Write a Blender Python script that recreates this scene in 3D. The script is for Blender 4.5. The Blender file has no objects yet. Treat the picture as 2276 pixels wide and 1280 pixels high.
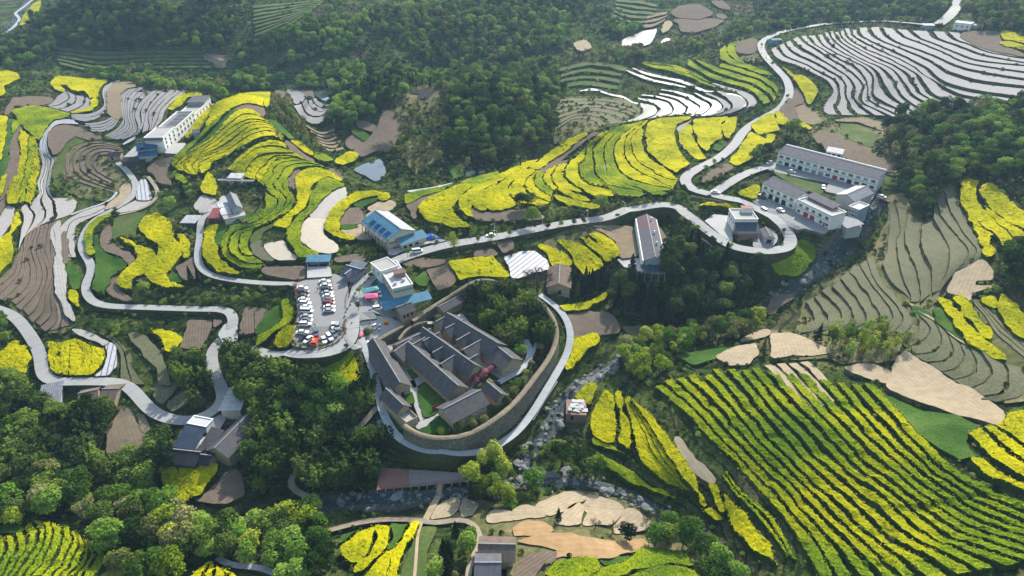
import bpy, bmesh, math, random
import numpy as np
from mathutils import Vector, Matrix
from mathutils.geometry import delaunay_2d_cdt
R = math.radians
random.seed(7); rng = np.random.default_rng(7)
scene = bpy.context.scene
col = scene.collection

# ------------------------------------------------------------------ camera
PITCH, FOC, CAMZ = 32.0, 1517.0, 150.0
cam_d = bpy.data.cameras.new('camera'); cam = bpy.data.objects.new('camera', cam_d); col.objects.link(cam)
cam.location = (0, 0, CAMZ); cam.rotation_euler = (R(90 - PITCH), 0, 0)
cam_d.sensor_width = 36; cam_d.lens = 36 * FOC / 2276
cam_d.clip_start = 1; cam_d.clip_end = 12000
scene.camera = cam
# ------------------------------------------------------------------ light
SUN_EL, SUN_AZ = 35.0, 22.0          # azimuth right of the viewing direction
HAZE = 0.00012
w = bpy.data.worlds.new('World'); scene.world = w; w.use_nodes = True
nt = w.node_tree; bg = nt.nodes['Background']
sky = nt.nodes.new('ShaderNodeTexSky'); sky.sky_type = 'NISHITA'; sky.sun_disc = False
sky.sun_elevation = R(SUN_EL); sky.sun_rotation = R(SUN_AZ); sky.air_density = 1.6; sky.dust_density = 1.5
nt.links.new(sky.outputs[0], bg.inputs[0]); bg.inputs[1].default_value = 0.15
sd = bpy.data.lights.new('sun', 'SUN'); so = bpy.data.objects.new('sun', sd); col.objects.link(so)
sd.energy = 4.6; sd.angle = R(1.8); sd.color = (1.0, 0.94, 0.84)
sv = Vector((math.sin(R(SUN_AZ)) * math.cos(R(SUN_EL)), math.cos(R(SUN_AZ)) * math.cos(R(SUN_EL)), math.sin(R(SUN_EL))))
so.rotation_euler = sv.to_track_quat('Z', 'Y').to_euler(); so.location = (0, 300, 500)
scene.view_settings.view_transform = 'Standard'; scene.view_settings.look = 'None'
scene.view_settings.gamma = 1; scene.view_settings.use_curve_mapping = False
scene.view_settings.exposure = 0.62
scene.render.engine = 'CYCLES'
scene.cycles.max_bounces = 5; scene.cycles.transparent_max_bounces = 4; scene.cycles.volume_bounces = 0
scene.cycles.diffuse_bounces = 3; scene.cycles.glossy_bounces = 2; scene.cycles.transmission_bounces = 2
scene.cycles.use_denoising = True

# ------------------------------------------------------------------ pixel <-> world
cp, sp_ = math.cos(R(PITCH)), math.sin(R(PITCH))
def rays(px, py):
    cx = (np.asarray(px, float) - 1138) / FOC; cy = (640 - np.asarray(py, float)) / FOC
    return np.stack([cx, cp + cy * sp_, -sp_ + cy * cp], -1)
def project(X, Y, Z):
    dz = Z - CAMZ
    depth = Y * cp - dz * sp_; up = Y * sp_ + dz * cp
    return 1138 + FOC * X / depth, 640 - FOC * up / depth, depth
# ------------------------------------------------------------------ terrain (real height in metres at places seen in the photo)
TC = [(0,0,-10),(60,60,-10),(0,120,-5),(100,150,0),(200,0,35),(350,0,38),(600,0,30),(500,0,35),(300,60,22),(150,70,12),
(300,110,5),(450,170,-8),(250,165,-5),(600,160,-8),(800,0,25),(800,60,18),(850,120,8),(700,160,-8),(650,100,10),(1000,50,20),
(1000,150,-5),(1200,0,20),(1200,100,5),(1350,0,15),(1450,70,0),(1400,110,0),(1600,20,10),(1550,100,2),(1200,170,-5),(1800,30,12),
(1700,80,14),(2000,45,22),(2100,20,24),(2270,20,45),(2270,70,35),(1300,210,-6),(1500,240,-4),(1640,230,2),(1600,160,4),(1450,150,0),
(1700,170,8),(1740,220,6),(1750,130,14),(1850,200,8),(1900,260,2),(2000,150,18),(2270,180,25),(2150,230,15),(1900,80,18),(1500,270,0),
(1560,340,0),(1350,300,3),(1300,400,0),(1100,420,4),(1000,440,5),(1400,420,2),(1250,280,0),(1250,350,-8),(1200,350,-10),(830,380,-6),
(1100,220,12),(1150,300,2),(950,250,6),(900,330,0),(1000,380,-6),(800,250,2),(850,200,8),(700,240,-4),(720,320,-6),(760,380,-4),
(1000,170,-4),(540,215,14),(560,250,15),(560,300,12),(620,300,10),(450,350,5),(650,380,4),(560,400,3),(500,460,0),(600,500,3),
(600,580,-1),(700,450,3),(800,430,2),(870,500,1),(200,230,2),(100,250,4),(330,200,4),(0,200,6),(0,350,4),(200,350,2),(100,450,-4),
(300,400,-1),(230,500,-4),(50,600,-8),(0,680,-8),(350,560,-5),(300,660,-9),(450,600,-5),(450,687,-9),(150,720,-12),(300,760,-13),
(0,780,-14),(200,850,-15),(400,930,-17),(500,780,-11),(500,880,-14),(700,700,0),(800,680,0),(700,640,0),(620,650,-4),(600,790,-7),
(740,800,-5),(780,740,0),(820,780,-3),(900,570,2),(1000,545,3),(1250,500,3),(1480,470,3),(1560,510,1),(1700,570,-2),(1690,470,3),
(1750,530,0),(1850,350,6),(1950,430,3),(1640,395,6),(1600,430,4),(1000,600,-2),(1150,600,-3),(1300,560,-4),(1430,580,-6),
(1350,680,-12),(900,760,-6),(1000,800,-8),(1150,700,-6),(1000,920,-9),(870,900,-9),(1180,830,-9),(1000,1022,-15),(860,950,-12),
(1268,740,-10),(1200,890,-14),(1900,480,-5),(1820,560,-12),(1700,660,-18),(1500,740,-20),(1330,830,-21),(1220,920,-22),
(1180,1030,-23),(1000,1100,-24),(800,1110,-24),(600,1140,-25),(300,1100,-26),(100,1000,-24),(0,960,-24),(2000,500,0),(2000,600,0),
(2100,500,5),(2200,450,12),(2270,550,14),(2050,380,8),(2200,330,18),(2270,400,20),(1850,690,-10),(1950,700,-4),(2150,650,4),
(2250,750,8),(2000,830,-2),(2100,900,2),(1750,780,-8),(1600,790,-12),(1500,850,-13),(1700,900,-5),(1900,950,2),(2100,1000,8),
(2270,950,10),(1400,900,-16),(1500,1020,-14),(1600,1130,-14),(1700,1250,-12),(1900,1200,-2),(2270,1270,14),(2100,1150,5),
(1400,1100,-24),(1550,1190,-26),(1200,1130,-18),(1300,1200,-14),(1100,1270,-12),(950,1155,-18),(850,1230,-14),(700,1250,-15),
(500,1240,-16),(100,1170,-16),(100,1270,-12),(300,1200,-18),(420,1080,-18),(330,960,-19),(640,1060,-20),(900,1065,-19),
(600,950,-14),(700,900,-11)]
_t = np.array(TC, float); _r = rays(_t[:, 0], _t[:, 1]); _s = (_t[:, 2] - CAMZ) / _r[:, 2]
CX, CY, CZ = _r[:, 0] * _s, _r[:, 1] * _s, _t[:, 2]
# places outside the frame, so that the land goes on
_out = np.array([(-250,40,-20),(0,40,-20),(250,40,5),(-700,300,10),(700,300,40),(-900,900,60),(-300,1300,110),(300,1300,110),(900,900,90),
                 (0,1050,60),(-550,1250,60),(500,1050,80),(800,550,60),(-800,550,30),(0,-60,-5)], float)
CX = np.r_[CX, _out[:, 0]]; CY = np.r_[CY, _out[:, 1]]; CZ = np.r_[CZ, _out[:, 2]]
def _phi(r2): return 0.5 * r2 * np.log(r2 + 1e-9)
_S = 100.0
_px, _py = CX / _S, CY / _S
_A = _phi((_px[:, None] - _px) ** 2 + (_py[:, None] - _py) ** 2) + np.eye(len(_px)) * 0.012
_P = np.stack([np.ones_like(_px), _px, _py], 1)
_M = np.block([[_A, _P], [_P.T, np.zeros((3, 3))]])
_w = np.linalg.solve(_M, np.r_[CZ, 0, 0, 0])
def tps(x, y):
    x = np.asarray(x, float) / _S; y = np.asarray(y, float) / _S
    out = np.empty(x.shape); xf, yf, of = x.ravel(), y.ravel(), out.ravel()
    for i in range(0, len(xf), 20000):
        a, b = xf[i:i + 20000], yf[i:i + 20000]
        of[i:i + 20000] = _phi((a[:, None] - _px) ** 2 + (b[:, None] - _py) ** 2) @ _w[:-3] + _w[-3] + _w[-2] * a + _w[-1] * b
    return of.reshape(x.shape)
CELL = 2.5
GX = np.arange(-700, 700.1, CELL); GY = np.arange(20, 1220.1, CELL)
_gx, _gy = np.meshgrid(GX[::4], GY[::4])
_hc = tps(_gx, _gy)
def _up(a):      # x4 upsample, smooth cubic (Catmull-Rom)
    def up1(a):
        n = a.shape[0]; p = np.concatenate([2 * a[:1] - a[1:2], a, 2 * a[-1:] - a[-2:-1]])
        k = np.arange((n - 1) * 4 + 1); i = np.minimum(k // 4, n - 2); t = (k - 4 * i) / 4.0; t = t.reshape((-1,) + (1,) * (a.ndim - 1))
        p0, p1, p2, p3 = p[i], p[i + 1], p[i + 2], p[i + 3]
        return 0.5 * (2 * p1 + (p2 - p0) * t + (2 * p0 - 5 * p1 + 4 * p2 - p3) * t ** 2 + (3 * p1 - p0 - 3 * p2 + p3) * t ** 3)
    return up1(up1(a).T).T
HG = np.clip(_up(_hc), -40, 160)
GX = GX[:HG.shape[1]]; GY = GY[:HG.shape[0]]
def h(x, y):
    fx = np.clip((np.asarray(x, float) - GX[0]) / CELL, 0, len(GX) - 1.001); fy = np.clip((np.asarray(y, float) - GY[0]) / CELL, 0, len(GY) - 1.001)
    i, j = fx.astype(int), fy.astype(int); a, b = fx - i, fy - j
    return (HG[j, i] * (1 - a) + HG[j, i + 1] * a) * (1 - b) + (HG[j + 1, i] * (1 - a) + HG[j + 1, i + 1] * a) * b
_SS = np.concatenate([np.arange(45, 300, 1.5), np.arange(300, 1210, 2.5)])
def P(px, py, dz=0.0):
    """world points where the lines of sight meet the land raised by dz"""
    px = np.atleast_1d(np.asarray(px, float)); py = np.atleast_1d(np.asarray(py, float)); dz = np.broadcast_to(np.asarray(dz, float), px.shape)
    out = np.empty((len(px), 3))
    for c in range(0, len(px), 4000):
        r = rays(px[c:c + 4000], py[c:c + 4000]); d = dz[c:c + 4000]
        s = _SS[None, :] / r[:, 1:2]
        X = r[:, :1] * s; Z = CAMZ + r[:, 2:] * s
        under = Z <= h(X, _SS[None, :].repeat(len(r), 0)) + d[:, None]
        k = np.where(under.any(1), under.argmax(1), len(_SS) - 1); k = np.maximum(k, 1); ar = np.arange(len(r))
        lo, hi = s[ar, k - 1], s[ar, k]
        for _ in range(12):
            m = 0.5 * (lo + hi); q = CAMZ + r[:, 2] * m <= h(r[:, 0] * m, r[:, 1] * m) + d
            hi = np.where(q, m, hi); lo = np.where(q, lo, m)
        out[c:c + 4000] = np.stack([r[:, 0] * hi, r[:, 1] * hi, CAMZ + r[:, 2] * hi], 1)
    return out
def Pz(px, py, z):
    r = rays(px, py); s = (np.asarray(z, float) - CAMZ) / r[..., 2]
    o = r * s[..., None]; o[..., 2] += CAMZ; return o

# ------------------------------------------------------------------ zoomed crops of the photo that were used to read off places
ZT = {0: (0, 0, 1.0), 13: (1540, 310, 4.413), 14: (780, 420, 5.818), 15: (800, 640, 3.048), 20: (370, 190, 5.69), 21: (370, 400, 5.69),
      22: (900, 260, 5.69), 23: (1240, 260, 5.69), 24: (1340, 80, 5.69), 25: (0, 250, 5.69)}
for i in range(12):
    ZT[i + 1] = ((0, 570, 1140, 1706)[i % 4], (0, 420, 850)[i // 4], 2.977)
def pts(s):
    z = ZT[0]; o = []
    for t in s.split():
        if t[0] == 'z': z = ZT[int(t[1:])]
        else:
            a, b = t.split(','); o.append((z[0] + float(a) / z[2], z[1] + float(b) / z[2]))
    return np.array(o)
# level building platforms cut into the land: outline in the photo, floor height, width of the slope round it
PADS = [("z10 780,725 1420,670 1385,585 800,550", -19.0, 4), ("z2 620,1120 700,1070 790,1030 850,1060 885,1140 850,1200 790,1225 700,1180", -7.0, 9), ("z7 790,185 1060,185 1075,440 1015,560 740,560 690,420 640,300", -3.0, 5), ("z1 1010,1000 1100,1035 1250,1000 1440,720 1400,640 1230,640 1050,900", 6.5, 6),
        ("z9 1110,590 1330,600 1530,555 1665,250 1470,205 1200,290", -16.3, 5), ("z13 700,225 820,225 1810,500 1740,600 1620,720 1400,880 1290,925 900,810 590,600 650,500 740,330", 3.6, 6),
        ("z13 110,790 250,715 480,680 640,700 830,900 825,1050 560,1065 380,1045", 0.3, 5), ("z6 232,620 330,590 500,560 640,600 700,640 690,800 960,900 860,990 700,1060 640,1040 520,1025 400,1070 232,1040 270,830", 0.1, 4),
        ("z21 530,400 620,290 860,80 1150,90 1140,290 960,510 760,560 520,550", 1.0, 5), ("z14 200,350 300,300 720,180 960,560 1000,720 460,870 280,560", 1.2, 5),
        ("z15 60,380 300,250 560,120 760,150 1000,400 1120,560 900,850 560,1000 380,980 240,900", -8.2, 7)]
_GX2, _GY2 = np.meshgrid(GX, GY)
for _s_, _z_, _r_ in PADS:
    q = pts(_s_); W = Pz(q[:, 0], q[:, 1], _z_)[:, :2]; i0, i1 = np.searchsorted(GX, [W[:, 0].min() - _r_, W[:, 0].max() + _r_]); j0, j1 = np.searchsorted(GY, [W[:, 1].min() - _r_, W[:, 1].max() + _r_])
    X, Y = _GX2[j0:j1, i0:i1], _GY2[j0:j1, i0:i1]; d = np.full(X.shape, 1e9)
    for k in range(len(W)):
        a, b = W[k], W[(k + 1) % len(W)]; e = b - a; t = np.clip(((X - a[0]) * e[0] + (Y - a[1]) * e[1]) / (e @ e + 1e-9), 0, 1); d = np.minimum(d, np.hypot(X - a[0] - t * e[0], Y - a[1] - t * e[1]))
    c = np.zeros(X.shape, bool)
    for k in range(len(W)):
        (x1, y1), (x2, y2) = W[k], W[(k + 1) % len(W)]; c ^= ((y1 > Y) != (y2 > Y)) & (X < (x2 - x1) * (Y - y1) / (y2 - y1 + 1e-12) + x1)
    wgt = np.where(c, 1.0, np.clip(1 - d / _r_, 0, 1)); wgt = wgt * wgt * (3 - 2 * wgt); HG[j0:j1, i0:i1] = HG[j0:j1, i0:i1] * (1 - wgt) + _z_ * wgt
def catmull(p, step=4.0, closed=False):
    p = np.asarray(p, float); n = len(p)
    if closed: q = np.vstack([p[-1], p, p[0], p[1]]); m = n
    else: q = np.vstack([2 * p[0] - p[1], p, 2 * p[-1] - p[-2]]); m = n - 1
    out = []
    for i in range(m):
        p0, p1, p2, p3 = q[i], q[i + 1], q[i + 2], q[i + 3]
        k = max(1, int(np.linalg.norm((p2 - p1)[:2]) / step)); t = (np.arange(k) / k)[:, None]
        out.append(0.5 * (2 * p1 + (p2 - p0) * t + (2 * p0 - 5 * p1 + 4 * p2 - p3) * t ** 2 + (3 * p1 - p0 - 3 * p2 + p3) * t ** 3))
    out = np.vstack(out)
    return out if closed else np.vstack([out, p[-1]])
def outline(px):
    q = np.vstack([px, px[:1]]); L = np.linalg.norm(np.diff(q, axis=0), axis=1).sum(); b = resample(q, max(14, int(L / 3.5)))[:-1]
    for _ in range(2): b = (np.roll(b, 1, 0) + 2 * b + np.roll(b, -1, 0)) / 4
    return b
def resample(p, n):
    d = np.r_[0, np.cumsum(np.linalg.norm(np.diff(p, axis=0), axis=1))]; t = np.linspace(0, d[-1], n)
    return np.stack([np.interp(t, d, p[:, k]) for k in range(p.shape[1])], 1)
def hash2(i, j):
    v = np.sin(i * 127.1 + j * 311.7) * 43758.5453
    return v - np.floor(v)
def vnoise(x, y, s):
    x = np.asarray(x) / s + 1000.5; y = np.asarray(y) / s + 1000.5; i, j = np.floor(x), np.floor(y); a, b = x - i, y - j
    a = a * a * (3 - 2 * a); b = b * b * (3 - 2 * b)
    return (hash2(i, j) * (1 - a) + hash2(i + 1, j) * a) * (1 - b) + (hash2(i, j + 1) * (1 - a) + hash2(i + 1, j + 1) * a) * b
def inside(poly, x, y):
    c = np.zeros(np.shape(x), bool); n = len(poly)
    for k in range(n):
        x1, y1 = poly[k]; x2, y2 = poly[(k + 1) % n]
        if y1 == y2: continue
        q = ((y1 > y) != (y2 > y)) & (x < (x2 - x1) * (y - y1) / (y2 - y1) + x1); c ^= q
    return c

# ------------------------------------------------------------------ objects
def mesh(name, V, F, mats=(), idx=None, smooth=False, uv=None):
    """F: list of index arrays (n,3) and/or (n,4)"""
    me = bpy.data.meshes.new(name); V = np.asarray(V, np.float32)
    me.vertices.add(len(V)); me.vertices.foreach_set('co', V.ravel())
    F = [np.asarray(f, np.int32) for f in F if len(f)]
    loops = np.concatenate([f.ravel() for f in F]); sizes = np.concatenate([np.full(len(f), f.shape[1]) for f in F])
    me.loops.add(len(loops)); me.loops.foreach_set('vertex_index', loops)
    me.polygons.add(len(sizes)); st = np.r_[0, np.cumsum(sizes)[:-1]].astype(np.int32)
    me.polygons.foreach_set('loop_start', st); me.polygons.foreach_set('loop_total', sizes.astype(np.int32))
    if idx is not None: me.polygons.foreach_set('material_index', np.asarray(idx, np.int32))
    me.polygons.foreach_set('use_smooth', np.full(len(sizes), smooth))
    for m in mats: me.materials.append(m)
    if uv is not None:
        l = me.uv_layers.new(name='UVMap'); l.data.foreach_set('uv', np.asarray(uv, np.float32)[loops].ravel())
    me.update(calc_edges=True); me.validate()
    return me
def link(name, me, parent=None, loc=None, rz=None):
    o = bpy.data.objects.new(name, me); col.objects.link(o)
    if parent: o.parent = parent
    if loc is not None: o.location = loc
    if rz is not None: o.rotation_euler = (0, 0, rz)
    return o
def tag(o, label=None, cat=None, group=None, kind=None):
    if label: o['label'] = label
    if cat: o['category'] = cat
    if group: o['group'] = group
    if kind: o['kind'] = kind
    return o
def empty(name, loc=(0, 0, 0), rz=0, **k):
    o = link(name, None, None, loc, rz); return tag(o, **k)
def bbox_mesh(name, boxes, mats, smooth=False):
    """boxes: (x0,x1,y0,y1,z0,z1[,mat])"""
    V, F, I = [], [], []
    for b in boxes:
        x0, x1, y0, y1, z0, z1 = b[:6]; m = b[6] if len(b) > 6 else 0; n = len(V)
        V += [(x0, y0, z0), (x1, y0, z0), (x1, y1, z0), (x0, y1, z0), (x0, y0, z1), (x1, y0, z1), (x1, y1, z1), (x0, y1, z1)]
        F += [[n + a for a in f] for f in ((0, 3, 2, 1), (4, 5, 6, 7), (0, 1, 5, 4), (1, 2, 6, 5), (2, 3, 7, 6), (3, 0, 4, 7))]; I += [m] * 6
    return mesh(name, V, [F], mats, I, smooth)

# ------------------------------------------------------------------ materials
def new_mat(name):
    m = bpy.data.materials.new(name); m.use_nodes = True; t = m.node_tree; return m, t, t.nodes['Principled BSDF']
def N(t, typ, **k):
    n = t.nodes.new(typ)
    for a, v in k.items(): setattr(n, a, v)
    return n
def ramp(t, src, stops, interp='LINEAR'):
    r = N(t, 'ShaderNodeValToRGB'); r.color_ramp.interpolation = interp; e = r.color_ramp.elements
    while len(e) > len(stops): e.remove(e[-1])
    while len(e) < len(stops): e.new(0.5)
    for q, (p, c) in zip(e, stops): q.position = p; q.color = (*c, 1)
    t.links.new(src, r.inputs[0]); return r.outputs[0]
def noise(t, scale, detail=3, rough=0.55, vec=None, dist=0.0):
    n = N(t, 'ShaderNodeTexNoise'); n.inputs['Scale'].default_value = scale; n.inputs['Detail'].default_value = detail
    n.inputs['Roughness'].default_value = rough; n.inputs['Distortion'].default_value = dist
    t.links.new(vec if vec else coord(t), n.inputs['Vector']); return n.outputs['Fac']
def coord(t, kind='Object'):
    for n in t.nodes:
        if n.bl_idname == 'ShaderNodeTexCoord': return n.outputs[kind]
    return N(t, 'ShaderNodeTexCoord').outputs[kind]
def mix(t, f, a, b, mode='MIX'):
    n = N(t, 'ShaderNodeMix', data_type='RGBA', blend_type=mode)
    for s, v in ((n.inputs[0], f), (n.inputs[6], a), (n.inputs[7], b)):
        if isinstance(v, (int, float)): s.default_value = v
        elif isinstance(v, tuple): s.default_value = (*v, 1)
        else: t.links.new(v, s)
    return n.outputs[2]
def mul(t, a, b, op='MULTIPLY'):
    n = N(t, 'ShaderNodeMath', operation=op)
    for s, v in ((n.inputs[0], a), (n.inputs[1], b)):
        if isinstance(v, (int, float)): s.default_value = v
        else: t.links.new(v, s)
    return n.outputs[0]
def bump(t, b, src, strength=0.4, dist=0.2):
    n = N(t, 'ShaderNodeBump'); n.inputs['Strength'].default_value = strength; n.inputs['Distance'].default_value = dist
    t.links.new(src, n.inputs['Height']); t.links.new(n.outputs[0], b.inputs['Normal'])
def simple(name, c, rough=0.8, spec=0.3, metal=0.0, var=0.25, scale=0.6, bumps=0.0):
    m, t, b = new_mat(name)
    b.inputs['Roughness'].default_value = rough; b.inputs['Specular IOR Level'].default_value = spec; b.inputs['Metallic'].default_value = metal
    f = noise(t, scale, 5, 0.65)
    lo = tuple(x * (1 - var) for x in c); hi = tuple(min(1, x * (1 + var)) for x in c)
    t.links.new(ramp(t, f, [(0.3, lo), (0.7, hi)]), b.inputs['Base Color'])
    if bumps: bump(t, b, noise(t, scale * 6, 3), bumps, 0.1)
    return m
def lines(t, axis, freq, thick=0.5, vec=None):
    """0..1 stripes across one axis of a coordinate; returns fac"""
    s = N(t, 'ShaderNodeSeparateXYZ'); t.links.new(vec if vec else coord(t), s.inputs[0])
    q = mul(t, s.outputs[axis], freq); fr = mul(t, q, 1.0, 'FRACT'); return mul(t, fr, thick, 'LESS_THAN')
def leafy(name, stops, scale=0.8, trans=0.25, big=0.09, objvar=0.0):
    m, t, b = new_mat(name)
    geo = N(t, 'ShaderNodeNewGeometry')
    f1 = noise(t, scale, 5, 0.78, geo.outputs['Position']); f2 = noise(t, big, 2, 0.5, geo.outputs['Position'])
    f = mul(t, mul(t, f1, 0.56), mul(t, f2, 0.44), 'ADD')
    if objvar:
        oi = N(t, 'ShaderNodeObjectInfo'); f = mul(t, f, mul(t, mul(t, oi.outputs['Random'], -0.5, 'ADD'), objvar), 'ADD')
    c = ramp(t, f, stops)
    t.links.new(c, b.inputs['Base Color']); b.inputs['Roughness'].default_value = 0.8; b.inputs['Specular IOR Level'].default_value = 0.03
    if trans:
        tr = N(t, 'ShaderNodeBsdfTranslucent'); ms = N(t, 'ShaderNodeMixShader'); ms.inputs[0].default_value = trans
        t.links.new(c, tr.inputs[0]); t.links.new(b.outputs[0], ms.inputs[1]); t.links.new(tr.outputs[0], ms.inputs[2])
        t.links.new(ms.outputs[0], t.nodes['Material Output'].inputs[0])
    return m
MT = {}
# rapeseed
MT['Y'] = leafy('rape_blossom', [(0.33, (0.05, 0.10, 0.006)), (0.43, (0.30, 0.32, 0.005)), (0.53, (0.54, 0.49, 0.004)), (0.7, (0.68, 0.60, 0.008))], 1.9, 0.2, 0.05)
MT['y'] = leafy('young_rape_blossom', [(0.34, (0.06, 0.12, 0.012)), (0.47, (0.17, 0.25, 0.012)), (0.58, (0.37, 0.40, 0.006)), (0.7, (0.55, 0.53, 0.006))], 1.8, 0.2, 0.06)
MT['V'] = leafy('green_rape_rows', [(0.36, (0.05, 0.12, 0.012)), (0.49, (0.17, 0.26, 0.008)), (0.56, (0.42, 0.41, 0.006)), (0.68, (0.60, 0.52, 0.006))], 1.7, 0.2, 0.035)
MT['side'] = leafy('crop_stems', [(0.35, (0.012, 0.03, 0.006)), (0.65, (0.045, 0.09, 0.015))], 1.5, 0)
MT['G'] = leafy('green_crop', [(0.34, (0.015, 0.05, 0.008)), (0.47, (0.035, 0.085, 0.012)), (0.56, (0.065, 0.125, 0.02)), (0.68, (0.12, 0.155, 0.045))], 1.4, 0, 0.08)
MT['g'] = leafy('rough_grass', [(0.3, (0.035, 0.06, 0.015)), (0.5, (0.07, 0.105, 0.028)), (0.7, (0.15, 0.15, 0.06))], 0.6, 0)
def soil(name, c1, c2, furrow=0.35, freq=1.1, rough=0.95):
    m, t, b = new_mat(name); uvv = coord(t, 'UV')
    f = noise(t, 0.35, 5, 0.65); fine = noise(t, 2.5, 3, 0.7)
    c = ramp(t, f, [(0.3, c1), (0.7, c2)])
    c = mix(t, mul(t, fine, 0.35), c, tuple(x * 0.55 for x in c1))
    if furrow:
        l = lines(t, 1, freq, 0.35, uvv); c = mix(t, mul(t, l, furrow), c, tuple(x * 0.5 for x in c1))
    t.links.new(c, b.inputs['Base Color']); b.inputs['Roughness'].default_value = rough; b.inputs['Specular IOR Level'].default_value = 0.04
    bump(t, b, fine, 0.5, 0.15); return m
MT['S'] = soil('tilled_soil', (0.145, 0.112, 0.082), (0.225, 0.175, 0.135), 0.4, 0.9)
MT['T'] = soil('pale_sandy_soil', (0.32, 0.255, 0.165), (0.46, 0.375, 0.26), 0.18, 0.7)
MT['C0'] = soil('cream_soil', (0.50, 0.43, 0.34), (0.60, 0.52, 0.42), 0.0)
MT['O'] = soil('ochre_soil', (0.33, 0.21, 0.10), (0.46, 0.31, 0.17), 0.12, 0.5)
MT['B'] = soil('brown_stubble', (0.20, 0.155, 0.10), (0.30, 0.24, 0.16), 0.15, 0.8)
MT['K'] = soil('burnt_ground', (0.03, 0.028, 0.03), (0.07, 0.06, 0.065), 0.0)
def stubble():
    m, t, b = new_mat('dry_stubble'); f = noise(t, 0.12, 4, 0.6); g = noise(t, 1.6, 4, 0.8)
    c = mix(t, ramp(t, f, [(0.35, (0, 0, 0)), (0.65, (1, 1, 1))]), (0.055, 0.072, 0.022), (0.10, 0.094, 0.042))
    c = mix(t, ramp(t, g, [(0.42, (0, 0, 0)), (0.62, (1, 1, 1))]), c, (0.15, 0.148, 0.078))
    c = mix(t, ramp(t, g, [(0.3, (1, 1, 1)), (0.44, (0, 0, 0))]), c, (0.05, 0.06, 0.03))
    t.links.new(c, b.inputs['Base Color']); b.inputs['Roughness'].default_value = 0.95; bump(t, b, g, 0.8, 0.25); return m
MT['D'] = stubble()
def film(name, base, line, freq, fac, rough, gloss=0.5):
    m, t, b = new_mat(name); uvv = coord(t, 'UV'); l = lines(t, 1, freq, 0.22, uvv); f = noise(t, 0.5, 4, 0.6)
    c = ramp(t, f, [(0.3, tuple(x * 0.78 for x in base)), (0.65, base)]); c = mix(t, mul(t, l, fac), c, line)
    t.links.new(c, b.inputs['Base Color']); b.inputs['Roughness'].default_value = rough; b.inputs['Specular IOR Level'].default_value = gloss
    bump(t, b, noise(t, 1.2, 3), 0.25, 0.1); return m
MT['W'] = film('white_mulch_film', (0.27, 0.26, 0.262), (0.12, 0.10, 0.085), 0.7, 0.6, 0.7, 0.08)
MT['L'] = film('bright_mulch_film_rows', (0.48, 0.48, 0.51), (0.11, 0.09, 0.08), 0.5, 0.9, 0.5, 0.3)
MT['F'] = film('grey_worn_film', (0.40, 0.37, 0.34), (0.22, 0.19, 0.16), 0.8, 0.5, 0.6, 0.3)
def water(name, c, rough):
    m, t, b = new_mat(name); b.inputs['Base Color'].default_value = (*c, 1); b.inputs['Roughness'].default_value = rough
    b.inputs['Specular IOR Level'].default_value = 0.8; bump(t, b, noise(t, 0.7, 3), 0.12, 0.05); return m
MT['P'] = water('still_water', (0.06, 0.09, 0.11), 0.05)
MT['Q'] = water('glinting_paddy_water', (0.38, 0.36, 0.34), 0.28)
MT['r'] = simple('stream_water', (0.03, 0.055, 0.062), 0.5, 0.12, 0, 0.4, 1.0, 0.2)
MT['h'] = leafy('dry_meadow', [(0.34, (0.04, 0.055, 0.02)), (0.46, (0.09, 0.10, 0.035)), (0.56, (0.17, 0.15, 0.075)), (0.68, (0.27, 0.21, 0.13))], 0.5, 0, 0.07)
MT['bank'] = leafy('terrace_bank', [(0.33, (0.025, 0.035, 0.014)), (0.5, (0.05, 0.065, 0.024)), (0.62, (0.10, 0.085, 0.05)), (0.75, (0.15, 0.12, 0.085))], 0.55, 0)
MT['bank2'] = leafy('dry_terrace_bank', [(0.33, (0.035, 0.045, 0.02)), (0.48, (0.08, 0.085, 0.04)), (0.6, (0.19, 0.155, 0.10))], 0.45, 0)
def concrete(name, c, joint=0.0):
    m, t, b = new_mat(name); f = noise(t, 0.12, 6, 0.65); g = noise(t, 1.5, 4, 0.7)
    cc = ramp(t, f, [(0.3, tuple(x * 0.8 for x in c)), (0.7, c)]); cc = mix(t, mul(t, g, 0.3), cc, tuple(x * 0.65 for x in c))
    if joint:
        l = lines(t, 0, joint, 0.05, coord(t, 'UV')); cc = mix(t, mul(t, l, 0.5), cc, tuple(x * 0.4 for x in c))
    t.links.new(cc, b.inputs['Base Color']); b.inputs['Roughness'].default_value = 0.85; return m
MT['road'] = concrete('road_concrete', (0.345, 0.34, 0.33), 0.2)
MT['C'] = concrete('yard_concrete', (0.25, 0.25, 0.25))
MT['bay'] = concrete('brick_bays', (0.185, 0.175, 0.165), 0.4)
MT['C2'] = concrete('bright_concrete', (0.41, 0.405, 0.39))
MT['pave'] = concrete('grey_paving', (0.36, 0.355, 0.35), 0.5)
MT['path'] = concrete('pale_path', (0.42, 0.45, 0.46), 0.25)
MT['dirt'] = soil('dirt_track', (0.27, 0.22, 0.16), (0.40, 0.34, 0.26), 0.0)
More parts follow.
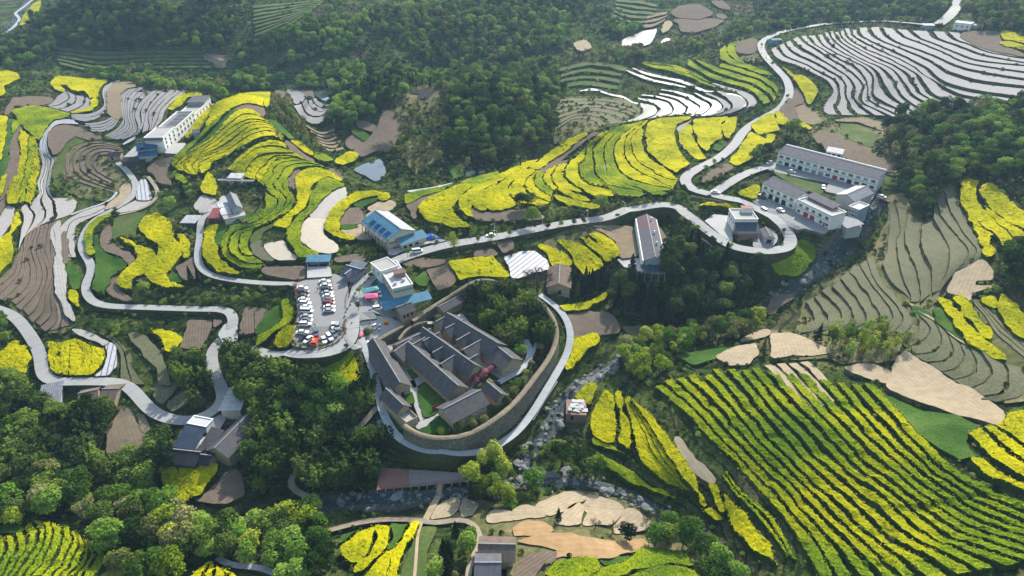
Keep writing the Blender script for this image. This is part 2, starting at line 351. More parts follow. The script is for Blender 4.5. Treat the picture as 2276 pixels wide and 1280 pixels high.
def stone():
    m, t, b = new_mat('rubble_stone'); v = N(t, 'ShaderNodeTexVoronoi'); v.inputs['Scale'].default_value = 2.2; t.links.new(coord(t), v.inputs['Vector'])
    c = ramp(t, v.outputs['Color'], [(0.2, (0.08, 0.075, 0.06)), (0.8, (0.22, 0.20, 0.17))])
    d = N(t, 'ShaderNodeTexVoronoi', feature='DISTANCE_TO_EDGE'); d.inputs['Scale'].default_value = 2.2; t.links.new(coord(t), d.inputs['Vector'])
    e = ramp(t, d.outputs['Distance'], [(0.0, (1, 1, 1)), (0.08, (0, 0, 0))]); c = mix(t, e, c, (0.03, 0.03, 0.025))
    c = mix(t, ramp(t, noise(t, 0.15, 3), [(0.45, (0, 0, 0)), (0.7, (0.7, 0.7, 0.7))]), c, (0.05, 0.07, 0.03))
    t.links.new(c, b.inputs['Base Color']); b.inputs['Roughness'].default_value = 0.9; bump(t, b, d.outputs['Distance'], 0.8, 0.15); return m
MT['stone'] = stone()
def ground_mat():
    m, t, b = new_mat('wild_ground')
    a = noise(t, 0.018, 4, 0.6); bb = noise(t, 0.12, 4, 0.65); c3 = noise(t, 0.9, 4, 0.8); c4 = noise(t, 0.3, 5, 0.75)
    g = ramp(t, bb, [(0.32, (0.022, 0.042, 0.010)), (0.47, (0.050, 0.085, 0.018)), (0.58, (0.095, 0.135, 0.03)), (0.7, (0.15, 0.165, 0.055))])
    d = ramp(t, bb, [(0.32, (0.045, 0.048, 0.022)), (0.5, (0.11, 0.10, 0.055)), (0.72, (0.22, 0.175, 0.12))])
    c = mix(t, ramp(t, a, [(0.5, (0, 0, 0)), (0.64, (1, 1, 1))]), g, d)
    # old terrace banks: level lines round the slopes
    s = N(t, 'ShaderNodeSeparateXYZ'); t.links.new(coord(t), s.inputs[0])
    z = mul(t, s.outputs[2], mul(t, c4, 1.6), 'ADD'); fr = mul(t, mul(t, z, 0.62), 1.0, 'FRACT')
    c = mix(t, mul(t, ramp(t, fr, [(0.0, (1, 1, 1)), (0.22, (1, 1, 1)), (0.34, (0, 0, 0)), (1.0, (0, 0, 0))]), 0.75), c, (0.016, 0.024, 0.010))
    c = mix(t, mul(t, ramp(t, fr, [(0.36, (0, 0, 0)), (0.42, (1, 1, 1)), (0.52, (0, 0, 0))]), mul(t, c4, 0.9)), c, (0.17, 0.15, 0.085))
    c = mix(t, ramp(t, c3, [(0.35, (0.85, 0.85, 0.85)), (0.52, (0, 0, 0))]), c, (0.010, 0.016, 0.006))
    c = mix(t, ramp(t, c3, [(0.58, (0, 0, 0)), (0.72, (0.6, 0.6, 0.6))]), c, (0.14, 0.16, 0.05))
    t.links.new(c, b.inputs['Base Color']); b.inputs['Roughness'].default_value = 0.95; b.inputs['Specular IOR Level'].default_value = 0.02
    bump(t, b, c3, 1.0, 0.8); return m
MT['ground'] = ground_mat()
MT['rock'] = simple('river_rock', (0.19, 0.193, 0.185), 0.9, 0.1, 0, 0.55, 0.7, 0.4)
MT['bed'] = simple('river_gravel', (0.07, 0.075, 0.065), 0.9, 0.2, 0, 0.6, 0.9, 0.6)

# ------------------------------------------------------------------ the ground: one sheet to the horizon
def build_ground():
    def axis(g, lim):
        o = []; d, v = CELL * 2, g[-1]
        while v < lim: d *= 1.45; v += d; o.append(v)
        i = []; d, v = CELL * 2, g[0]
        while v > -lim: d *= 1.45; v -= d; i.append(v)
        return np.r_[i[::-1], g, o]
    xs, ys = axis(GX, 5000), axis(GY, 6000); X, Y = np.meshgrid(xs, ys)
    Z = h(X, Y)
    out = np.maximum(np.maximum(GX[0] - X, X - GX[-1]), np.maximum(GY[0] - Y, Y - GY[-1])); far = np.clip(out / 1500, 0, 1)
    Z = Z + far * (90 * vnoise(X, Y, 700) - 20)
    near = out <= 0
    Z = Z - near * (0.15 + 0.55 * vnoise(X, Y, 6.0) + 0.25 * vnoise(X, Y, 2.7))
    zz = (Z + 2.2 * vnoise(X, Y, 30.0)) / 2.3; fr = zz - np.floor(zz); Z = Z - near * 0.95 * fr * (0.35 + 0.65 * (vnoise(X, Y, 55.0) > .35))
    nx, ny = len(xs), len(ys); k = np.arange(nx * ny).reshape(ny, nx)
    F = np.stack([k[:-1, :-1], k[:-1, 1:], k[1:, 1:], k[1:, :-1]], -1).reshape(-1, 4)
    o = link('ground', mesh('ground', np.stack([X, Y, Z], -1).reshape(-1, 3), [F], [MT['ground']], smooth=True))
    tag(o, 'rough grassy hillsides, banks and valley floor', kind='structure')
build_ground()

# ------------------------------------------------------------------ occupancy mask (1 m cells) so plants keep off fields, roads and houses
OX0, OY0, ON = -700, 20, (1200, 1400)
OCC = np.zeros(ON, np.uint8)
def occupy(poly, grow=0.0, val=1):
    poly = np.asarray(poly)[:, :2]
    x0, y0 = np.floor(poly.min(0) - 1).astype(int); x1, y1 = np.ceil(poly.max(0) + 1).astype(int)
    i0, i1 = max(0, x0 - OX0), min(ON[1], x1 - OX0); j0, j1 = max(0, y0 - OY0), min(ON[0], y1 - OY0)
    if i1 <= i0 or j1 <= j0: return
    X, Y = np.meshgrid(np.arange(i0, i1) + OX0 + 0.5, np.arange(j0, j1) + OY0 + 0.5)
    q = inside(poly, X, Y); OCC[j0:j1, i0:i1][q] = val
def occ(x, y):
    i = np.clip(np.floor(x - OX0).astype(int), 0, ON[1] - 1); j = np.clip(np.floor(y - OY0).astype(int), 0, ON[0] - 1); return OCC[j, i]

# ------------------------------------------------------------------ patches of land
CROP = {'Y': 1.1, 'y': 0.9, 'V': 1.1, 'G': 0.35}
SIDE = {'Y': 'side', 'y': 'side', 'V': 'side', 'G': 'side', 'D': 'bank2', 'T': 'bank2', 'O': 'bank2', 'S': 'bank', 'C': 'stone', 'C2': 'stone', 'pave': 'stone'}
def tufts(C, A, hgt, size, dens):
    """loose flower heads above a canopy: C face centres, A face areas -> verts, tris"""
    n = rng.poisson(np.maximum(A * dens, 0)); k = np.repeat(np.arange(len(C)), n)
    if not len(k): return np.zeros((0, 3)), np.zeros((0, 3), int)
    c = C[k] + np.c_[rng.normal(0, 0.35, (len(k), 2)), rng.uniform(-0.15, hgt, len(k))]
    a = rng.uniform(0, 2 * np.pi, len(k)); s = size * rng.uniform(0.6, 1.5, len(k))
    v = []
    for q in range(3):
        an = a + q * 2.1
        v.append(c + np.stack([np.cos(an) * s, np.sin(an) * s, rng.uniform(-0.5, 0.5, len(k)) * s], 1))
    V = np.stack(v, 1).reshape(-1, 3); return V, np.arange(len(V)).reshape(-1, 3)
def tri_area(V, T):
    return 0.5 * np.linalg.norm(np.cross(V[T[:, 1]] - V[T[:, 0]], V[T[:, 2]] - V[T[:, 0]]), axis=1)
def patch(px, m, dz=None, name='field', parent=None, smoothb=True, flat=None, skirt=None, side=None, lvl=0.5, spacing=None, maxlift=1.3):
    """a piece of land outlined in the photo, laid on the terrain with its own thickness"""
    b = outline(px) if smoothb else resample(np.vstack([px, px[:1]]), max(8, int(np.abs(np.diff(np.vstack([px, px[:1]]), axis=0)).sum() / 8)))[:-1]
    crop = CROP.get(m, 0); base = 0.28 if dz is None else dz
    if flat is None and m in 'YyGTOSDBFLWC0K':
        e = np.roll(b, -1, 0) - np.roll(b, 1, 0); sg = np.sign(np.sum(b[:, 0] * np.roll(b[:, 1], -1) - b[:, 1] * np.roll(b[:, 0], -1))); b = b + sg * np.stack([e[:, 1], -e[:, 0]], 1) / (np.linalg.norm(e, axis=1)[:, None] + 1e-6) * (3.4 if m == 'T' and b[:, 1].mean() > 900 else 2.2 if m in 'TOSC0DB' else 1.0)
    if flat is not None: B = Pz(b[:, 0], b[:, 1], flat)
    else:
        B = P(b[:, 0], b[:, 1], base)
        hmax = np.percentile(h(B[:, 0], B[:, 1]), 85)
        for _ in range(2):
            lift = np.clip(lvl * (hmax - h(B[:, 0], B[:, 1])), 0, maxlift); B = P(b[:, 0], b[:, 1], base + lift + crop * 0.6)
    XY = B[:, :2].copy(); ja = (1.5 if crop else 1.1) if smoothb and flat is None else 0.0
    if ja:
        nn = np.roll(XY, -1, 0) - np.roll(XY, 1, 0); nn = np.stack([nn[:, 1], -nn[:, 0]], 1) / (np.linalg.norm(nn, axis=1)[:, None] + 1e-6)
        XY += nn * ja * ((vnoise(XY[:, 0], XY[:, 1], 6.0) - 0.5) + 0.55 * (vnoise(XY[:, 0], XY[:, 1], 2.0) - 0.5))[:, None]
    keep = np.r_[True, np.linalg.norm(np.diff(XY, axis=0), axis=1) > 0.15]; XY = XY[keep]; B = B[keep]
    if len(XY) < 4: return None
    d0 = XY[:, 1].mean()
    s = spacing or ((0.8 if d0 < 220 else 1.1 if d0 < 330 else 1.5) if crop > 0.5 else 3.0)
    x0, y0 = XY.min(0); x1, y1 = XY.max(0)
    gx, gy = np.meshgrid(np.arange(x0, x1, s), np.arange(y0, y1, s * 0.87)); gx = gx + (np.arange(gx.shape[0]) % 2)[:, None] * s / 2
    gx = gx + rng.uniform(-0.2, 0.2, gx.shape) * s; gy = gy + rng.uniform(-0.2, 0.2, gy.shape) * s
    q = inside(XY, gx, gy); I = np.stack([gx[q], gy[q]], 1)
    if len(I):
        dm = np.full(len(I), 1e9)
        for c in range(0, len(XY), 64): dm = np.minimum(dm, np.sqrt(((I[:, None] - XY[None, c:c + 64]) ** 2).sum(-1)).min(1))
        I = I[dm > s * 0.45]
    nb = len(XY); pts_ = [Vector(p) for p in np.vstack([XY, I])]
    vo, _, fo, ov, _, _ = delaunay_2d_cdt(pts_, [], [list(range(nb))], 1, 1e-5)
    V2 = np.array([(v.x, v.y) for v in vo]); T = []
    for f in fo:
        for k in range(1, len(f) - 1): T.append((f[0], f[k], f[k + 1]))
    if not T: return None
    T = np.array(T)
    hz = h(V2[:, 0], V2[:, 1])
    if flat is not None: Z = np.full(len(V2), float(flat))
    else: Z = hz + base + np.clip(lvl * (hmax - hz), 0, maxlift)
    if crop:
        tram = 1.0
        Z = Z + crop * (0.64 + 0.3 * vnoise(V2[:, 0], V2[:, 1], 1.6)) + 0.3 * crop * (vnoise(V2[:, 0], V2[:, 1], 6.0) - 0.5) + rng.uniform(-0.11, 0.11, len(V2)) * crop - 0.5 * crop * (rng.random(len(V2)) < .03)
    V = np.c_[V2, Z]
    # boundary edges -> skirt
    E = np.vstack([T[:, [0, 1]], T[:, [1, 2]], T[:, [2, 0]]]); key = np.sort(E, 1); kk = key[:, 0] * (len(V2) + 1) + key[:, 1]
    u, inv, cnt = np.unique(kk, return_inverse=True, return_counts=True); Eb = E[cnt[inv] == 1]
    bv = np.unique(Eb); mp = -np.ones(len(V), int); mp[bv] = len(V) + np.arange(len(bv))
    low = V[bv].copy(); low[:, 2] = np.minimum(h(low[:, 0], low[:, 1]) - (0.9 if skirt is None else skirt), low[:, 2] - 0.3)
    Q = np.stack([Eb[:, 1], Eb[:, 0], mp[Eb[:, 0]], mp[Eb[:, 1]]], 1)
    tv, tt = (tufts(V[T].mean(1), tri_area(V, T), 0.4, 0.21 if d0 < 260 else 0.34, (6.0 if d0 < 230 else 2.4 if d0 < 340 else 1.1)) if crop > 0.5 else (np.zeros((0, 3)), np.zeros((0, 3), int)))
    nv = len(V) + len(low); VV = np.vstack([V, low, tv])
    ang = pca_angle(XY); ca, sa = math.cos(ang), math.sin(ang); uv = np.stack([VV[:, 0] * ca + VV[:, 1] * sa, -VV[:, 0] * sa + VV[:, 1] * ca], 1)
    me = mesh(name, VV, [T, tt + nv, Q], [MT[m], MT[side or SIDE.get(m, 'bank')]], [0] * (len(T) + len(tt)) + [1] * len(Q), False, uv)
    occupy(XY) if m != 'h' else None; o = link(name, me, parent); o['_c'] = [float(px[:, 0].mean()), float(px[:, 1].mean())]
    return o
def pca_angle(XY):
    c = np.cov((XY - XY.mean(0)).T); w_, v = np.linalg.eigh(c); return math.atan2(v[1, 1], v[0, 1])
def band(a, b, m, name='strip', parent=None, level=0.85, base=0.12, segs=None, extra=0.0, side=None, maxlift=2.6):
    """terrace tread between two edge lines of the photo (same direction): level across, with a real riser below it"""
    L = max(np.linalg.norm(np.diff(a, axis=0), axis=1).sum(), np.linalg.norm(np.diff(b, axis=0), axis=1).sum())
    n = max(6, int(L / 5)); a, b = resample(a, n), resample(b, n); crop = CROP.get(m, 0)
    A = P(a[:, 0], a[:, 1], base); B = P(b[:, 0], b[:, 1], base)
    ha, hb = h(A[:, 0], A[:, 1]), h(B[:, 0], B[:, 1])
    for _ in range(2):
        top = np.maximum(ha, hb); la = np.clip(level * (top - ha), 0, maxlift) + base + crop * 0.6 + extra; lb = np.clip(level * (top - hb), 0, maxlift) + base + crop * 0.6 + extra
        A = P(a[:, 0], a[:, 1], la); B = P(b[:, 0], b[:, 1], lb); ha, hb = h(A[:, 0], A[:, 1]), h(B[:, 0], B[:, 1])
    A[:, 2] -= crop * 0.6; B[:, 2] -= crop * 0.6
    wid = np.linalg.norm(A - B, axis=1); d0 = A[:, 1].mean()
    s = (0.9 if d0 < 230 else 1.2 if d0 < 330 else 1.7) if crop > 0.5 else 4.0
    length = np.linalg.norm(np.diff((A + B) / 2, axis=0), axis=1).sum(); nl = max(n, int(length / s)) if crop > 0.5 else n
    A, B = resample(A, nl), resample(B, nl); cr = (B - A) / (np.linalg.norm(B - A, axis=1)[:, None] + 1e-6); cr[:, 2] = 0
    for E_ in (A, B): E_ += cr * (1.3 * (vnoise(E_[:, 0], E_[:, 1], 7.0) - 0.5) + 0.8 * (vnoise(E_[:, 0], E_[:, 1], 2.2) - 0.5))[:, None] * min(1.0, float(np.median(wid)) / 5)
    nc = max(2, int(np.percentile(wid, 80) / s) + 1)
    t = np.linspace(0, 1, nc + 1)[None, :, None]; G = A[:, None] * (1 - t) + B[:, None] * t
    if crop:
        edge = np.minimum(t[..., 0], 1 - t[..., 0]) * np.linalg.norm(A - B, axis=1)[:, None]
        G[..., 2] = np.maximum(G[..., 2], h(G[..., 0], G[..., 1]) + 0.1)
        G[..., 2] += crop * (0.64 + 0.3 * vnoise(G[..., 0], G[..., 1], 1.6)) + rng.uniform(-0.12, 0.12, G.shape[:2]) * crop - 0.5 * crop * (rng.random(G.shape[:2]) < .03)
        if m == 'V': G[..., 2] -= 0.75 * crop * (np.clip(0.36 - vnoise(G[..., 0], G[..., 1], 5.0), 0, .2) * 5 + 0.6 * (vnoise(G[..., 0] + 99, G[..., 1], 26.0) < .2)); G[..., 2] = np.maximum(G[..., 2], h(G[..., 0], G[..., 1]) - 0.2)
        jit = 0.22 * s; G[:, :, :2] += rng.uniform(-jit, jit, G[:, :, :2].shape)
    else:
        G[..., 2] = np.maximum(G[..., 2], h(G[..., 0], G[..., 1]) + 0.08)
    ny = nc + 1; k = np.arange(nl * ny).reshape(nl, ny)
    F = np.stack([k[:-1, :-1], k[1:, :-1], k[1:, 1:], k[:-1, 1:]], -1).reshape(-1, 4)
    V = G.reshape(-1, 3); ring = np.r_[k[:, 0], k[-1, 1:], k[::-1, -1][1:], k[0, ::-1][1:-1]]
    low = V[ring].copy(); low[:, 2] = np.minimum(h(low[:, 0], low[:, 1]) - 0.9, low[:, 2] - 0.25); r2 = len(V) + np.arange(len(ring))
    Q = np.stack([ring, np.roll(ring, -1), np.roll(r2, -1), r2], 1)
    if crop > 0.5:
        T = np.vstack([F[:, [0, 1, 2]], F[:, [0, 2, 3]]]); tv, tt = tufts(V[T].mean(1), tri_area(V, T), 0.4, 0.21 if d0 < 260 else 0.34, (6.0 if d0 < 230 else 2.4 if d0 < 340 else 1.1))
    else: tv, tt = np.zeros((0, 3)), np.zeros((0, 3), int)
    al = np.r_[0, np.cumsum(np.linalg.norm(np.diff(A, axis=0), axis=1))]
    uv = np.stack([np.repeat(al, ny), np.tile(t[0, :, 0], nl) * np.repeat(np.linalg.norm(A - B, axis=1), ny)], 1); uv = np.vstack([uv, uv[ring], np.zeros((len(tv), 2))])
    VV = np.vstack([V, low, tv])
    me = mesh(name, VV, [F, Q, tt + len(V) + len(low)], [MT[m], MT[side or SIDE.get(m, 'bank')]], [0] * len(F) + [1] * len(Q) + [0] * len(tt), False, uv)
    occupy(np.vstack([A, B[::-1]])); o = link(name, me, parent); o['_c'] = [float((a + b)[:, 0].mean() / 2), float((a + b)[:, 1].mean() / 2)]
    return o
def ribbon(cl, width, m, name, dz=0.25, parent=None, z_top=None, closed=False, kerb=0.0, skirt=0.7, side=None, level=True):
    """road or path: centre line in the photo, real width in metres"""
    c = catmull(cl, 6.0, closed); W = P(c[:, 0], c[:, 1], dz)
    L = np.linalg.norm(np.diff(W, axis=0), axis=1).sum(); W = resample(W, max(4, int(L / 2.5)))
    for _ in range(3): W[1:-1] = (W[:-2] + 2 * W[1:-1] + W[2:]) / 4
    T = np.gradient(W[:, :2], axis=0); T /= np.linalg.norm(T, axis=1)[:, None] + 1e-9; Nn = np.stack([-T[:, 1], T[:, 0]], 1)
    wd = np.broadcast_to(np.asarray(width, float), (len(W),)) if np.ndim(width) == 0 else np.interp(np.linspace(0, 1, len(W)), np.linspace(0, 1, len(width)), width)
    Lf = W[:, :2] + Nn * wd[:, None] / 2; Rt = W[:, :2] - Nn * wd[:, None] / 2
    zl, zr, zc = h(*Lf.T), h(*Rt.T), h(*W[:, :2].T); z = np.maximum.reduce([zl, zr, zc]) + dz
    for _ in range(6): z[1:-1] = np.maximum((z[:-2] + 2 * z[1:-1] + z[2:]) / 4, np.maximum.reduce([zl, zr, zc])[1:-1] + dz * 0.7)
    prof = [(-0.5, -9), (-0.5, 0), (0.5, 0), (0.5, -9)] if not kerb else [(-0.5, -9), (-0.5, kerb), (-0.5, kerb), (0.5, 0), (0.5, -9)]
    V = np.concatenate([np.c_[Rt, np.minimum(zr, z) - skirt], np.c_[Rt, z], np.c_[Lf, z], np.c_[Lf, np.minimum(zl, z) - skirt]]); n = len(W); k = np.arange(n - 1)
    Fq = np.concatenate([np.stack([k + r * n, k + 1 + r * n, k + 1 + (r + 1) * n, k + (r + 1) * n], 1) for r in (1, 0, 2)])
    al = np.r_[0, np.cumsum(np.linalg.norm(np.diff(W, axis=0), axis=1))]; uv = np.concatenate([np.stack([al, np.full(n, v)], 1) for v in (0, 0, 4, 4)])
    me = mesh(name, V, [Fq], [MT[m], MT[side or 'bank']], [0] * (n - 1) + [1] * 2 * (n - 1), False, uv)
    occupy(np.vstack([Lf + Nn * 0.25, (Rt - Nn * 0.25)[::-1]])); o = link(name, me, parent)
    return o, np.c_[W[:, :2], z], Nn, wd
# ------------------------------------------------------------------ fields, read off the photo. F = terrace families (guide lines; ';' between), else single outlines
FAMS = [
# (label, group material list, counts, gap, guides)
("fan of long white film-covered terraces on the upper right hillside", "W", "4 2 2 3 2 1 1 1 1 1 1 1", .36,
 "z4 10,320 60,390 180,430 290,480 380,530 430,590 400,650 350,700 375,755; z4 200,230 250,280 330,330 400,380 500,440 590,510 635,570 605,640 640,690 720,725 810,770; z4 320,222 360,290 450,350 560,400 650,450 700,520 690,620 740,670 850,720 980,795; z4 405,212 440,270 520,330 640,400 740,440 830,520 850,580 900,650 1010,722; z4 505,188 530,250 640,320 780,380 900,440 990,500 1030,580 1100,640 1250,680 1330,720; z4 590,185 620,240 720,290 830,340 950,400 1060,460 1130,530 1250,580 1450,620 1740,660; z4 668,180 700,240 800,290 880,320 1000,370 1100,420 1200,480 1400,540 1740,580; z4 750,178 790,240 880,290 1000,330 1150,390 1300,450 1500,490 1740,530; z4 838,190 900,240 1000,280 1150,340 1300,410 1500,450 1740,485; z4 945,200 1000,250 1100,290 1250,350 1400,400 1740,435; z4 1068,205 1110,250 1220,290 1330,330 1450,370 1740,425; z4 1180,210 1240,260 1350,300 1450,340 1600,370 1740,390; z4 1275,212 1330,255 1440,305 1560,345 1740,372"),
("white film terraces dropping from the yellow arc at far left", "W", "1 1 1 1", .18,
 "z1 245,690 310,680 350,665 375,640; z1 300,702 370,700 430,670 462,642 435,600; z1 390,722 450,705 500,670 500,630; z1 450,740 530,710 560,680 562,640; z1 500,747 580,725 612,690 600,655"),
("two curved white film terraces beside the dry ridge at left", "W", "2", .15,
 "z1 800,527 735,545 680,585 680,640 690,690 650,730 580,750 470,752; z1 812,535 750,562 707,600 714,660 712,700 690,750 630,792 560,803 475,785"),
("big block of pale film terraces left of the long white building", "W", "3 3 3 3", .16,
 "z1 835,572 793,630 800,700 810,780 810,800 760,860 690,900; z1 920,575 850,640 840,720 850,800 860,850 800,890 720,915; z1 1010,595 920,680 890,760 910,830 912,860 870,900 810,925; z1 1140,582 1030,680 980,760 990,830 985,860; z1 1245,600 1140,680 1090,740 1070,800 1010,862"),
("short white film terraces curving below the left ridge", "W", "4", .2,
 "z1 545,812 620,812 700,790 755,762; z1 605,868 690,872 750,845 788,790"),
("winding strips of white film running down to the grey fields at far left", "L", "3", .12,
 "z1 500,790 400,785 350,810 290,880 262,940 262,1000; z1 520,822 400,818 340,850 310,920 320,1000 350,1060"),
("horseshoe terraces of brown tilled soil above the left road", "S", "3 2", .42,
 "z1 800,960 640,930 520,960 440,1040 425,1120 470,1180 560,1220 740,1270; z1 790,990 660,980 580,1020 560,1080 600,1140 680,1190 750,1225; z1 720,1020 660,1030 640,1080 680,1130 740,1160"),
("broad yellow rapeseed slope wrapping the hilltop behind the grey farmhouse", "Y", "2 2 2", .10,
 "z20 60,1040 70,960 180,880 330,800 500,690 640,560 760,430 870,330 1000,290 1120,320 1200,400 1280,450; z20 150,1090 160,990 300,890 480,790 640,690 780,560 920,470 1050,420 1200,440 1300,470 1360,560; z20 340,1130 250,1020 330,920 560,830 760,720 900,620 1050,520 1200,490 1330,520 1440,600; z20 430,1120 410,1000 520,930 700,850 860,750 1000,650 1150,590 1300,570 1430,610 1490,690"),
("dense yellow rapeseed terraces just above the grey farmhouse notch", "Y", "1", .06,
 "z20 430,1120 415,1000 530,930 700,850 860,760 1000,660 1150,590 1300,580 1430,610 1490,690; z20 540,1060 600,960 680,930 780,890 860,810 1000,740 1150,665 1320,640 1480,695"),
("yellow rapeseed terraces fanning down to the grey farmhouse roof", "YYYYyy", "1 1 1 2 2", .12,
 "z20 760,1050 870,950 950,880 1100,760 1250,700 1400,690 1500,730; z20 860,1090 900,990 1020,880 1150,790 1300,760 1430,770 1530,800; z20 960,1140 1040,1010 1120,920 1230,860 1370,850 1480,850 1620,850; z20 1140,1200 1160,1090 1270,980 1370,890 1480,880 1600,890 1730,920; z20 1240,1270 1340,1130 1350,1060 1450,970 1530,960 1650,940 1850,960; z20 1460,1260 1560,1130 1610,1060 1700,1030 1850,1010 2020,1040"),
("curled yellow terraces circling the grey farmhouse hill", "y", "1 1 1", .22,
 "z21 1250,0 1270,140 1390,250 1370,350 1240,460 1060,550 860,560 740,640 690,760 690,900 780,1010 960,1110 1170,1130; z21 1350,0 1370,100 1500,210 1480,340 1330,450 1150,560 900,640 800,730 780,880 880,990 1050,1060 1240,1060; z21 1470,0 1480,100 1560,180 1550,300 1400,420 1200,570 980,650 920,760 920,880 1000,960 1090,960; z21 1560,0 1560,100 1620,240 1590,370 1480,440 1230,560 1120,620 1050,750 1050,880 1090,930"),
("crescent rapeseed terraces in the middle of the central yellow hillside", "YyYYY", "1 1 1 1", .14,
 "z22 1670,680 1560,770 1515,860 1560,950 1700,1020 1830,1070; z22 1760,680 1650,720 1640,850 1720,920 1850,1010; z22 1775,690 1745,790 1830,880 1870,940; z22 1930,600 1850,750 1880,850 1930,900; z22 2060,590 2010,700 2040,800 2180,900 2276,960"),
("tall curving rapeseed terraces left of the hairpin bend", "YyyyYYY", "1 1 1 1 1 1 1", .15,
 "z23 540,200 400,330 300,450 140,570 80,700 150,820 300,930 440,1000; z23 660,170 500,280 370,400 340,530 265,620 280,740 380,850 680,915 740,1000; z23 830,110 640,200 480,330 440,450 460,580 450,680 520,780 600,850; z23 860,100 720,220 600,360 580,460 600,600 640,720 800,830 1000,890 1150,960; z23 1130,40 900,160 770,280 710,400 720,560 800,700 950,790 1150,850 1460,920; z23 1140,60 1000,130 880,240 840,380 880,550 1000,680 1200,770 1450,900; z23 1060,130 920,280 940,430 1000,550 1150,650 1320,760 1520,800; z23 1080,180 1075,300 1110,430 1200,540 1350,640 1520,790"),
("dry brown terraces below the glinting pond in the upper middle", "D", "3 3", .4,
 "z3 300,650 480,645 660,660 800,695 850,735; z3 290,760 450,720 600,720 740,750 800,780; z3 290,860 400,790 520,800 560,850"),
("dim green terraces above the glinting pond in the upper middle", "g", "4", .45,
 "z3 310,440 500,400 640,410 760,440; z3 300,600 450,570 620,590 700,600"),
("pale film terraces in the hollow behind the yellow hilltop", "W", "1 1 2", .2,
 "z2 240,700 290,770 360,825 430,820; z2 300,690 330,750 400,775 470,745; z2 330,650 370,720 430,740 480,715; z2 400,650 430,680 490,690"),
("stony dark terraces in the hollow behind the yellow hilltop", "B", "6", .35,
 "z2 325,820 420,870 510,845; z2 440,990 520,1005 590,985"),
("left slope of yellow rapeseed strips by the brown furrows at far left", "YyY", "1 1 1", .12,
 "z25 260,210 235,330 262,450 240,560 215,760 125,880 90,1130; z25 370,290 345,400 350,500 325,640 310,800 270,900 230,1150; z25 420,310 460,440 430,600 400,760 340,900 320,1120; z25 450,330 480,560 515,660 480,800 470,930 430,1060 390,1170"),
("grey worn-film terraces winding down at far left", "F", "1 1 1 1", .2,
 "z25 465,430 520,560 520,700 475,880 490,1000 430,1110 z5 140,120 150,200 130,310 120,420; z25 530,470 575,600 560,740 510,900 520,1040 z5 190,90 225,170 200,250 145,330; z25 560,500 600,620 590,740 545,880 550,1020 z5 265,80 302,150 285,210 200,280; z25 600,545 640,620 610,760 590,900 590,1020 z5 350,80 357,150 350,200 260,240; z25 645,560 690,620 650,720 640,880 650,1060 z5 470,60 525,90 480,160 380,200"),
("brick-like brown plots stacked in columns above the lower left road", "S", "2 2 2 2 2 2", .10,
 "z5 120,430 90,500 40,560 -30,600; z5 160,330 150,440 130,560 60,640 -30,720; z5 230,240 180,400 200,520 190,620 130,700 60,745; z5 280,220 240,380 280,560 260,660 200,740 140,800; z5 330,210 300,400 350,560 300,700 290,800 220,885; z5 350,230 372,470 352,640 370,780 370,880 300,940; z5 365,300 385,480 362,640 420,780 470,910"),
("pale grey terraces hugging the inside of the left road bend", "F", "1 1", .12,
 "z5 690,100 560,140 460,190 400,250 400,330 425,440; z5 700,120 600,170 480,210 450,270 440,330 465,450; z5 720,140 640,170 540,220 500,260 495,330 500,450"),
("five yellow rapeseed lobes beside the lower left road bend", "Y", "1 1 1 1 1", .05,
 "z5 322,1010 322,1100 330,1190; z5 402,1020 402,1150 380,1225; z5 466,1000 470,1120 450,1232; z5 500,990 560,1090 540,1160 480,1233; z5 600,1040 612,1110 560,1232; z5 690,1060 690,1120 620,1222"),
("dry grey-green terraces inside the lower left hairpin", "D", "2", .2,
 "z5 620,930 730,1000 790,1090 800,1200 790,1290; z5 750,970 860,1080 880,1180 960,1290"),
("striped rapeseed rows on the bottom left knoll", "V", "2 2 2 2 2 2 1", .42,
 "z9 -60,1000 -20,1080 -40,1180 -90,1270; z9 90,1000 110,1080 60,1180 10,1290; z9 200,910 260,970 240,1080 160,1200 90,1290; z9 330,920 350,1000 310,1130 200,1290; z9 460,960 480,1050 420,1180 340,1290; z9 540,1020 560,1100 510,1200 440,1290; z9 600,1060 620,1130 590,1200 540,1290; z9 700,1120 690,1200 640,1290"),
("small yellow rows at the bottom edge left of centre", "Y", "4", .35,
 "z9 1240,1290 1330,1210 1395,1183; z9 1600,1290 1560,1262 1460,1235"),
("long strips of yellow rapeseed above the rocky stream", "Y", "1 2 1", .10,
 "z11 740,120 800,330 850,510 1010,660; z11 750,105 860,310 930,470 1070,640 1145,715; z11 770,95 900,280 1000,450 1130,640 1230,740; z11 925,230 1010,340 1090,450 1190,580 1210,620"),
("vast hillside of striped green and yellow rapeseed rows at lower right", "V", "5 4 7", .45,
 "z0 1446,858 1510,907 1577,978 1644,1038 1710,1119 1760,1185 1817,1290; z0 1575,818 1640,893 1706,974 1756,1025 1810,1078 1857,1119 1908,1169 1991,1236 2050,1290; z0 1690,812 1760,894 1810,941 1857,991 1894,1028 1961,1078 2028,1129 2109,1189 2193,1223 2290,1252; z0 1950,858 1992,900 2028,944 2062,981 2122,1038 2183,1072 2290,1122"),
("narrow rapeseed rows at the foot of the lower right hillside", "V", "2", .45,
 "z11 1385,625 1500,760 1600,880 1697,1000 z12 130,1150; z11 1420,590 1560,740 1697,860 z12 100,990 200,1180"),
("bright rapeseed rows at the right edge below the sandy plot", "Y", "1 1 1", .35,
 "z12 1310,350 1440,470 1560,570 1740,670; z12 1410,295 1530,400 1740,560; z12 1500,290 1600,350 1740,470; z12 1570,250 1640,250 1740,350"),
("four tan soil strips at the head of the striped hillside", "T", "4", .3,
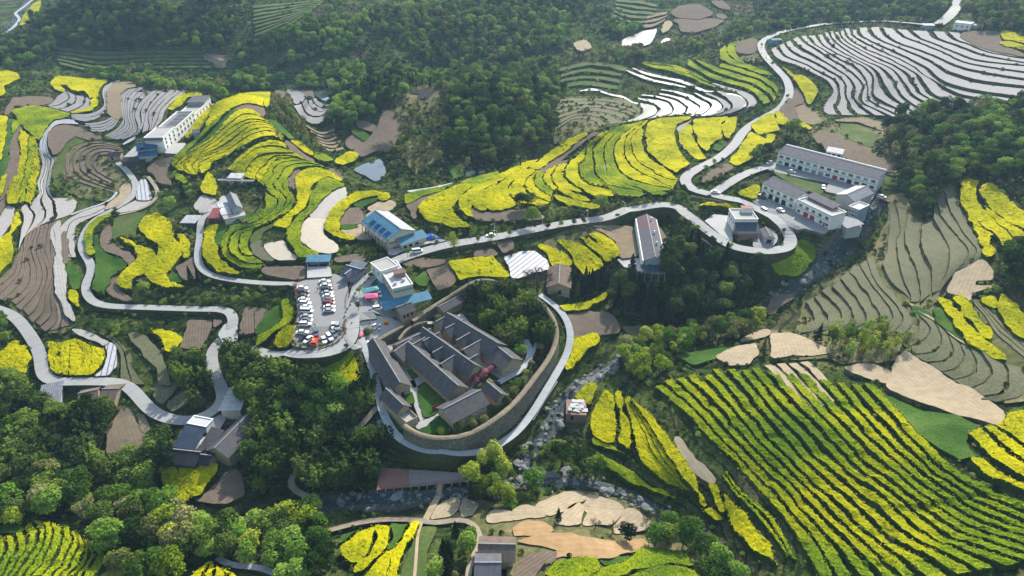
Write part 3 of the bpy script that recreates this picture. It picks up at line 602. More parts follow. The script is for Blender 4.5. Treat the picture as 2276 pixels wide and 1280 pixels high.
 "z0 1695,812 1760,872 1812,917; z0 1800,800 1840,840 1872,880"),
("dry stubble terraces stepping up from the stream bank", "D", "2 2 2 2", .17,
 "z8 240,740 290,800 300,880 210,950; z8 350,680 470,800 480,880 400,930; z8 480,590 600,740 650,860 590,930; z8 600,490 700,650 820,810 770,930; z8 700,440 760,610 880,740 965,880 900,970"),
("tall dry stubble terraces in the middle of the right valley side", "D", "1 1 1 1 1 2", .14,
 "z8 805,70 805,250 785,400 765,520 830,630 920,690; z8 850,120 880,290 850,350 880,560 920,650 950,745; z8 930,150 905,330 960,480 1000,650 1010,745; z8 1020,240 1010,380 1070,520 1080,690; z8 1100,210 1150,290 1200,400 1190,530 1140,670; z8 1110,40 1150,180 1250,300 1330,400 1310,480 1250,540; z8 1220,-20 1250,80 1310,200 1400,350 1430,420 1350,520"),
("shell-shaped dry terraces curving round the sandy plot", "D", "1 1 1 1 1 1 1 1", .17,
 "z8 960,790 1000,880 980,960 900,990; z8 1000,830 1065,900 1055,980 950,1040; z8 1110,880 1145,980 1110,1070 970,1100; z8 1190,960 1220,1060 1180,1130 1060,1150; z8 1270,1020 1300,1110 1250,1180 1150,1205; z8 1340,1050 1380,1150 1340,1230 1230,1255; z8 1410,1060 1480,1190 1450,1270 1340,1340; z8 1560,1150 1600,1260 1560,1340 1400,1380; z8 1680,1180 1720,1270 1680,1360 1520,1410"),
("grey-green terraces between the right-hand rapeseed strips", "D", "3", .2,
 "z8 1350,740 1430,830 1520,960 1620,1050 1740,1150; z8 1430,760 1530,860 1620,940 1740,1040"),
("thin sparse rapeseed strips above the curved white paddies", "y", "1 1", .3,
 "z24 480,350 640,410 800,440 1000,500 1160,550 1250,610 1420,655; z24 490,335 660,362 830,375 960,420 1100,460 1240,550 1425,630; z24 500,320 680,340 850,355 980,390 1120,430"),
("dim level terraces on the dark slope at the top, left of centre", "g", "8", .4,
 "z2 -20,30 200,15 450,-5; z2 -20,245 150,175 340,85"),
("dim terraces at the foot of the far hillside by the lone farmhouse", "g", "5", .45,
 "z1 330,300 700,335 1000,330 1340,335; z1 400,430 700,490 1000,455 1440,450"),
("dim terraces in the clearing at the top, right of centre", "g", "6", .45,
 "z3 690,-10 850,0 960,25; z3 640,130 760,190 900,180"),
("faint terraces under the far tilled flats", "B", "3", .4,
 "z3 880,100 960,80 1040,70; z3 850,190 930,180 1000,140"),
("sweeping yellow and green strips inside the upper road curve", "y", "1 1 1", .42,
 "z24 1065,385 1200,450 1350,540 1500,590 1700,640 1850,700 1950,790 2000,870; z24 1090,270 1200,360 1400,460 1600,530 1850,600 2000,670 2110,760 2150,830; z24 1460,400 1620,440 1800,500 1980,550 2080,620 2170,700 2195,770; z24 1500,330 1650,370 1850,440 2050,510 2170,580 2225,650"),
]
# curved white paddies: pairs of lower and upper edge lines
PADDY = [
("z24 -290,700 -100,690 60,740 260,790 380,850 470,870 510,930 500,975 400,1040 225,1100; z24 -290,690 -130,660 0,695 120,735 260,760 380,830 480,850 640,880 685,935 640,1000 470,1060"),
("z24 425,790 600,835 700,885 738,918 690,965 600,1020 500,1055; z24 430,778 620,800 770,825 850,875 878,935 840,985 720,1022"),
("z24 480,748 640,768 790,803 870,853 898,910 880,965 790,1010; z24 500,738 650,752 820,788 980,848 1052,910 1050,950 985,995"),
("z24 705,738 860,768 980,815 1060,875 1085,922 1060,965 1000,998; z24 720,722 900,757 1050,797 1150,848 1212,908 1190,950 1090,1005"),
("z24 730,682 900,713 1050,765 1180,835 1230,900 1200,950 1110,1010; z24 740,672 920,697 1100,742 1240,808 1340,868 1345,920 1200,1012"),
("z24 1150,720 1220,755 1310,805 1385,865 1370,920 1240,1005; z24 1170,712 1270,762 1380,800 1490,858 1500,900 1400,980 1270,1010"),
("z24 1290,728 1400,775 1500,845 1515,900 1400,980 1300,1008; z24 1320,718 1450,768 1560,818 1630,878 1620,915 1480,972 1370,1005"),
("z24 1430,700 1550,762 1640,845 1640,910 1500,978 1400,1005; z24 1450,692 1620,728 1750,768 1820,848 1800,900 1650,962 1500,1000"),
("z24 1380,600 1540,665 1720,728 1835,825 1830,892 1700,952 1560,997; z24 1390,588 1560,638 1740,688 1880,748 1950,828 1930,880 1800,960"),
("z24 370,408 560,492 800,543 1000,592 1170,663 1280,705 1400,710; z24 380,398 560,462 800,517 1000,557 1180,637 1300,683 1420,698"),
("z24 290,438 480,523 640,573 830,615 1060,655; z24 300,428 480,492 640,547 830,587 1040,637"),
]
POLY = """
h|z11 -60,900 40,800 260,735 420,705 620,740 820,800 1000,860 1010,980 880,1000 1100,1060 1200,1160 1260,1290 -40,1290 -40,1000
h|z10 1120,930 1180,800 1320,750 1480,780 1697,820 1697,1040 1500,1060 1470,960 1380,900 1250,905
h|z8 230,720 350,640 520,540 700,400 800,200 790,40 900,20 1000,200 1110,180 1100,20 1230,-30 1300,130 1450,360 1460,520 1250,560 1180,700 1100,760 1200,960 1340,1060 1500,1130 1560,1300 1400,1400 1200,1280 1100,1150 900,1040 850,960 650,950 400,960 190,960
h|z8 1340,720 1520,760 1700,900 1760,1000 1760,1400 1560,1420 1560,1180 1380,960
h|z2 930,600 1060,560 1200,560 1260,640 1300,800 1330,900 1240,1000 1180,1080 1060,1160 1000,1100 940,960 920,800 880,720
h|z3 270,640 500,635 720,650 860,700 870,760 700,820 560,860 400,900 270,960 240,800
h|z3 1380,250 1520,240 1620,260 1680,400 1600,420 1460,380 1360,330 1150,380 1240,330
h|z8 20,1130 20,930 320,960 650,1020 900,1020 860,1130 700,1150 500,1160 400,1120 200,1130
h|z25 380,450 700,560 900,320 1300,350 1560,450 1500,700 1640,860 1500,1140 1000,1080 700,900 640,640
h|z5 120,400 240,190 400,180 520,140 520,330 460,480 500,900 420,960 240,930 120,820 20,740 -40,700 -40,560
h|z4 60,710 200,570 330,720 440,780 640,770 880,850 900,1000 920,1120 850,1170 470,1040 290,900
h|z7 280,300 430,240 640,230 700,280 720,470 600,560 400,580 240,520 160,400
h|z9 700,500 700,330 780,150 900,130 1000,320 980,500 900,540
Y|z1 0,455 60,470 125,490 130,520 60,550 0,580 -30,520
Y|z1 -20,565 35,575 35,620 0,640 -20,630
Y|z1 215,30 270,0 265,50 230,110 180,150 130,170 150,110
Y|z1 335,540 375,505 450,512 560,520 720,527 660,575 640,650 610,650 560,600 500,605 440,560 400,560 430,610 390,605 350,575
Y|z1 640,650 645,690 600,730 480,748 470,738 560,728 605,690 610,650
S|z1 75,680 80,650 200,640 350,650 330,680 240,695 100,700 40,760 30,740
y|z1 80,730 200,700 330,715 470,758 430,780 350,790 290,860 258,930 200,880 150,830 120,780
B|z1 740,560 850,540 900,565 830,580 790,620 795,700 805,770 770,790 740,760 712,740 718,680 712,600
S|z1 320,880 380,835 450,830 520,845 600,885 680,912 600,925 500,890 430,940 400,1000 350,1020 325,950
g|z1 430,920 500,885 600,922 560,940 470,970 425,1040 405,1160 425,1240 350,1240 348,1150 380,1060 400,980
S|z1 970,1120 1040,1070 1180,1030 1140,1060 1100,1110 1090,1160 1130,1210 1140,1222 1060,1210 1020,1150 985,1130
Y|z20 10,305 20,270 70,200 180,120 300,95 420,95 470,115 430,130 330,135 250,150 215,215 150,275 60,300
Y|z20 1320,90 1180,82 930,110 700,185 625,230 640,262 600,310 530,420 490,470 490,510 530,510 650,400 750,325 850,265 950,225 1050,215 1150,235 1235,268 1215,200 1260,150
Y|z20 1200,115 1320,92 1300,200 1272,280 1250,262 1228,190
Y|z20 610,235 520,260 430,370 350,480 280,600 230,655 290,672 360,610 440,540 520,400 590,330 635,275
y|z20 870,255 740,340 600,500 470,610 330,750 180,880 85,960 75,930 200,820 350,700 430,620 490,530 620,450 740,350 800,290
G|z20 885,275 760,390 620,550 500,670 360,770 190,890 90,965 75,995 190,915 370,815 520,700 640,580 760,440 880,320
S|z20 895,250 960,228 1050,222 1150,245 1230,285 1245,380 1200,390 1170,360 1110,310 1020,290 940,295 870,320
y|z20 100,1105 170,1115 250,1170 270,1220 220,1250 130,1200 100,1150
Y|z20 520,1090 580,1120 640,1270 625,1395 540,1375 460,1345 450,1240 490,1150
G|z20 1290,420 1370,430 1500,560 1640,680 1560,680 1430,560 1330,480
Y|z20 1560,690 1640,680 1780,790 1870,850 1850,890 1720,820 1640,740
y|z20 1880,840 2020,880 2120,940 2000,960 1900,920 1850,890
S|z20 1500,700 1540,710 1700,850 1880,960 1800,935 1620,850 1530,760
Y|z2 520,1060 620,1000 680,1020 670,1050 570,1090 520,1075
Y|z20 1630,1180 1690,1090 1790,1050 1930,1045 2060,1090 2190,1170 2210,1215 2140,1185 2040,1140 1930,1185 1880,1240 z21 1880,30 1815,150 1765,340 1600,480 1520,610 1440,590 1360,570 1440,500 1620,360 1670,240 1635,60
y|z20 1895,1255 1940,1205 2040,1160 2140,1205 2255,1255 z21 2240,60 2040,160 1900,330 1760,470 1680,600 1680,740 1760,860 1930,930 1920,970 1680,970 1600,870 1515,740 1540,640 1625,490 1785,350 1840,150
S|z20 1540,1200 1590,1120 1640,1060 1700,1040 1660,1100 1620,1190 1635,1300 1560,1300
S|z20 2040,1060 2110,1060 2230,1190 2240,1215 2160,1140
y|z21 1230,140 1390,260 1360,360 1230,460 1080,535 900,520 1080,480 1260,360 1280,260
Y|z21 510,590 660,560 600,680 590,780 640,860 680,990 780,1090 930,1170 900,1195 780,1190 640,1130 540,1080 465,1000 470,850 490,720
G|z21 660,565 740,540 840,545 740,640 690,740 680,810 640,830 600,760 600,690 620,620
G|z21 890,515 1080,440 1200,400 1100,470 960,515
g|z21 1130,640 1360,545 1340,600 1240,640 1200,740 1060,810 1060,740 1090,680
D|z21 1060,820 1200,750 1200,830 1250,900 1370,1010 1250,1010 1110,930
C0|z21 1225,830 1490,760 1520,850 1650,1000 1410,1010 1320,950
C0|z21 1800,480 2030,492 2000,560 1970,680 2020,740 2140,800 2180,895 2050,920 1880,890 1760,820 1690,740 1680,620 1740,530
F|z21 1800,460 1960,280 2060,180 2200,100 2276,90 2276,200 2200,260 2080,380 2030,480
S|z21 1200,1140 1260,1100 1750,1095 1740,1240 1560,1235 1260,1195
S|z21 110,1110 345,985 360,1120 440,1230 240,1260
F|z21 450,190 640,240 620,300 640,380 530,400 440,430 330,330
Y|z6 835,20 760,12 660,25 580,60 500,140 455,210 455,265 500,300 570,325 640,337 655,322 580,290 548,265 545,210 580,140 640,90 720,55 835,35
S|z6 590,135 690,125 712,215 700,225 560,235 548,208
G|z6 555,240 660,235 680,248 600,263 555,260
T|z6 560,272 605,275 700,222 740,260 772,325 680,330 600,297
G|z6 640,92 800,50 790,75 700,122 660,112
Y|z6 800,55 850,22 890,40 880,70 830,75
T|z6 730,125 860,70 925,90 900,130 780,155
S|z6 520,455 640,435 730,445 700,475 520,475
y|z22 0,995 150,940 450,890 650,832 480,920 200,1010 0,1100
S|z22 30,1110 200,1015 540,915 440,980 250,1060 170,1120 140,1200 150,1275 105,1280
Y|z22 160,1130 250,1050 450,960 640,870 760,845 850,870 750,940 660,1020 610,1110 620,1200 z6 1330,190 1415,245 1290,247 1140,205 1075,160 1060,115
y|z22 690,845 800,790 1050,720 1190,690 1160,740 1000,820 870,868 830,850
Y|z22 1580,635 1740,520 1920,390 2100,270 z23 0,355 200,250 385,190 395,212 200,345 0,465 z22 2150,345 2000,450 1840,560 1680,655
S|z22 1700,675 1850,575 2010,465 z23 0,485 200,370 400,230 430,190 520,198 420,240 250,370 100,480 0,580 z22 2070,545 1950,605 1790,690
Y|z22 690,1080 720,1010 830,910 1000,830 1250,705 1400,625 1560,562 1700,535 1640,590 1560,630 1400,690 1150,830 980,930 860,1050 820,1170 880,1270 800,1250 700,1160
Y|z22 865,1060 955,955 1140,855 1160,835 1070,925 965,1012 965,1065 1035,1180 960,1180 870,1130
Y|z22 985,1020 1080,925 1200,845 1400,700 1550,650 1480,720 1350,830 1285,900 1285,980 1385,1090 1380,1130 1200,1180 1080,1170 995,1090
Y|z22 1315,900 1380,815 1500,695 1580,655 1655,680 1555,760 1508,850 1518,955 1620,1015 1825,1088 1700,1110 1500,1090 1400,1030 1315,950
Y|z22 1860,990 1950,1000 2276,1090 z23 540,1130 500,1150 300,1140 100,1090 z22 2100,1120 1950,1050
Y|z22 1930,910 1980,900 2120,950 2276,1020 z23 400,1045 380,1058 200,1040 z22 2100,1000
S|z6 1415,130 1500,160 1620,155 1697,140 z7 80,145 210,185 120,200 0,197 z6 1600,205 1480,205 1440,190
W|z23 585,568 600,680 700,790 850,840 1000,890 1160,970 1150,985 1000,930 860,880 720,850 620,830 520,740 462,650 480,602
y|z23 610,855 700,868 860,895 1090,972 1050,1000 860,1000 740,960
y|z23 1150,912 1250,930 1400,970 1400,990 1180,980
Y|z23 1140,80 1250,30 1400,10 1700,0 1640,30 1500,90 1470,180 1480,300 1530,450 1600,530 1660,590 1500,700 1400,640 1250,520 1150,430 1112,300 1112,160
W|z23 1512,100 1690,32 1600,130 1588,160 1512,183
Y|z23 1512,192 1600,162 1660,75 1690,180 1720,300 1780,400 1860,520 1750,535 1640,440 1560,320
Y|z23 1710,32 1900,20 2150,0 2060,80 2050,170 2070,280 1970,310 1880,435 1780,330 1740,220 1720,110
Y|z23 2072,110 2160,20 2276,0 2255,110 2200,230 2150,272 2100,200
G|z23 1950,390 2000,330 2110,370 2050,430
S|z23 1800,800 1900,710 2130,590 2225,625 2140,690 2000,770 1850,825
Y|z3 1430,1070 1540,925 1570,872 1680,930 1697,960 1600,1030 1480,1098
Y|z4 -105,830 -70,800 0,755 40,750 80,865 0,880 -60,890
Y|z4 52,742 80,735 150,810 100,830 62,800
Y|z4 -130,895 -60,900 -20,920 -60,960 -130,940
Y|z4 0,885 55,892 30,940 0,948
Y|z4 185,822 240,812 305,850 280,862
Y|z4 100,440 180,500 240,500 330,580 330,620 290,690 262,690 240,610 200,550 150,500
S|z4 85,720 190,600 218,600 240,680 185,690 172,715 200,780 205,812 130,800
B|z4 185,705 230,675 365,800 290,822 222,798
B|z4 440,795 640,782 860,847 830,878 740,852 600,800
g|z4 480,800 600,822 735,890 700,980 560,930 480,880
S|z4 300,900 340,872 480,892 500,930 620,970 690,1030 900,1110 850,1140 640,1100 480,1030 380,980
S|z4 1275,238 1300,213 1530,210 1540,272 1650,340 1720,372 1500,332 1380,298
Y|z4 1542,205 1600,205 1740,265 1740,292 1560,258
Y|z4 1530,280 1600,272 1740,315 1740,335 1560,302
Y|z24 860,372 960,388 1110,460 1060,475 930,430
y|z24 1560,110 1550,210 1620,290 1780,345 1960,410 2140,485 2130,505 2000,470 1800,400 1620,350 1490,280 1480,180
y|z24 1730,50 1660,160 1680,240 1755,315 1790,345 1680,305 1590,225 1570,120
S|z24 1740,65 1935,42 1935,150 1880,215 1720,208 1672,150
Q|z3 720,262 860,205 960,187 940,240 910,290 840,310 760,330 722,318
Q|z3 970,290 1000,252 1050,250 1035,272
T|z3 985,215 1000,150 1040,137 1055,160 1020,200
S|z3 1060,132 1180,122 1400,130 1340,170 1200,210 1110,200 1100,150
S|z3 1110,40 1230,30 1330,90 1230,122 1090,110 1040,80
S|z3 1310,10 1380,5 1450,60 1380,50
S|z3 1345,92 1400,100 1420,122 1350,110
T|z3 400,290 480,265 520,310 440,335
W|z2 200,592 290,602 320,632 310,670 260,690 230,642
S|z2 120,602 200,612 228,660 220,690 170,660
S|z2 290,600 360,600 400,640 330,640
P|z2 640,1125 700,1085 780,1065 815,1045 850,1080 862,1140 838,1180 790,1202 720,1165
P|z2 370,597 460,597 500,640 490,670 440,663 400,640
S|z2 640,1000 740,930 800,850 840,740 900,740 925,820 940,900 870,1000 790,985 700,1035
S|z2 600,920 650,885 715,940 640,990 592,960
G|z2 625,845 720,872 752,910 720,933 640,890
S|z2 650,810 700,800 790,832 780,868 700,850
S|z2 440,760 490,725 510,790
K|z2 1010,612 1080,592 1200,582 1190,602 1120,650 1060,650 1080,620
P|z2 1380,1132 1430,1122 1520,1120 1520,1140 1450,1160 1385,1170
G|z2 1265,1092 1370,1102 1375,1160 1300,1190
Y|z25 0,40 100,60 88,170 52,330 28,500 0,600 -60,600 -60,40
G|z25 92,82 180,92 150,280 102,480 110,600 60,720 -20,860 -20,600 30,520 62,330
y|z25 182,92 250,132 220,200 155,265 155,170
S|z25 250,155 285,190 232,260 225,400 240,560 210,700 195,820 118,880 82,980 40,1080 -20,1120 0,1060 60,960 80,780 120,600 140,460 130,370 190,240
Y|z25 0,880 80,742 60,880 48,1000 -20,1070
F|z5 392,205 352,245 332,290 368,420 358,560 378,700 430,830 490,880 500,868 480,800 430,700 440,560 402,400 410,330
S|z5 420,282 448,292 450,370 445,490 420,488 410,380
G|z5 440,472 470,480 530,570 528,650 480,668 450,560
Y|z5 455,667 480,665 520,730 530,780 510,778 470,720
F|z5 60,105 100,112 90,200 0,340 -30,300 -20,190 30,130
Y|z5 120,130 140,220 82,290 90,400 60,500 -10,565 -10,340 60,280 100,180
Y|z5 50,-5 160,-10 110,70 120,100 60,95 40,60
Y|z5 -10,0 35,0 20,40 -10,60
S|z5 36,0 58,20 30,100 -10,190 -10,60
S|z5 700,240 735,245 725,330 760,390 850,420 895,480 862,518 850,480 800,440 710,410 667,360 670,300
y|z5 570,262 640,192 740,162 700,192 612,260 602,340 622,430 592,438 562,380
G|z5 640,300 655,380 700,430 830,470 840,510 740,580 700,640 690,700 640,680 605,650 635,560 640,490 620,380
g|z5 750,192 900,152 1050,172 950,190 910,230 895,330 860,320 800,305 770,320 790,370 860,400 770,385 735,320 745,245
Y|z5 785,320 850,330 910,370 1000,400 1025,460 980,540 900,570 860,610 880,665 800,655 780,630 785,580 830,530 890,490 920,430 880,380 820,350
Y|z5 925,240 950,190 1040,160 1100,200 1140,240 1140,300 1200,380 1210,430 1150,500 1100,560 1120,620 1220,645 1100,650 1000,610 960,570 990,500 1050,440 1060,380 980,320 930,280
Y|z5 1170,300 1220,300 1250,370 1245,440 1215,460 1210,390
S|z5 705,640 735,590 780,565 775,650 800,680 880,730 820,735 740,710 710,685
S|z5 870,590 985,532 955,580 990,618 920,602
G|z5 1105,562 1140,540 1220,600 1160,620 1110,600
S|z5 1250,872 1400,870 1398,920 1370,960 1320,1060 1200,1040
S|z5 1412,862 1470,870 1412,918
S|z5 1622,782 1697,790 1697,940 1592,958
S|z6 0,792 75,800 50,860 0,930
G|z6 0,930 60,822 110,770 170,780 180,830 120,915 60,945 0,960
y|z6 165,740 210,722 240,790 230,870 180,900 100,950 0,1040 0,970 110,928 188,840
Y|z6 120,1030 140,970 200,912 270,905 240,980 220,1040 160,1050
Y|z5 980,920 1060,925 1150,950 1210,980 1210,1000 1130,1070 1100,1060 1080,1020 1020,960
L|z5 700,1022 750,1022 775,1080 770,1160 720,1230 620,1238 690,1180 708,1090
F|z5 470,925 540,930 720,1010 680,1038 560,980
D|z5 842,947 930,952 1010,1010 1060,1090 1100,1200 1130,1290 1050,1290 1040,1180 960,1100 880,1010
Y|z5 -20,1110 70,1020 110,1010 120,1050 160,1040 200,1090 210,1120 180,1150 170,1220 120,1210 60,1170 0,1190
B|z9 850,160 890,240 940,320 970,380 960,470 890,505 770,505 720,480 710,350 750,260 800,180
B|z9 905,200 958,222 985,300 960,328 925,280
D|z9 1035,5 1180,5 1150,60 1080,138 1035,110 1022,60
D|z9 1095,150 1200,62 1255,72 1230,130 1140,188
Y|z9 1080,590 1140,565 1170,600 1200,680 1260,745 1240,790 1190,805 1130,740 1090,680
Y|z9 1188,572 1280,565 1370,530 1450,535 1440,590 1380,650 1320,750 1272,758 1212,670
S|z9 1560,572 1590,620 1610,740 1500,790 1370,790 1285,782 1340,760 1440,670 1490,600
y|z9 -20,700 80,655 150,648 165,700 140,765 60,775 -20,740
G|z9 0,945 140,935 160,980 90,1000 0,1000
Y|z6 440,1245 540,1235 600,1180 650,1105 680,1180 700,1250 620,1290 520,1330 460,1310
y|z6 430,1180 560,1130 640,1070 648,1098 600,1165 540,1225 440,1235
Y|z10 560,1080 690,980 778,965 778,1040 738,1135 700,1200 620,1200 560,1130
Y|z10 792,950 880,955 888,1010 850,1100 720,1230 640,1260 640,1220 745,1140 792,1040
G|z10 892,935 1010,935 960,1030 930,1080 862,1105 898,1020
Y|z10 1020,930 1080,920 1060,980 1000,1060 960,1130 925,1290 860,1290 885,1180 945,1080 985,990
Y|z10 930,1092 850,1125 800,1200 710,1290 850,1290 868,1180 915,1130
G|z10 540,1070 560,1010 680,972 620,1020
g|z10 1090,955 1195,955 1180,1000 1130,1130 1130,1290 940,1290 1010,1100
T|z10 1152,900 1190,822 1320,768 1338,780 1325,860 1280,880
T|z10 1342,855 1380,772 1468,815 1430,878 1362,885
T|z10 1522,888 1550,857 1690,857 1700,898 1530,922
T|z11 0,850 40,820 100,810 130,830 212,873 140,880 0,898
T|z11 152,820 270,752 400,722 468,732 478,760 400,790 330,848 250,872 202,850
T|z11 492,737 600,770 718,820 725,845 560,847 487,858 472,800
T|z11 332,868 440,802 468,832 448,928 370,948 275,930
T|z11 472,900 503,865 640,857 710,867 640,938 462,938
T|z11 690,915 742,850 790,842 918,920 880,958 760,990 665,985
O|z11 0,962 90,922 200,930 268,970 180,998 0,1018
O|z11 25,1050 220,1003 400,1003 700,1062 860,1042 900,1080 780,1120 620,1150 440,1158 330,1148 230,1178 300,1110 180,1080
S|z11 0,1290 60,1160 180,1117 298,1117 278,1180 190,1228 140,1290
y|z11 190,1290 260,1192 400,1157 550,1167 558,1220 480,1290
y|z11 490,1290 700,1212 850,1112 1000,1097 1130,1140 1185,1205 1100,1198 900,1205 720,1268
y|z11 750,1290 900,1217 1060,1212 1200,1252 1220,1290
G|z11 575,1168 775,1142 765,1178 600,1198
Y|z11 575,80 610,50 662,80 678,200 688,330 668,398 600,400 520,340 512,300 532,200
Y|z11 678,60 710,60 728,180 778,260 783,458 693,410 712,290 695,180
Y|z11 1140,662 1200,662 1280,780 1283,830 1240,820 1210,740
Y|z11 1248,842 1310,832 1392,900 1388,920 1320,910
y|z11 450,410 560,470 660,510 780,590 900,670 1000,720 1095,765 1080,780 1000,750 880,700 760,650 680,590 560,510 430,440
y|z11 520,370 640,410 775,482 775,508 640,440 530,410
Y|z11 400,100 480,0 555,10 558,60 510,150 470,140
T|z11 1080,362 1140,430 1220,520 1280,590 1335,650 1310,663 1230,620 1170,550 1100,440
Y|z11 1292,672 1340,682 1388,780 1408,860 1380,868 1330,780
Y|z11 1382,722 1430,750 1560,900 1697,1090 z12 75,1200 70,1220 20,1190 z11 1560,1080 1440,930 1400,800
Y|z12 1560,270 1590,200 1740,190 1740,350 1640,300
Y|z12 1340,492 1400,510 1500,580 1740,690 1740,730 1600,680 1450,600 1350,520
G|z12 810,100 1000,182 1280,222 1400,290 1310,350 1360,480 1280,515 1130,430 1000,330 900,220
T|z8 860,1130 910,1068 980,1120 1130,1200 1230,1280 z12 1330,40 1450,110 1560,190 1573,230 1530,278 1200,190 900,80 785,25
T|z8 515,1178 600,1157 700,1160 800,1200 848,1250 838,1290 700,1260 560,1210
T|z8 25,1108 25,960 150,955 300,1010 428,1080 300,1098 150,1093 60,1118
G|z8 955,772 1040,792 1088,850 1060,868 985,820
G|z8 1112,782 1160,792 1250,900 1328,1000 1328,1033 1220,960 1115,870
T|z8 1192,680 1240,562 1410,462 1478,510 1488,598 1380,602 1370,640 1498,642 1360,680 1340,738 1280,700
Y|z4 1265,1290 1290,1190 1345,1185 1405,1205 1370,1260 z8 1372,40 1425,140 1560,252 1628,350 1600,388 1557,380 1510,300 1340,178 1282,110
Y|z4 1410,1240 1440,1212 1500,1222 1540,1280 z8 1560,40 1640,110 1740,200 1740,270 1600,220 1500,150 1435,80 1400,20
Y|z8 1428,108 1500,162 1620,242 1740,310 1740,370 1622,383 1640,320 1560,245 1470,178
Y|z8 1332,192 1390,212 1498,310 1440,383 1420,368 1390,290
Y|z8 1436,387 1480,372 1500,410 1470,448 1432,438
Y|z8 1112,738 1140,717 1218,752 1305,870 1430,995 1590,1132 1500,1110 1330,1010 1230,890 1162,770
Y|z8 1222,720 1290,697 1330,760 1400,860 1460,920 1480,990 1442,985 1340,870
Y|z8 1537,692 1570,702 1740,870 1740,1000 1640,950 1560,870 1540,810
Y|z8 1422,722 1488,712 1513,740 1508,788 1450,760
y|z8 190,345 240,345 320,385 320,450 250,530 180,570 80,578 25,515 35,480 120,470 170,430 192,380
S|z8 0,820 30,712 120,697 178,712 100,760 30,828
Y|z7 165,380 180,372 260,390 340,430 385,480 370,530 300,545 262,510 232,430
Y|z7 287,342 380,347 470,382 560,450 598,500 520,540 480,568 422,510 402,440 352,380
Y|z7 427,317 490,320 560,370 640,440 653,470 620,483 560,420 480,350
Y|z7 492,302 560,292 640,332 690,390 698,440 660,453 600,390 540,330
L|z6 1642,455 1697,437 z7 60,415 140,412 208,460 248,525 150,553 20,588 z6 1692,588 1670,520
B|z7 530,247 640,242 780,252 795,300 825,440 720,458 700,400 690,350 620,290
Y|z7 302,772 330,767 420,767 520,742 600,692 640,670 640,700 560,748 480,788 342,810
S|z7 348,842 440,817 640,822 688,880 698,938 640,952 560,952 402,983 372,910
D|z7 732,912 830,902 920,907 998,940 900,958 790,983
Y|z7 402,987 558,957 578,1000 500,1048 440,1118 390,1188 347,1198 372,1100
Y|z7 1227,112 1300,87 1420,97 1508,130 1440,128 1300,105
Y|z7 1492,22 1530,5 1600,-30 1640,-20 1600,60 1500,40
T|z7 1342,1110 1480,1042 1608,1022 1618,1080 1560,1148 1440,1168
T|z7 1502,1010 1600,942 1697,932 1697,958 1600,988
G|z7 1082,1102 1330,1062 1490,1042 1340,1125 1200,1158
Y|z6 1277,487 1400,462 1560,447 1600,482 1640,530 1673,580 1600,583 1460,563 1347,603 1312,540
S|z6 1132,530 1260,492 1318,590 1290,640 1200,668 1162,600
S|z6 970,480 1100,462 1250,472 1240,490 1120,513 980,500
S|z6 1442,412 1560,397 1598,430 1440,450
S|z6 1582,352 1697,332 1697,388 1632,418
G|z6 1032,600 1110,542 1148,600 1120,648 1062,638
L|z25 1770,850 1850,840 1915,1100 1710,1105
F|z25 1700,1110 1910,1110 1850,1190 1700,1230 1500,1262 1450,1262
T|z25 1560,920 1640,900 1680,1020 1500,1160 1330,1220 1380,1160 1500,1060
L|z25 1540,400 1720,290 1720,320 1560,415
L|z24 1560,730 1640,730 1760,770 1805,840 1795,890 1640,930 1650,840
"""
MNAME = {'Y': ('rapeseed_field', 'yellow flowering rapeseed field'), 'y': ('young_rapeseed_field', 'thinner green-yellow rapeseed patch'), 'V': ('rapeseed_rows', 'rapeseed rows'),
 'G': ('green_crop_field', 'low green crop patch'), 'g': ('grass_patch', 'rough grassy patch'), 'S': ('tilled_field', 'bare brown tilled plot'), 'T': ('sandy_field', 'pale tan bare plot'),
 'C0': ('cream_field', 'smooth cream-coloured bare plot'), 'O': ('ochre_field', 'ochre bare plot'), 'B': ('stubble_field', 'brown stubble plot'), 'K': ('burnt_plot', 'black burnt plot'),
 'h': ('dry_meadow', 'dry tan and green meadow ground'), 'D': ('dry_field', 'grey-green dry stubble plot'), 'W': ('film_field', 'plot covered in white plastic film'), 'L': ('film_row_field', 'plot striped with rows of white film'),
 'F': ('grey_field', 'grey worn-film plot'), 'P': ('pond', 'still reflecting pond'), 'Q': ('flooded_paddy', 'flooded paddy glinting in the sun')}
LAND = [("the walled stone manor", 1020, 830), ("the car park", 700, 700), ("the blue-roofed hall", 880, 520), ("the white village row", 1830, 380), ("the hairpin-bend house", 1655, 510),
 ("the long red and grey hall", 1445, 545), ("the grey hillside farmhouse", 545, 450), ("the long white building on the left ridge", 405, 270), ("the blue pavilion", 335, 340),
 ("the valley pond", 830, 380), ("the glinting pond", 1330, 215), ("the film terrace fan", 1960, 170), ("the fallen-roof hut by the stream", 1280, 910), ("the riverside deck", 930, 1065),
 ("the tiled cottage at the bottom edge", 1100, 1225), ("the dark-tiled farm by the grove", 470, 980), ("the lower left road bend", 100, 820), ("the bottom left knoll", 110, 1220),
 ("the cream plots above the car park", 690, 520), ("the upper road curve", 1740, 180), ("the stubble terraces", 1980, 620), ("the striped hillside", 1850, 1050), ("the sandy wedge plot", 2090, 860),
 ("the upper left river", 40, 60), ("the far woods", 800, 90), ("the left road", 200, 560), ("the old stone barn", 1240, 630), ("the right-hand grove", 2150, 300), ("the bridge path", 960, 1120), ("the far tilled flats", 1560, 60)]
_seen = {}
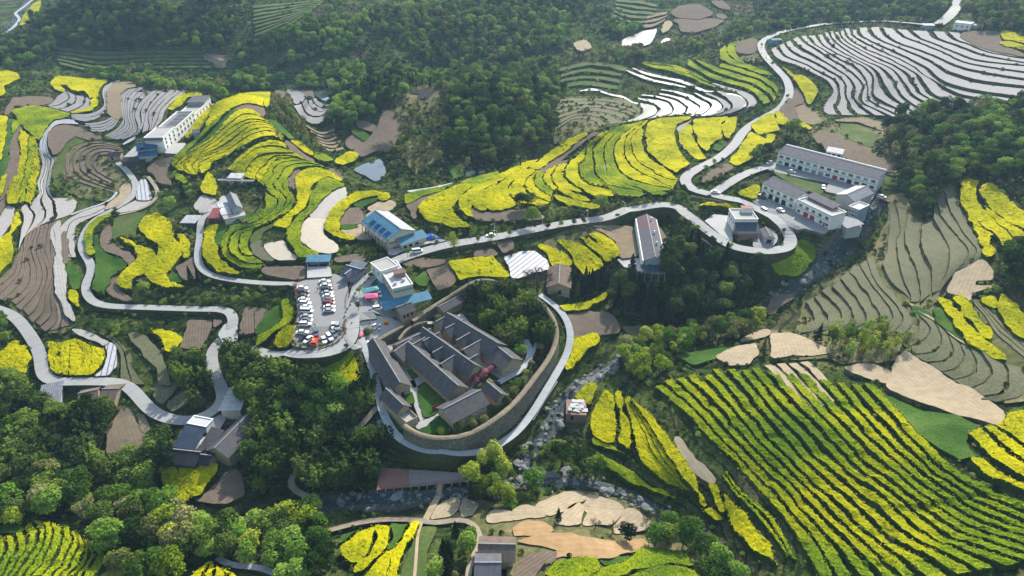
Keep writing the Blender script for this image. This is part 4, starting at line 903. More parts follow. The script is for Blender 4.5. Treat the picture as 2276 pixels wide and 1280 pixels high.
def where(c):
    x, y = c; d = sorted((math.hypot(x - a, (y - b) * 1.3), n, a, b) for n, a, b in LAND)
    _, n, a, b = d[0]; dx, dy = x - a, y - b
    if math.hypot(dx, dy) < 28: s = 'beside'
    elif abs(dx) > 1.6 * abs(dy): s = 'right of' if dx > 0 else 'left of'
    elif abs(dy) > 1.6 * abs(dx): s = 'in front of' if dy > 0 else 'behind'
    else: s = ('in front and ' if dy > 0 else 'behind and ') + ('right of' if dx > 0 else 'left of')
    return s + ' ' + n
items = []; HPX = []
for ln in POLY.strip().splitlines():
    m, s = ln.split('|'); px = pts(s)
    o = patch(px, m, name=MNAME[m][0], dz=(0.1 if m in 'PQ' else -0.16 if m == 'h' else 0.07 if m in ('g', 'G') else 0.17), lvl=(0.9 if m in 'PQ' else 0.0 if m in 'gh' else 0.35), maxlift=0.9)
    if o is None: continue
    if m == 'h': occupy([(0, 0), (1, 0), (1, 1)]); HPX.append(o)
    a = abs(0.5 * np.sum(px[:, 0] * np.roll(px[:, 1], -1) - px[:, 1] * np.roll(px[:, 0], -1)))
    e = px.max(0) - px.min(0); shape = 'long narrow' if a < 0.33 * e[0] * e[1] and max(e) > 60 else 'small' if a < 1500 else 'large' if a > 7000 else 'curved' if a < 0.5 * e[0] * e[1] else 'broad'
    items.append((o, f"{shape} {MNAME[m][1]} {where(o['_c'])}", a))
ORD = ['', 'second largest ', 'third largest ', 'fourth largest ', 'fifth largest ', 'sixth largest ', 'seventh largest ', 'eighth largest ', 'ninth largest ']
by = {}
for o, l, a in items: by.setdefault(l, []).append((a, o))
for l, g in by.items():
    g.sort(key=lambda t: -t[0])
    for k, (a, o) in enumerate(g):
        pre = '' if len(g) == 1 else ('largest ' if k == 0 else ORD[min(k, 8)]); tag(o, pre + l, kind='structure')
for lab, mats, counts, gap, gs in FAMS:
    G = [catmull(pts(g), 4.0) for g in gs.split(';')]; cn = [int(c) for c in counts.split()]; cn += [cn[-1]] * (len(G) - 1 - len(cn))
    c0 = np.mean([g.mean(0) for g in G], 0)
    root = empty('terraced_field', label=lab, kind='structure'); k = 0
    for i in range(len(G) - 1):
        L = int(max(len(G[i]), len(G[i + 1]), 10)); A, B = resample(G[i], L), resample(G[i + 1], L); n = cn[i]
        for q in range(n):
            g2 = gap / 2; w = rng.uniform(-0.12, 0.12, 2) * gap
            t = np.linspace(0, 1, L)
            wob = 0.05 * np.sin(t * 9 + k * 2.1) + 0.03 * np.sin(t * 23 + k)
            u0, u1 = (q + g2 + w[0] + wob * (q > 0)) / n, (q + 1 - g2 + w[1] + wob * (q < n - 1)) / n
            m = mats[min(k, len(mats) - 1)] if len(mats) > 1 else mats; k += 1
            a = A + (B - A) * np.c_[u0]; b = A + (B - A) * np.c_[u1] if np.ndim(u1) == 0 else A + (B - A) * np.asarray(u1)[:, None]
            trim0, trim1 = rng.integers(0, max(1, L // 40) + 1, 2) if n > 1 else (0, 0)
            e = L - trim1
            band(a[trim0:e], b[trim0:e], m, name={'Y': 'rapeseed_strip', 'y': 'rapeseed_strip', 'V': 'rapeseed_row'}.get(m, 'terrace_strip'), parent=root, level=0.85 if m not in 'V' else 0.3)
rp = empty('paddy_terraces', label='curved white paddies glinting inside the bowl below the upper road', kind='structure')
for k, s in enumerate(PADDY):
    a, b = [catmull(pts(g), 4.0) for g in s.split(';')]; L = max(len(a), len(b))
    band(resample(a, L), resample(b, L), 'Q' if k < 6 or k > 8 else 'W', name='paddy', parent=rp, level=1.0, base=0.1)
# ------------------------------------------------------------------ roads, paths, yards
def road(s, w, m, name, label, **k):
    o, W, Nn, wd = ribbon(pts(s), w, m, name, **k); tag(o, label, kind='structure'); return W, Nn, wd
MAINW, MAINN, MAINWD = road("z0 2132,-30 2128,0 2122,22 2105,42 2085,56", 9, 'road', 'road', 'pale road climbing out at the top right corner')
W1 = road("z0 2075,58 2000,50 1950,47 1850,52 1760,66 1715,80 1692,97 1698,122 1722,150 1748,178 1754,208 1735,240 1692,264 1655,290 1632,322 1600,350 1556,373 1530,388 1522,402 1538,420 1575,430 1620,442 1668,462 1712,487 1742,512 1757,540 1745,562 1712,572 1680,570 1645,560 1612,542 1580,518 1548,492 1515,474 1480,470 1420,475 1340,488 1250,500 1150,520 1080,533 1000,545 940,558 890,575 845,600 808,632 788,668 782,700 782,735", 5.9, 'road', 'main_road', 'pale concrete main road winding from the terrace fan down to the car park', dz=0.35)
W2 = road("z0 782,735 772,765 748,792 710,808 660,808 620,797 582,786 560,775", [6, 6, 5, 4.5, 4.5, 4], 'road', 'road', 'road curling below the car park retaining wall', dz=0.3)
W3 = road("z0 1588,428 1615,410 1645,392 1690,374 1730,366", 5.5, 'road', 'side_road', 'side road branching up to the white village row', dz=0.33)
W4 = road("z0 262,362 285,383 302,412 290,442 250,466 210,488 188,518 182,552 200,583 203,605 190,630 197,662 230,680 320,684 440,688 500,689 518,702 515,735 490,757 470,785 480,840 500,880 482,912 440,932 390,936 340,917 297,870 270,852 200,849 120,850 95,830 90,790 70,750 30,702 -30,680", [3.2, 3.4, 3.6, 3.6, 4, 4.5, 4.6, 4.6, 4.4], 'road', 'village_road', 'pale concrete road snaking down the left side of the valley', dz=0.35)
W5 = road("z0 478,470 452,483 444,530 440,580 462,610 520,624 600,631 655,632", 3.2, 'road', 'lane', 'narrow white lane from the grey farmhouse to the car park', dz=0.33)
W6 = road("z0 803,762 820,800 836,850 848,905 862,945 885,985 920,1010 970,1022 1040,1020 1100,1002 1140,976 1180,927 1212,875 1240,828 1262,785 1268,740 1253,700 1225,672 1200,655", 2.8, 'path', 'ring_path', 'pale walkway circling outside the manor wall', dz=0.3)
for s, w, m, l in [
 ("z0 838,905 800,950 752,1000 700,1028 655,1048 640,1065 645,1090 680,1102 705,1112", 2.2, 'dirt', 'stony track from the ring path down to the stream'),
 ("z10 470,985 600,950 740,920 870,905 1000,910 1090,905 1150,940 1200,938 1300,912 1400,915 1450,945 1480,1000 1480,1080 1440,1140 1405,1200 1400,1290", 1.7, 'dirt', 'fenced footpath along the near bank to the tiled cottage'),
 ("z10 1095,920 1065,1000 1060,1120 1045,1290", 0.9, 'T', 'thin dirt footpath down the grassy slope at bottom centre'),
 ("z9 1440,1160 1480,1205 1560,1222 1697,1215 z10 60,1240 180,1290", 1.8, 'pave', 'stone path curving off the bottom edge'),
 ("z2 1000,1270 1150,1250 1310,1215", 3.0, 'path', 'pale lane behind the central rapeseed slope'),
 ("z1 225,-10 150,50 100,90 130,120 100,170 50,210 -20,240", 3.5, 'path', 'winding white embankment beside the upper left river'),
 ("z2 440,5 330,90 180,180 60,230 0,270", 3, 'g', 'faint diagonal track on the dark far hillside'),
 ("z5 770,20 740,70 640,110 540,140 470,170", 1.6, 'path', 'narrow pale channel inside the left road loop'),
 ("z25 1870,810 1930,880 1990,980 1990,1050 1900,1160 1700,1250 1500,1290", 2.0, 'dirt', 'earth track round the striped film wedge'),
 ("z15 205,385 250,450 290,520 330,610 365,700 400,790 440,890", 3.4, 'pave', 'pale courtyard walk between the manor halls'),
 ("z15 345,660 400,625 470,590", 4.0, 'pave', 'paved strip crossing the manor court'),
 ("z15 385,950 430,910 500,870 575,830", 3.4, 'pave', 'paved strip beside the front hall of the manor'),
 ("z15 1120,350 1150,400 1160,460 1120,530 1060,580 980,610 940,640", 2.4, 'path', 'curved garden path behind the manor'),
 ("z15 1200,370 1175,430 1150,490", 1.5, 'path', 'short garden path spur behind the manor'),
 ("z15 380,235 460,232 540,245 600,215", 1.8, 'path', 'path between the gate tower and the rear halls'),
 ("z8 945,760 1010,810 1090,860 1160,900 1230,980 1340,1040", 1.4, 'dirt', 'earth bank path crossing the right-hand terraces'),
 ("z7 530,248 640,265 700,310 740,370 790,430", 1.5, 'dirt', 'tyre track across the dirt yard of the long hall'),
]: road(s, w, m, 'footpath', l, dz=0.3)
def yard(s, m, label, flat=None, skirt=None, name='yard', dz=0.34, smoothb=False, side=None, lvl=0.5):
    o = patch(pts(s), m, name=name, dz=dz, flat=flat, skirt=skirt, smoothb=smoothb, side=side, lvl=lvl); return tag(o, label, kind='structure')
yard("z6 245,625 330,598 420,580 520,560 600,600 610,690 590,790 640,840 655,870 590,870 580,970 520,1020 400,1065 232,1035 275,830 262,720", 'C', 'concrete car park on a stone terrace', flat=0.45, skirt=5.5, name='car_park')
yard("z6 640,640 700,560 720,600 670,700 640,800 700,760 800,850 700,860 660,880 660,1000 745,1000 700,1040 640,1060 590,990 600,900 560,860 600,780", 'C', 'wide paved junction between the car park and the manor', name='junction', dz=0.42)
yard("z6 660,900 700,860 790,838 880,850 960,880 980,905 860,960 760,1000 690,990", 'C2', 'bright turning yard before the manor gate', dz=0.46)
yard("z6 690,740 700,690 760,640 830,640 880,800 950,830 880,850 760,800 690,790", 'C', 'small yard with awnings beside the white guesthouse')
yard("z7 1268,212 1330,165 1455,180 1450,250 1455,350 1385,312 1330,262", 'C2', 'bright concrete court of the hairpin-bend house', lvl=0.9)
yard("z13 590,600 650,560 985,700 1330,880 1290,920 1100,860 1030,880 930,840 880,800 740,720", 'C', 'concrete forecourt of the two village houses')
yard("z13 700,270 810,235 1800,505 1720,620 1600,560 1300,500 1350,420 1100,370 820,310", 'C', 'concrete lane along the front of the village row')
yard("z13 760,300 1100,400 1320,450 1250,550 1100,490 900,400", 'g', 'weedy green between the two village rows')
yard("z13 595,940 680,900 800,890 830,980 780,1040 600,1060", 'C', 'concrete strip beside the small grey shed')
yard("z7 690,465 790,452 850,460 860,515 740,520", 'C2', 'pale terrace at the corner of the long hall')
yard("z14 200,340 320,270 460,240 300,340 320,520 420,660 440,700 300,600 220,450", 'C', 'forecourt left of the blue-roofed hall')
yard("z14 480,840 480,760 900,690 1200,640 1230,670 950,720 720,790 520,860", 'pave', 'paved apron in front of the blue-roofed hall')
yard("z6 335,515 490,512 500,578 335,588", 'C2', 'white stage floor behind the car park', dz=0.8)
yard("z1 1090,1012 1130,945 1235,945 1180,1018", 'C2', 'bright terrace slab beside the long white building', dz=1.0)
yard("z1 815,1040 900,960 920,1040 870,1050", 'C2', 'pale forecourt of the blue pavilion')
yard("z21 625,290 700,200 850,200 760,300 720,380 640,320", 'C2', 'pale yard left of the grey farmhouse')
yard("z9 1380,250 1470,215 1490,240 1440,320 1390,330", 'C', 'yard between the farm houses by the road')
yard("z10 800,260 850,240 880,320 850,345", 'C', 'small landing where the ring path meets the steps')
yard("z5 1480,900 1555,850 1580,940 1560,1050 1490,1040 1440,960", 'C2', 'wide pale bay at the left road junction')
yard("z15 395,670 465,640 600,780 500,850 440,870 400,800", 'G', 'lawn in the manor court', name='lawn', smoothb=True)
yard("z15 320,560 400,520 430,580 352,612", 'G', 'small square lawn between the manor halls', name='lawn')
yard("z15 300,725 350,700 372,775 325,790", 'G', 'little lawn by the manor side hall', name='lawn')
yard("z15 390,975 540,872 625,955 600,985 440,1000", 'G', 'lawn inside the south curve of the manor wall', name='lawn', smoothb=True)
yard("z15 270,360 360,320 375,345 280,382", 'G', 'thin lawn inside the manor gate', name='lawn')
for q_, l_ in (('z6 262,645 345,632 372,905 290,915', 'darker brick bays of the left parking row'), ('z6 425,598 505,590 522,830 440,838', 'darker brick bays of the middle parking row'), ('z6 275,915 560,905 565,960 510,1012 400,1050 245,1025', 'darker brick bays at the south end of the car park')):
    yard(q_, 'bay', l_, flat=.47, skirt=.3, name='parking_bays')
yard("z15 300,510 480,330 600,210 690,170 800,300 1060,560 960,620 860,560 740,700 600,640 440,480 330,560", 'pave', 'pale paving of the inner courts of the manor', name='court_paving', dz=.12)
# river
def river(s, w, label):
    for m, nm, k, dz, lab in (('bed', 'river_bed', 0.5, 0.02, label), ('r', 'stream', 0.24, 0.10, 'thin dark water in the ' + label)):
        c = catmull(pts(s), 6.0); W = P(c[:, 0], c[:, 1]); W = resample(W, max(6, int(np.linalg.norm(np.diff(W, axis=0), axis=1).sum() / 2)))
        for _ in range(3): W[1:-1] = (W[:-2] + 2 * W[1:-1] + W[2:]) / 4
        T = np.gradient(W[:, :2], axis=0); T /= np.linalg.norm(T, axis=1)[:, None] + 1e-9; Nn = np.stack([-T[:, 1], T[:, 0]], 1)
        wd = np.interp(np.linspace(0, 1, len(W)), np.linspace(0, 1, len(w)), w) * k; q = np.linspace(-0.5, 0.5, 11)
        a = np.arange(len(W)); jl = 0.7 + 0.8 * vnoise(a, a * 0 + 3 + k, 4.0); jr = 0.7 + 0.8 * vnoise(a, a * 0 + 9 + k, 4.0)
        off = q[None] * wd[:, None] * np.where(q[None] < 0, jl[:, None], jr[:, None]) + (2.5 * (vnoise(a, a * 0 + 77, 9.0) - 0.5) * (k < .5))[:, None]
        X = W[:, 0:1] + Nn[:, 0:1] * off; Y = W[:, 1:2] + Nn[:, 1:2] * off; Z = h(X, Y) + dz - 1.2 * (np.abs(q)[None] > 0.46) + 0.0 * X
        V = np.stack([X, Y, Z], -1).reshape(-1, 3); kk = np.arange(len(V)).reshape(len(W), 11)
        F = np.stack([kk[:-1, :-1], kk[1:, :-1], kk[1:, 1:], kk[:-1, 1:]], -1).reshape(-1, 4)
        tag(link(nm, mesh(nm, V, [F], [MT[m]], smooth=True)), lab, kind='structure')
        if k > .5: occupy(np.vstack([np.c_[X[:, 1], Y[:, 1]], np.c_[X[:, -2], Y[:, -2]][::-1]]), val=2)
RIV = [("z0 1962,440 1940,480 1905,520 1870,560 1830,590 1780,625 1735,655 1690,690 1630,715 1550,738 1470,760 1400,792 1340,825 1285,862 1245,905 1225,950 1190,990 1172,1030 1190,1068", [10, 16, 16, 14, 12, 9, 8, 9, 10, 9], 'boulder-strewn stream from the village row to the deck'),
 ("z0 1600,1215 1540,1178 1470,1140 1400,1105 1330,1078 1250,1068 1190,1068 1120,1078 1060,1092 1000,1098 920,1105 850,1112 790,1112 740,1118 690,1128 640,1145 560,1160 480,1165", [6, 7, 8, 9, 10, 9, 9, 10, 14, 13, 9, 8], 'rocky stream bed passing under the footbridge'),
 ("z0 120,960 90,990 50,1010 10,1030", [6, 7, 7], 'dim rocky stream in the left woods'),
 ("z0 72,-10 50,20 30,50 5,85", [20, 22, 24], 'broad grey river bed in the upper left corner')]
for r in RIV: river(*r)
# ------------------------------------------------------------------ plants
LM = {
 'dark': leafy('dark_foliage', [(0.34, (0.012, 0.028, 0.008)), (0.5, (0.045, 0.085, 0.018)), (0.66, (0.12, 0.17, 0.035))], 0.55, 0.2, 0.05, 0.35),
 'mid': leafy('mid_foliage', [(0.32, (0.018, 0.045, 0.010)), (0.5, (0.09, 0.165, 0.022)), (0.66, (0.23, 0.32, 0.05))], 0.55, 0.4, 0.05, 0.4),
 'light': leafy('fresh_foliage', [(0.32, (0.05, 0.12, 0.015)), (0.5, (0.16, 0.30, 0.035)), (0.68, (0.32, 0.45, 0.08))], 0.55, 0.4, 0.05, 0.35),
 'lime': leafy('lime_foliage', [(0.32, (0.11, 0.17, 0.010)), (0.5, (0.30, 0.38, 0.03)), (0.68, (0.48, 0.50, 0.08))], 0.6, 0.3, 0.05, 0.3),
 'olive': leafy('olive_foliage', [(0.32, (0.06, 0.075, 0.02)), (0.5, (0.17, 0.18, 0.05)), (0.68, (0.34, 0.33, 0.13))], 0.55, 0.25, 0.05, 0.35),
 'pine': leafy('conifer_foliage', [(0.32, (0.006, 0.014, 0.007)), (0.5, (0.014, 0.030, 0.012)), (0.7, (0.035, 0.06, 0.022))], 0.8, 0.1, 0.06, 0.3),
 'pink': leafy('pink_blossom', [(0.35, (0.16, 0.05, 0.06)), (0.5, (0.42, 0.14, 0.18)), (0.7, (0.62, 0.32, 0.36))], 1.5, 0.2, 0.3, 0.2),
 'red': leafy('red_blossom', [(0.35, (0.10, 0.02, 0.015)), (0.5, (0.30, 0.03, 0.03)), (0.7, (0.45, 0.08, 0.05))], 2.5, 0.1, 0.3, 0.2)}
BARK = simple('bark', (0.10, 0.08, 0.06), 0.9, 0.1, 0, 0.4, 2.0, 0.3)
def leaves(c, nrm, size):
    """leaf-clump quads centred on c facing roughly nrm"""
    n = len(c); d = nrm + rng.normal(0, 0.55, (n, 3)); d /= np.linalg.norm(d, axis=1)[:, None] + 1e-9
    u = np.cross(d, rng.normal(0, 1, (n, 3))); u /= np.linalg.norm(u, axis=1)[:, None] + 1e-9; v = np.cross(d, u)
    s = (size * rng.uniform(0.55, 1.35, n))[:, None]; e = rng.uniform(0.5, 1, n)[:, None]
    q = np.stack([c - u * s, c - v * s * e, c + u * s * rng.uniform(0.6, 1, n)[:, None], c + v * s * e], 1).reshape(-1, 3)
    return q, np.arange(4 * n).reshape(n, 4)
def tube(p, r, k=5):
    p = np.asarray(p, float); V, F = [], []
    for i, c in enumerate(p):
        d = p[min(i + 1, len(p) - 1)] - p[max(i - 1, 0)]; d = d / (np.linalg.norm(d) + 1e-9)
        a = np.cross(d, (0.3, 0.9, 0.1)); a /= np.linalg.norm(a) + 1e-9; b = np.cross(d, a)
        for j in range(k): t = 2 * np.pi * j / k; V.append(c + r[i] * (a * math.cos(t) + b * math.sin(t)))
    for i in range(len(p) - 1):
        for j in range(k): F.append((i * k + j, i * k + (j + 1) % k, (i + 1) * k + (j + 1) % k, (i + 1) * k + j))
    return np.array(V), np.array(F)
def merge(parts):
    V, F, I, n = [], [], [], 0
    for v, f, m in parts: V.append(v); F.append(np.asarray(f) + n); I += [m] * len(f); n += len(v)
    return np.vstack(V), [np.vstack(F)], I
def trunk_parts(H, r, spread, nb=5, m=1):
    lean = rng.normal(0, 0.04 * H, 2); top = np.array([lean[0], lean[1], H * 0.72]); o = []
    o.append((*tube([(0, 0, -0.6), (lean[0] * .3, lean[1] * .3, H * 0.3), top], [r * 1.2, r, r * 0.5]), m))
    for b in range(nb):
        a = 2 * np.pi * b / nb + rng.uniform(-.4, .4); z0 = H * rng.uniform(0.28, 0.55); s = spread * rng.uniform(0.5, 0.85)
        p0 = np.array([lean[0] * .5, lean[1] * .5, z0]); p2 = np.array([math.cos(a) * s, math.sin(a) * s, z0 + H * rng.uniform(0.2, 0.38)])
        o.append((*tube([p0, (p0 + p2) / 2 + (0, 0, .15 * H), p2], [r * .5, r * .35, r * .15], 4), m))
    return o
def crown_broad(Rr, H, n, size, lobes=8, base=0.3, flat=0.75):
    cs = []; zc = H * (base + 1) / 2; hh = H * (1 - base) / 2
    for k in range(lobes):
        a = 2 * np.pi * k / lobes + rng.uniform(-.5, .5); rr = Rr * rng.uniform(0.25, 0.62) * (k > 0); cs.append((math.cos(a) * rr, math.sin(a) * rr, zc + hh * rng.uniform(-0.55, 0.5) + hh * 0.3 * (k == 0), Rr * rng.uniform(0.38, 0.6)))
    cs = np.array(cs); w = cs[:, 3] ** 2; k = rng.choice(len(cs), n, p=w / w.sum())
    d = rng.normal(0, 1, (n, 3)); d /= np.linalg.norm(d, axis=1)[:, None]; d[:, 2] = np.where(rng.random(n) < 0.7, np.abs(d[:, 2]), d[:, 2])
    c = cs[k, :3] + d * (cs[k, 3] * rng.uniform(0.72, 1.12, n))[:, None] * (1, 1, flat)
    return leaves(c, d + (0, 0, .35), size)
def crown_cone(Rr, H, n, size, base=0.12, tip=0.0):
    t = rng.random(n) ** 1.35; z = H * (base + (1 - base) * t); r = Rr * ((1 - t) ** 0.85 + tip) * (0.75 + 0.3 * np.sin(t * 34 + rng.uniform(0, 6))) * rng.uniform(0.55, 1.05, n); a = rng.uniform(0, 2 * np.pi, n)
    c = np.stack([np.cos(a) * r, np.sin(a) * r, z], 1); d = np.stack([np.cos(a), np.sin(a), 0.5 + 0 * a], 1); return leaves(c, d, size)
def crown_bamboo(Rr, H, n, size):
    st = 26; a = rng.uniform(0, 6.28, st); r0 = Rr * 0.75 * np.sqrt(rng.random(st)); bx, by = np.cos(a) * r0, np.sin(a) * r0; hz = H * rng.uniform(0.7, 1.05, st); ln = Rr * rng.uniform(0.2, 0.5, st); la = rng.uniform(0, 6.28, st)
    k = rng.integers(0, st, n); t = rng.random(n) ** 0.6; x = bx[k] + np.cos(la[k]) * ln[k] * t ** 2.5; y = by[k] + np.sin(la[k]) * ln[k] * t ** 2.5; z = hz[k] * (0.25 + 0.75 * t) - 0.1 * H * np.maximum(t - .85, 0) * 5
    w = 0.16 * Rr * (1.25 - t); c = np.stack([x, y, z], 1) + rng.normal(0, 1, (n, 3)) * w[:, None]; return leaves(c, np.tile((0, 0, 1.0), (n, 1)), size)
def tree_mesh(kind, mat, i):
    if kind == 'broad': H, Rr = 7.5, 3.3; parts = [(*crown_broad(Rr, H, 1100, 0.34), 0)] + trunk_parts(H, .2, 2.4)
    elif kind == 'tall': H, Rr = 10.5, 2.9; parts = [(*crown_broad(Rr, H, 1100, 0.34, 10, 0.25, 1.25), 0)] + trunk_parts(H, .2, 2.0)
    elif kind == 'thin': H, Rr = 9.0, 2.2; parts = [(*crown_broad(Rr, H, 420, 0.26, 9, 0.2, 1.3), 0)] + trunk_parts(H, .13, 1.8, 8)
    elif kind == 'cone': H, Rr = 9.5, 2.1; parts = [(*crown_cone(Rr, H, 1000, 0.34), 0)] + [(*tube([(0, 0, -.6), (0, 0, H * .8)], [.2, .05]), 1)]
    elif kind == 'bamboo': H, Rr = 8.0, 3.2; parts = [(*crown_bamboo(Rr, H, 1300, 0.3), 0)] + [(*tube([(x, y, -.5), (x * 1.1, y * 1.1, 5)], [.07, .05], 3), 1) for x, y in rng.normal(0, 1.2, (6, 2))]
    elif kind == 'bush': H, Rr = 1.7, 1.25; parts = [(*crown_broad(Rr, H, 220, 0.2, 5, 0.0), 0)]
    elif kind == 'ball': H, Rr = 3.4, 1.9; parts = [(*crown_broad(Rr, H, 1000, 0.17, 14, 0.12, 0.95), 0)]
    elif kind == 'street': H, Rr = 4.4, 1.55; parts = [(*crown_broad(Rr, H, 420, 0.2, 7, 0.38, 0.9), 0)] + [(*tube([(0, 0, -.3), (0, 0, 2.4)], [.1, .06]), 1)]
    elif kind == 'bare':
        H = 8; parts = [(*tube([(0, 0, -.5), (.1, .1, 2.5), (.2, 0, 4.5)], [.35, .28, .15]), 0)]
        def br(p, d, L, r, lv):
            q = p + d * L; parts.append((*tube([p, (p + q) / 2 + rng.normal(0, .08 * L, 3), q], [r, r * .75, r * .45], 4), 0))
            if lv:
                for _ in range(4): e = d + rng.normal(0, .55, 3); e[2] = abs(e[2]) * .8 + .15; br(p + (q - p) * rng.uniform(.55, 1), e / np.linalg.norm(e), L * .68, r * .5, lv - 1)
        for k in range(7): a = k * .9; d = np.array([math.cos(a), math.sin(a), .8]); br(np.array([.1, .05, 1.6 + .4 * k]), d / np.linalg.norm(d), 2.3, .19, 3)
        V, F, I = merge(parts); return mesh(f'{kind}', V, F, [BARK], I)
    V, F, I = merge(parts); return mesh(f'{kind}_{mat}', V, F, [LM[mat], BARK], I)
PROTO = {}
def proto(kind, mat):
    if (kind, mat) not in PROTO: PROTO[(kind, mat)] = [tree_mesh(kind, mat, i) for i in range(3)]
    return PROTO[(kind, mat)]
NAMES = {'broad': 'broadleaf_tree', 'tall': 'tall_tree', 'thin': 'slender_tree', 'cone': 'conifer_tree', 'bamboo': 'bamboo_clump', 'bush': 'bush', 'ball': 'round_shrub', 'street': 'street_tree', 'bare': 'leafless_tree'}
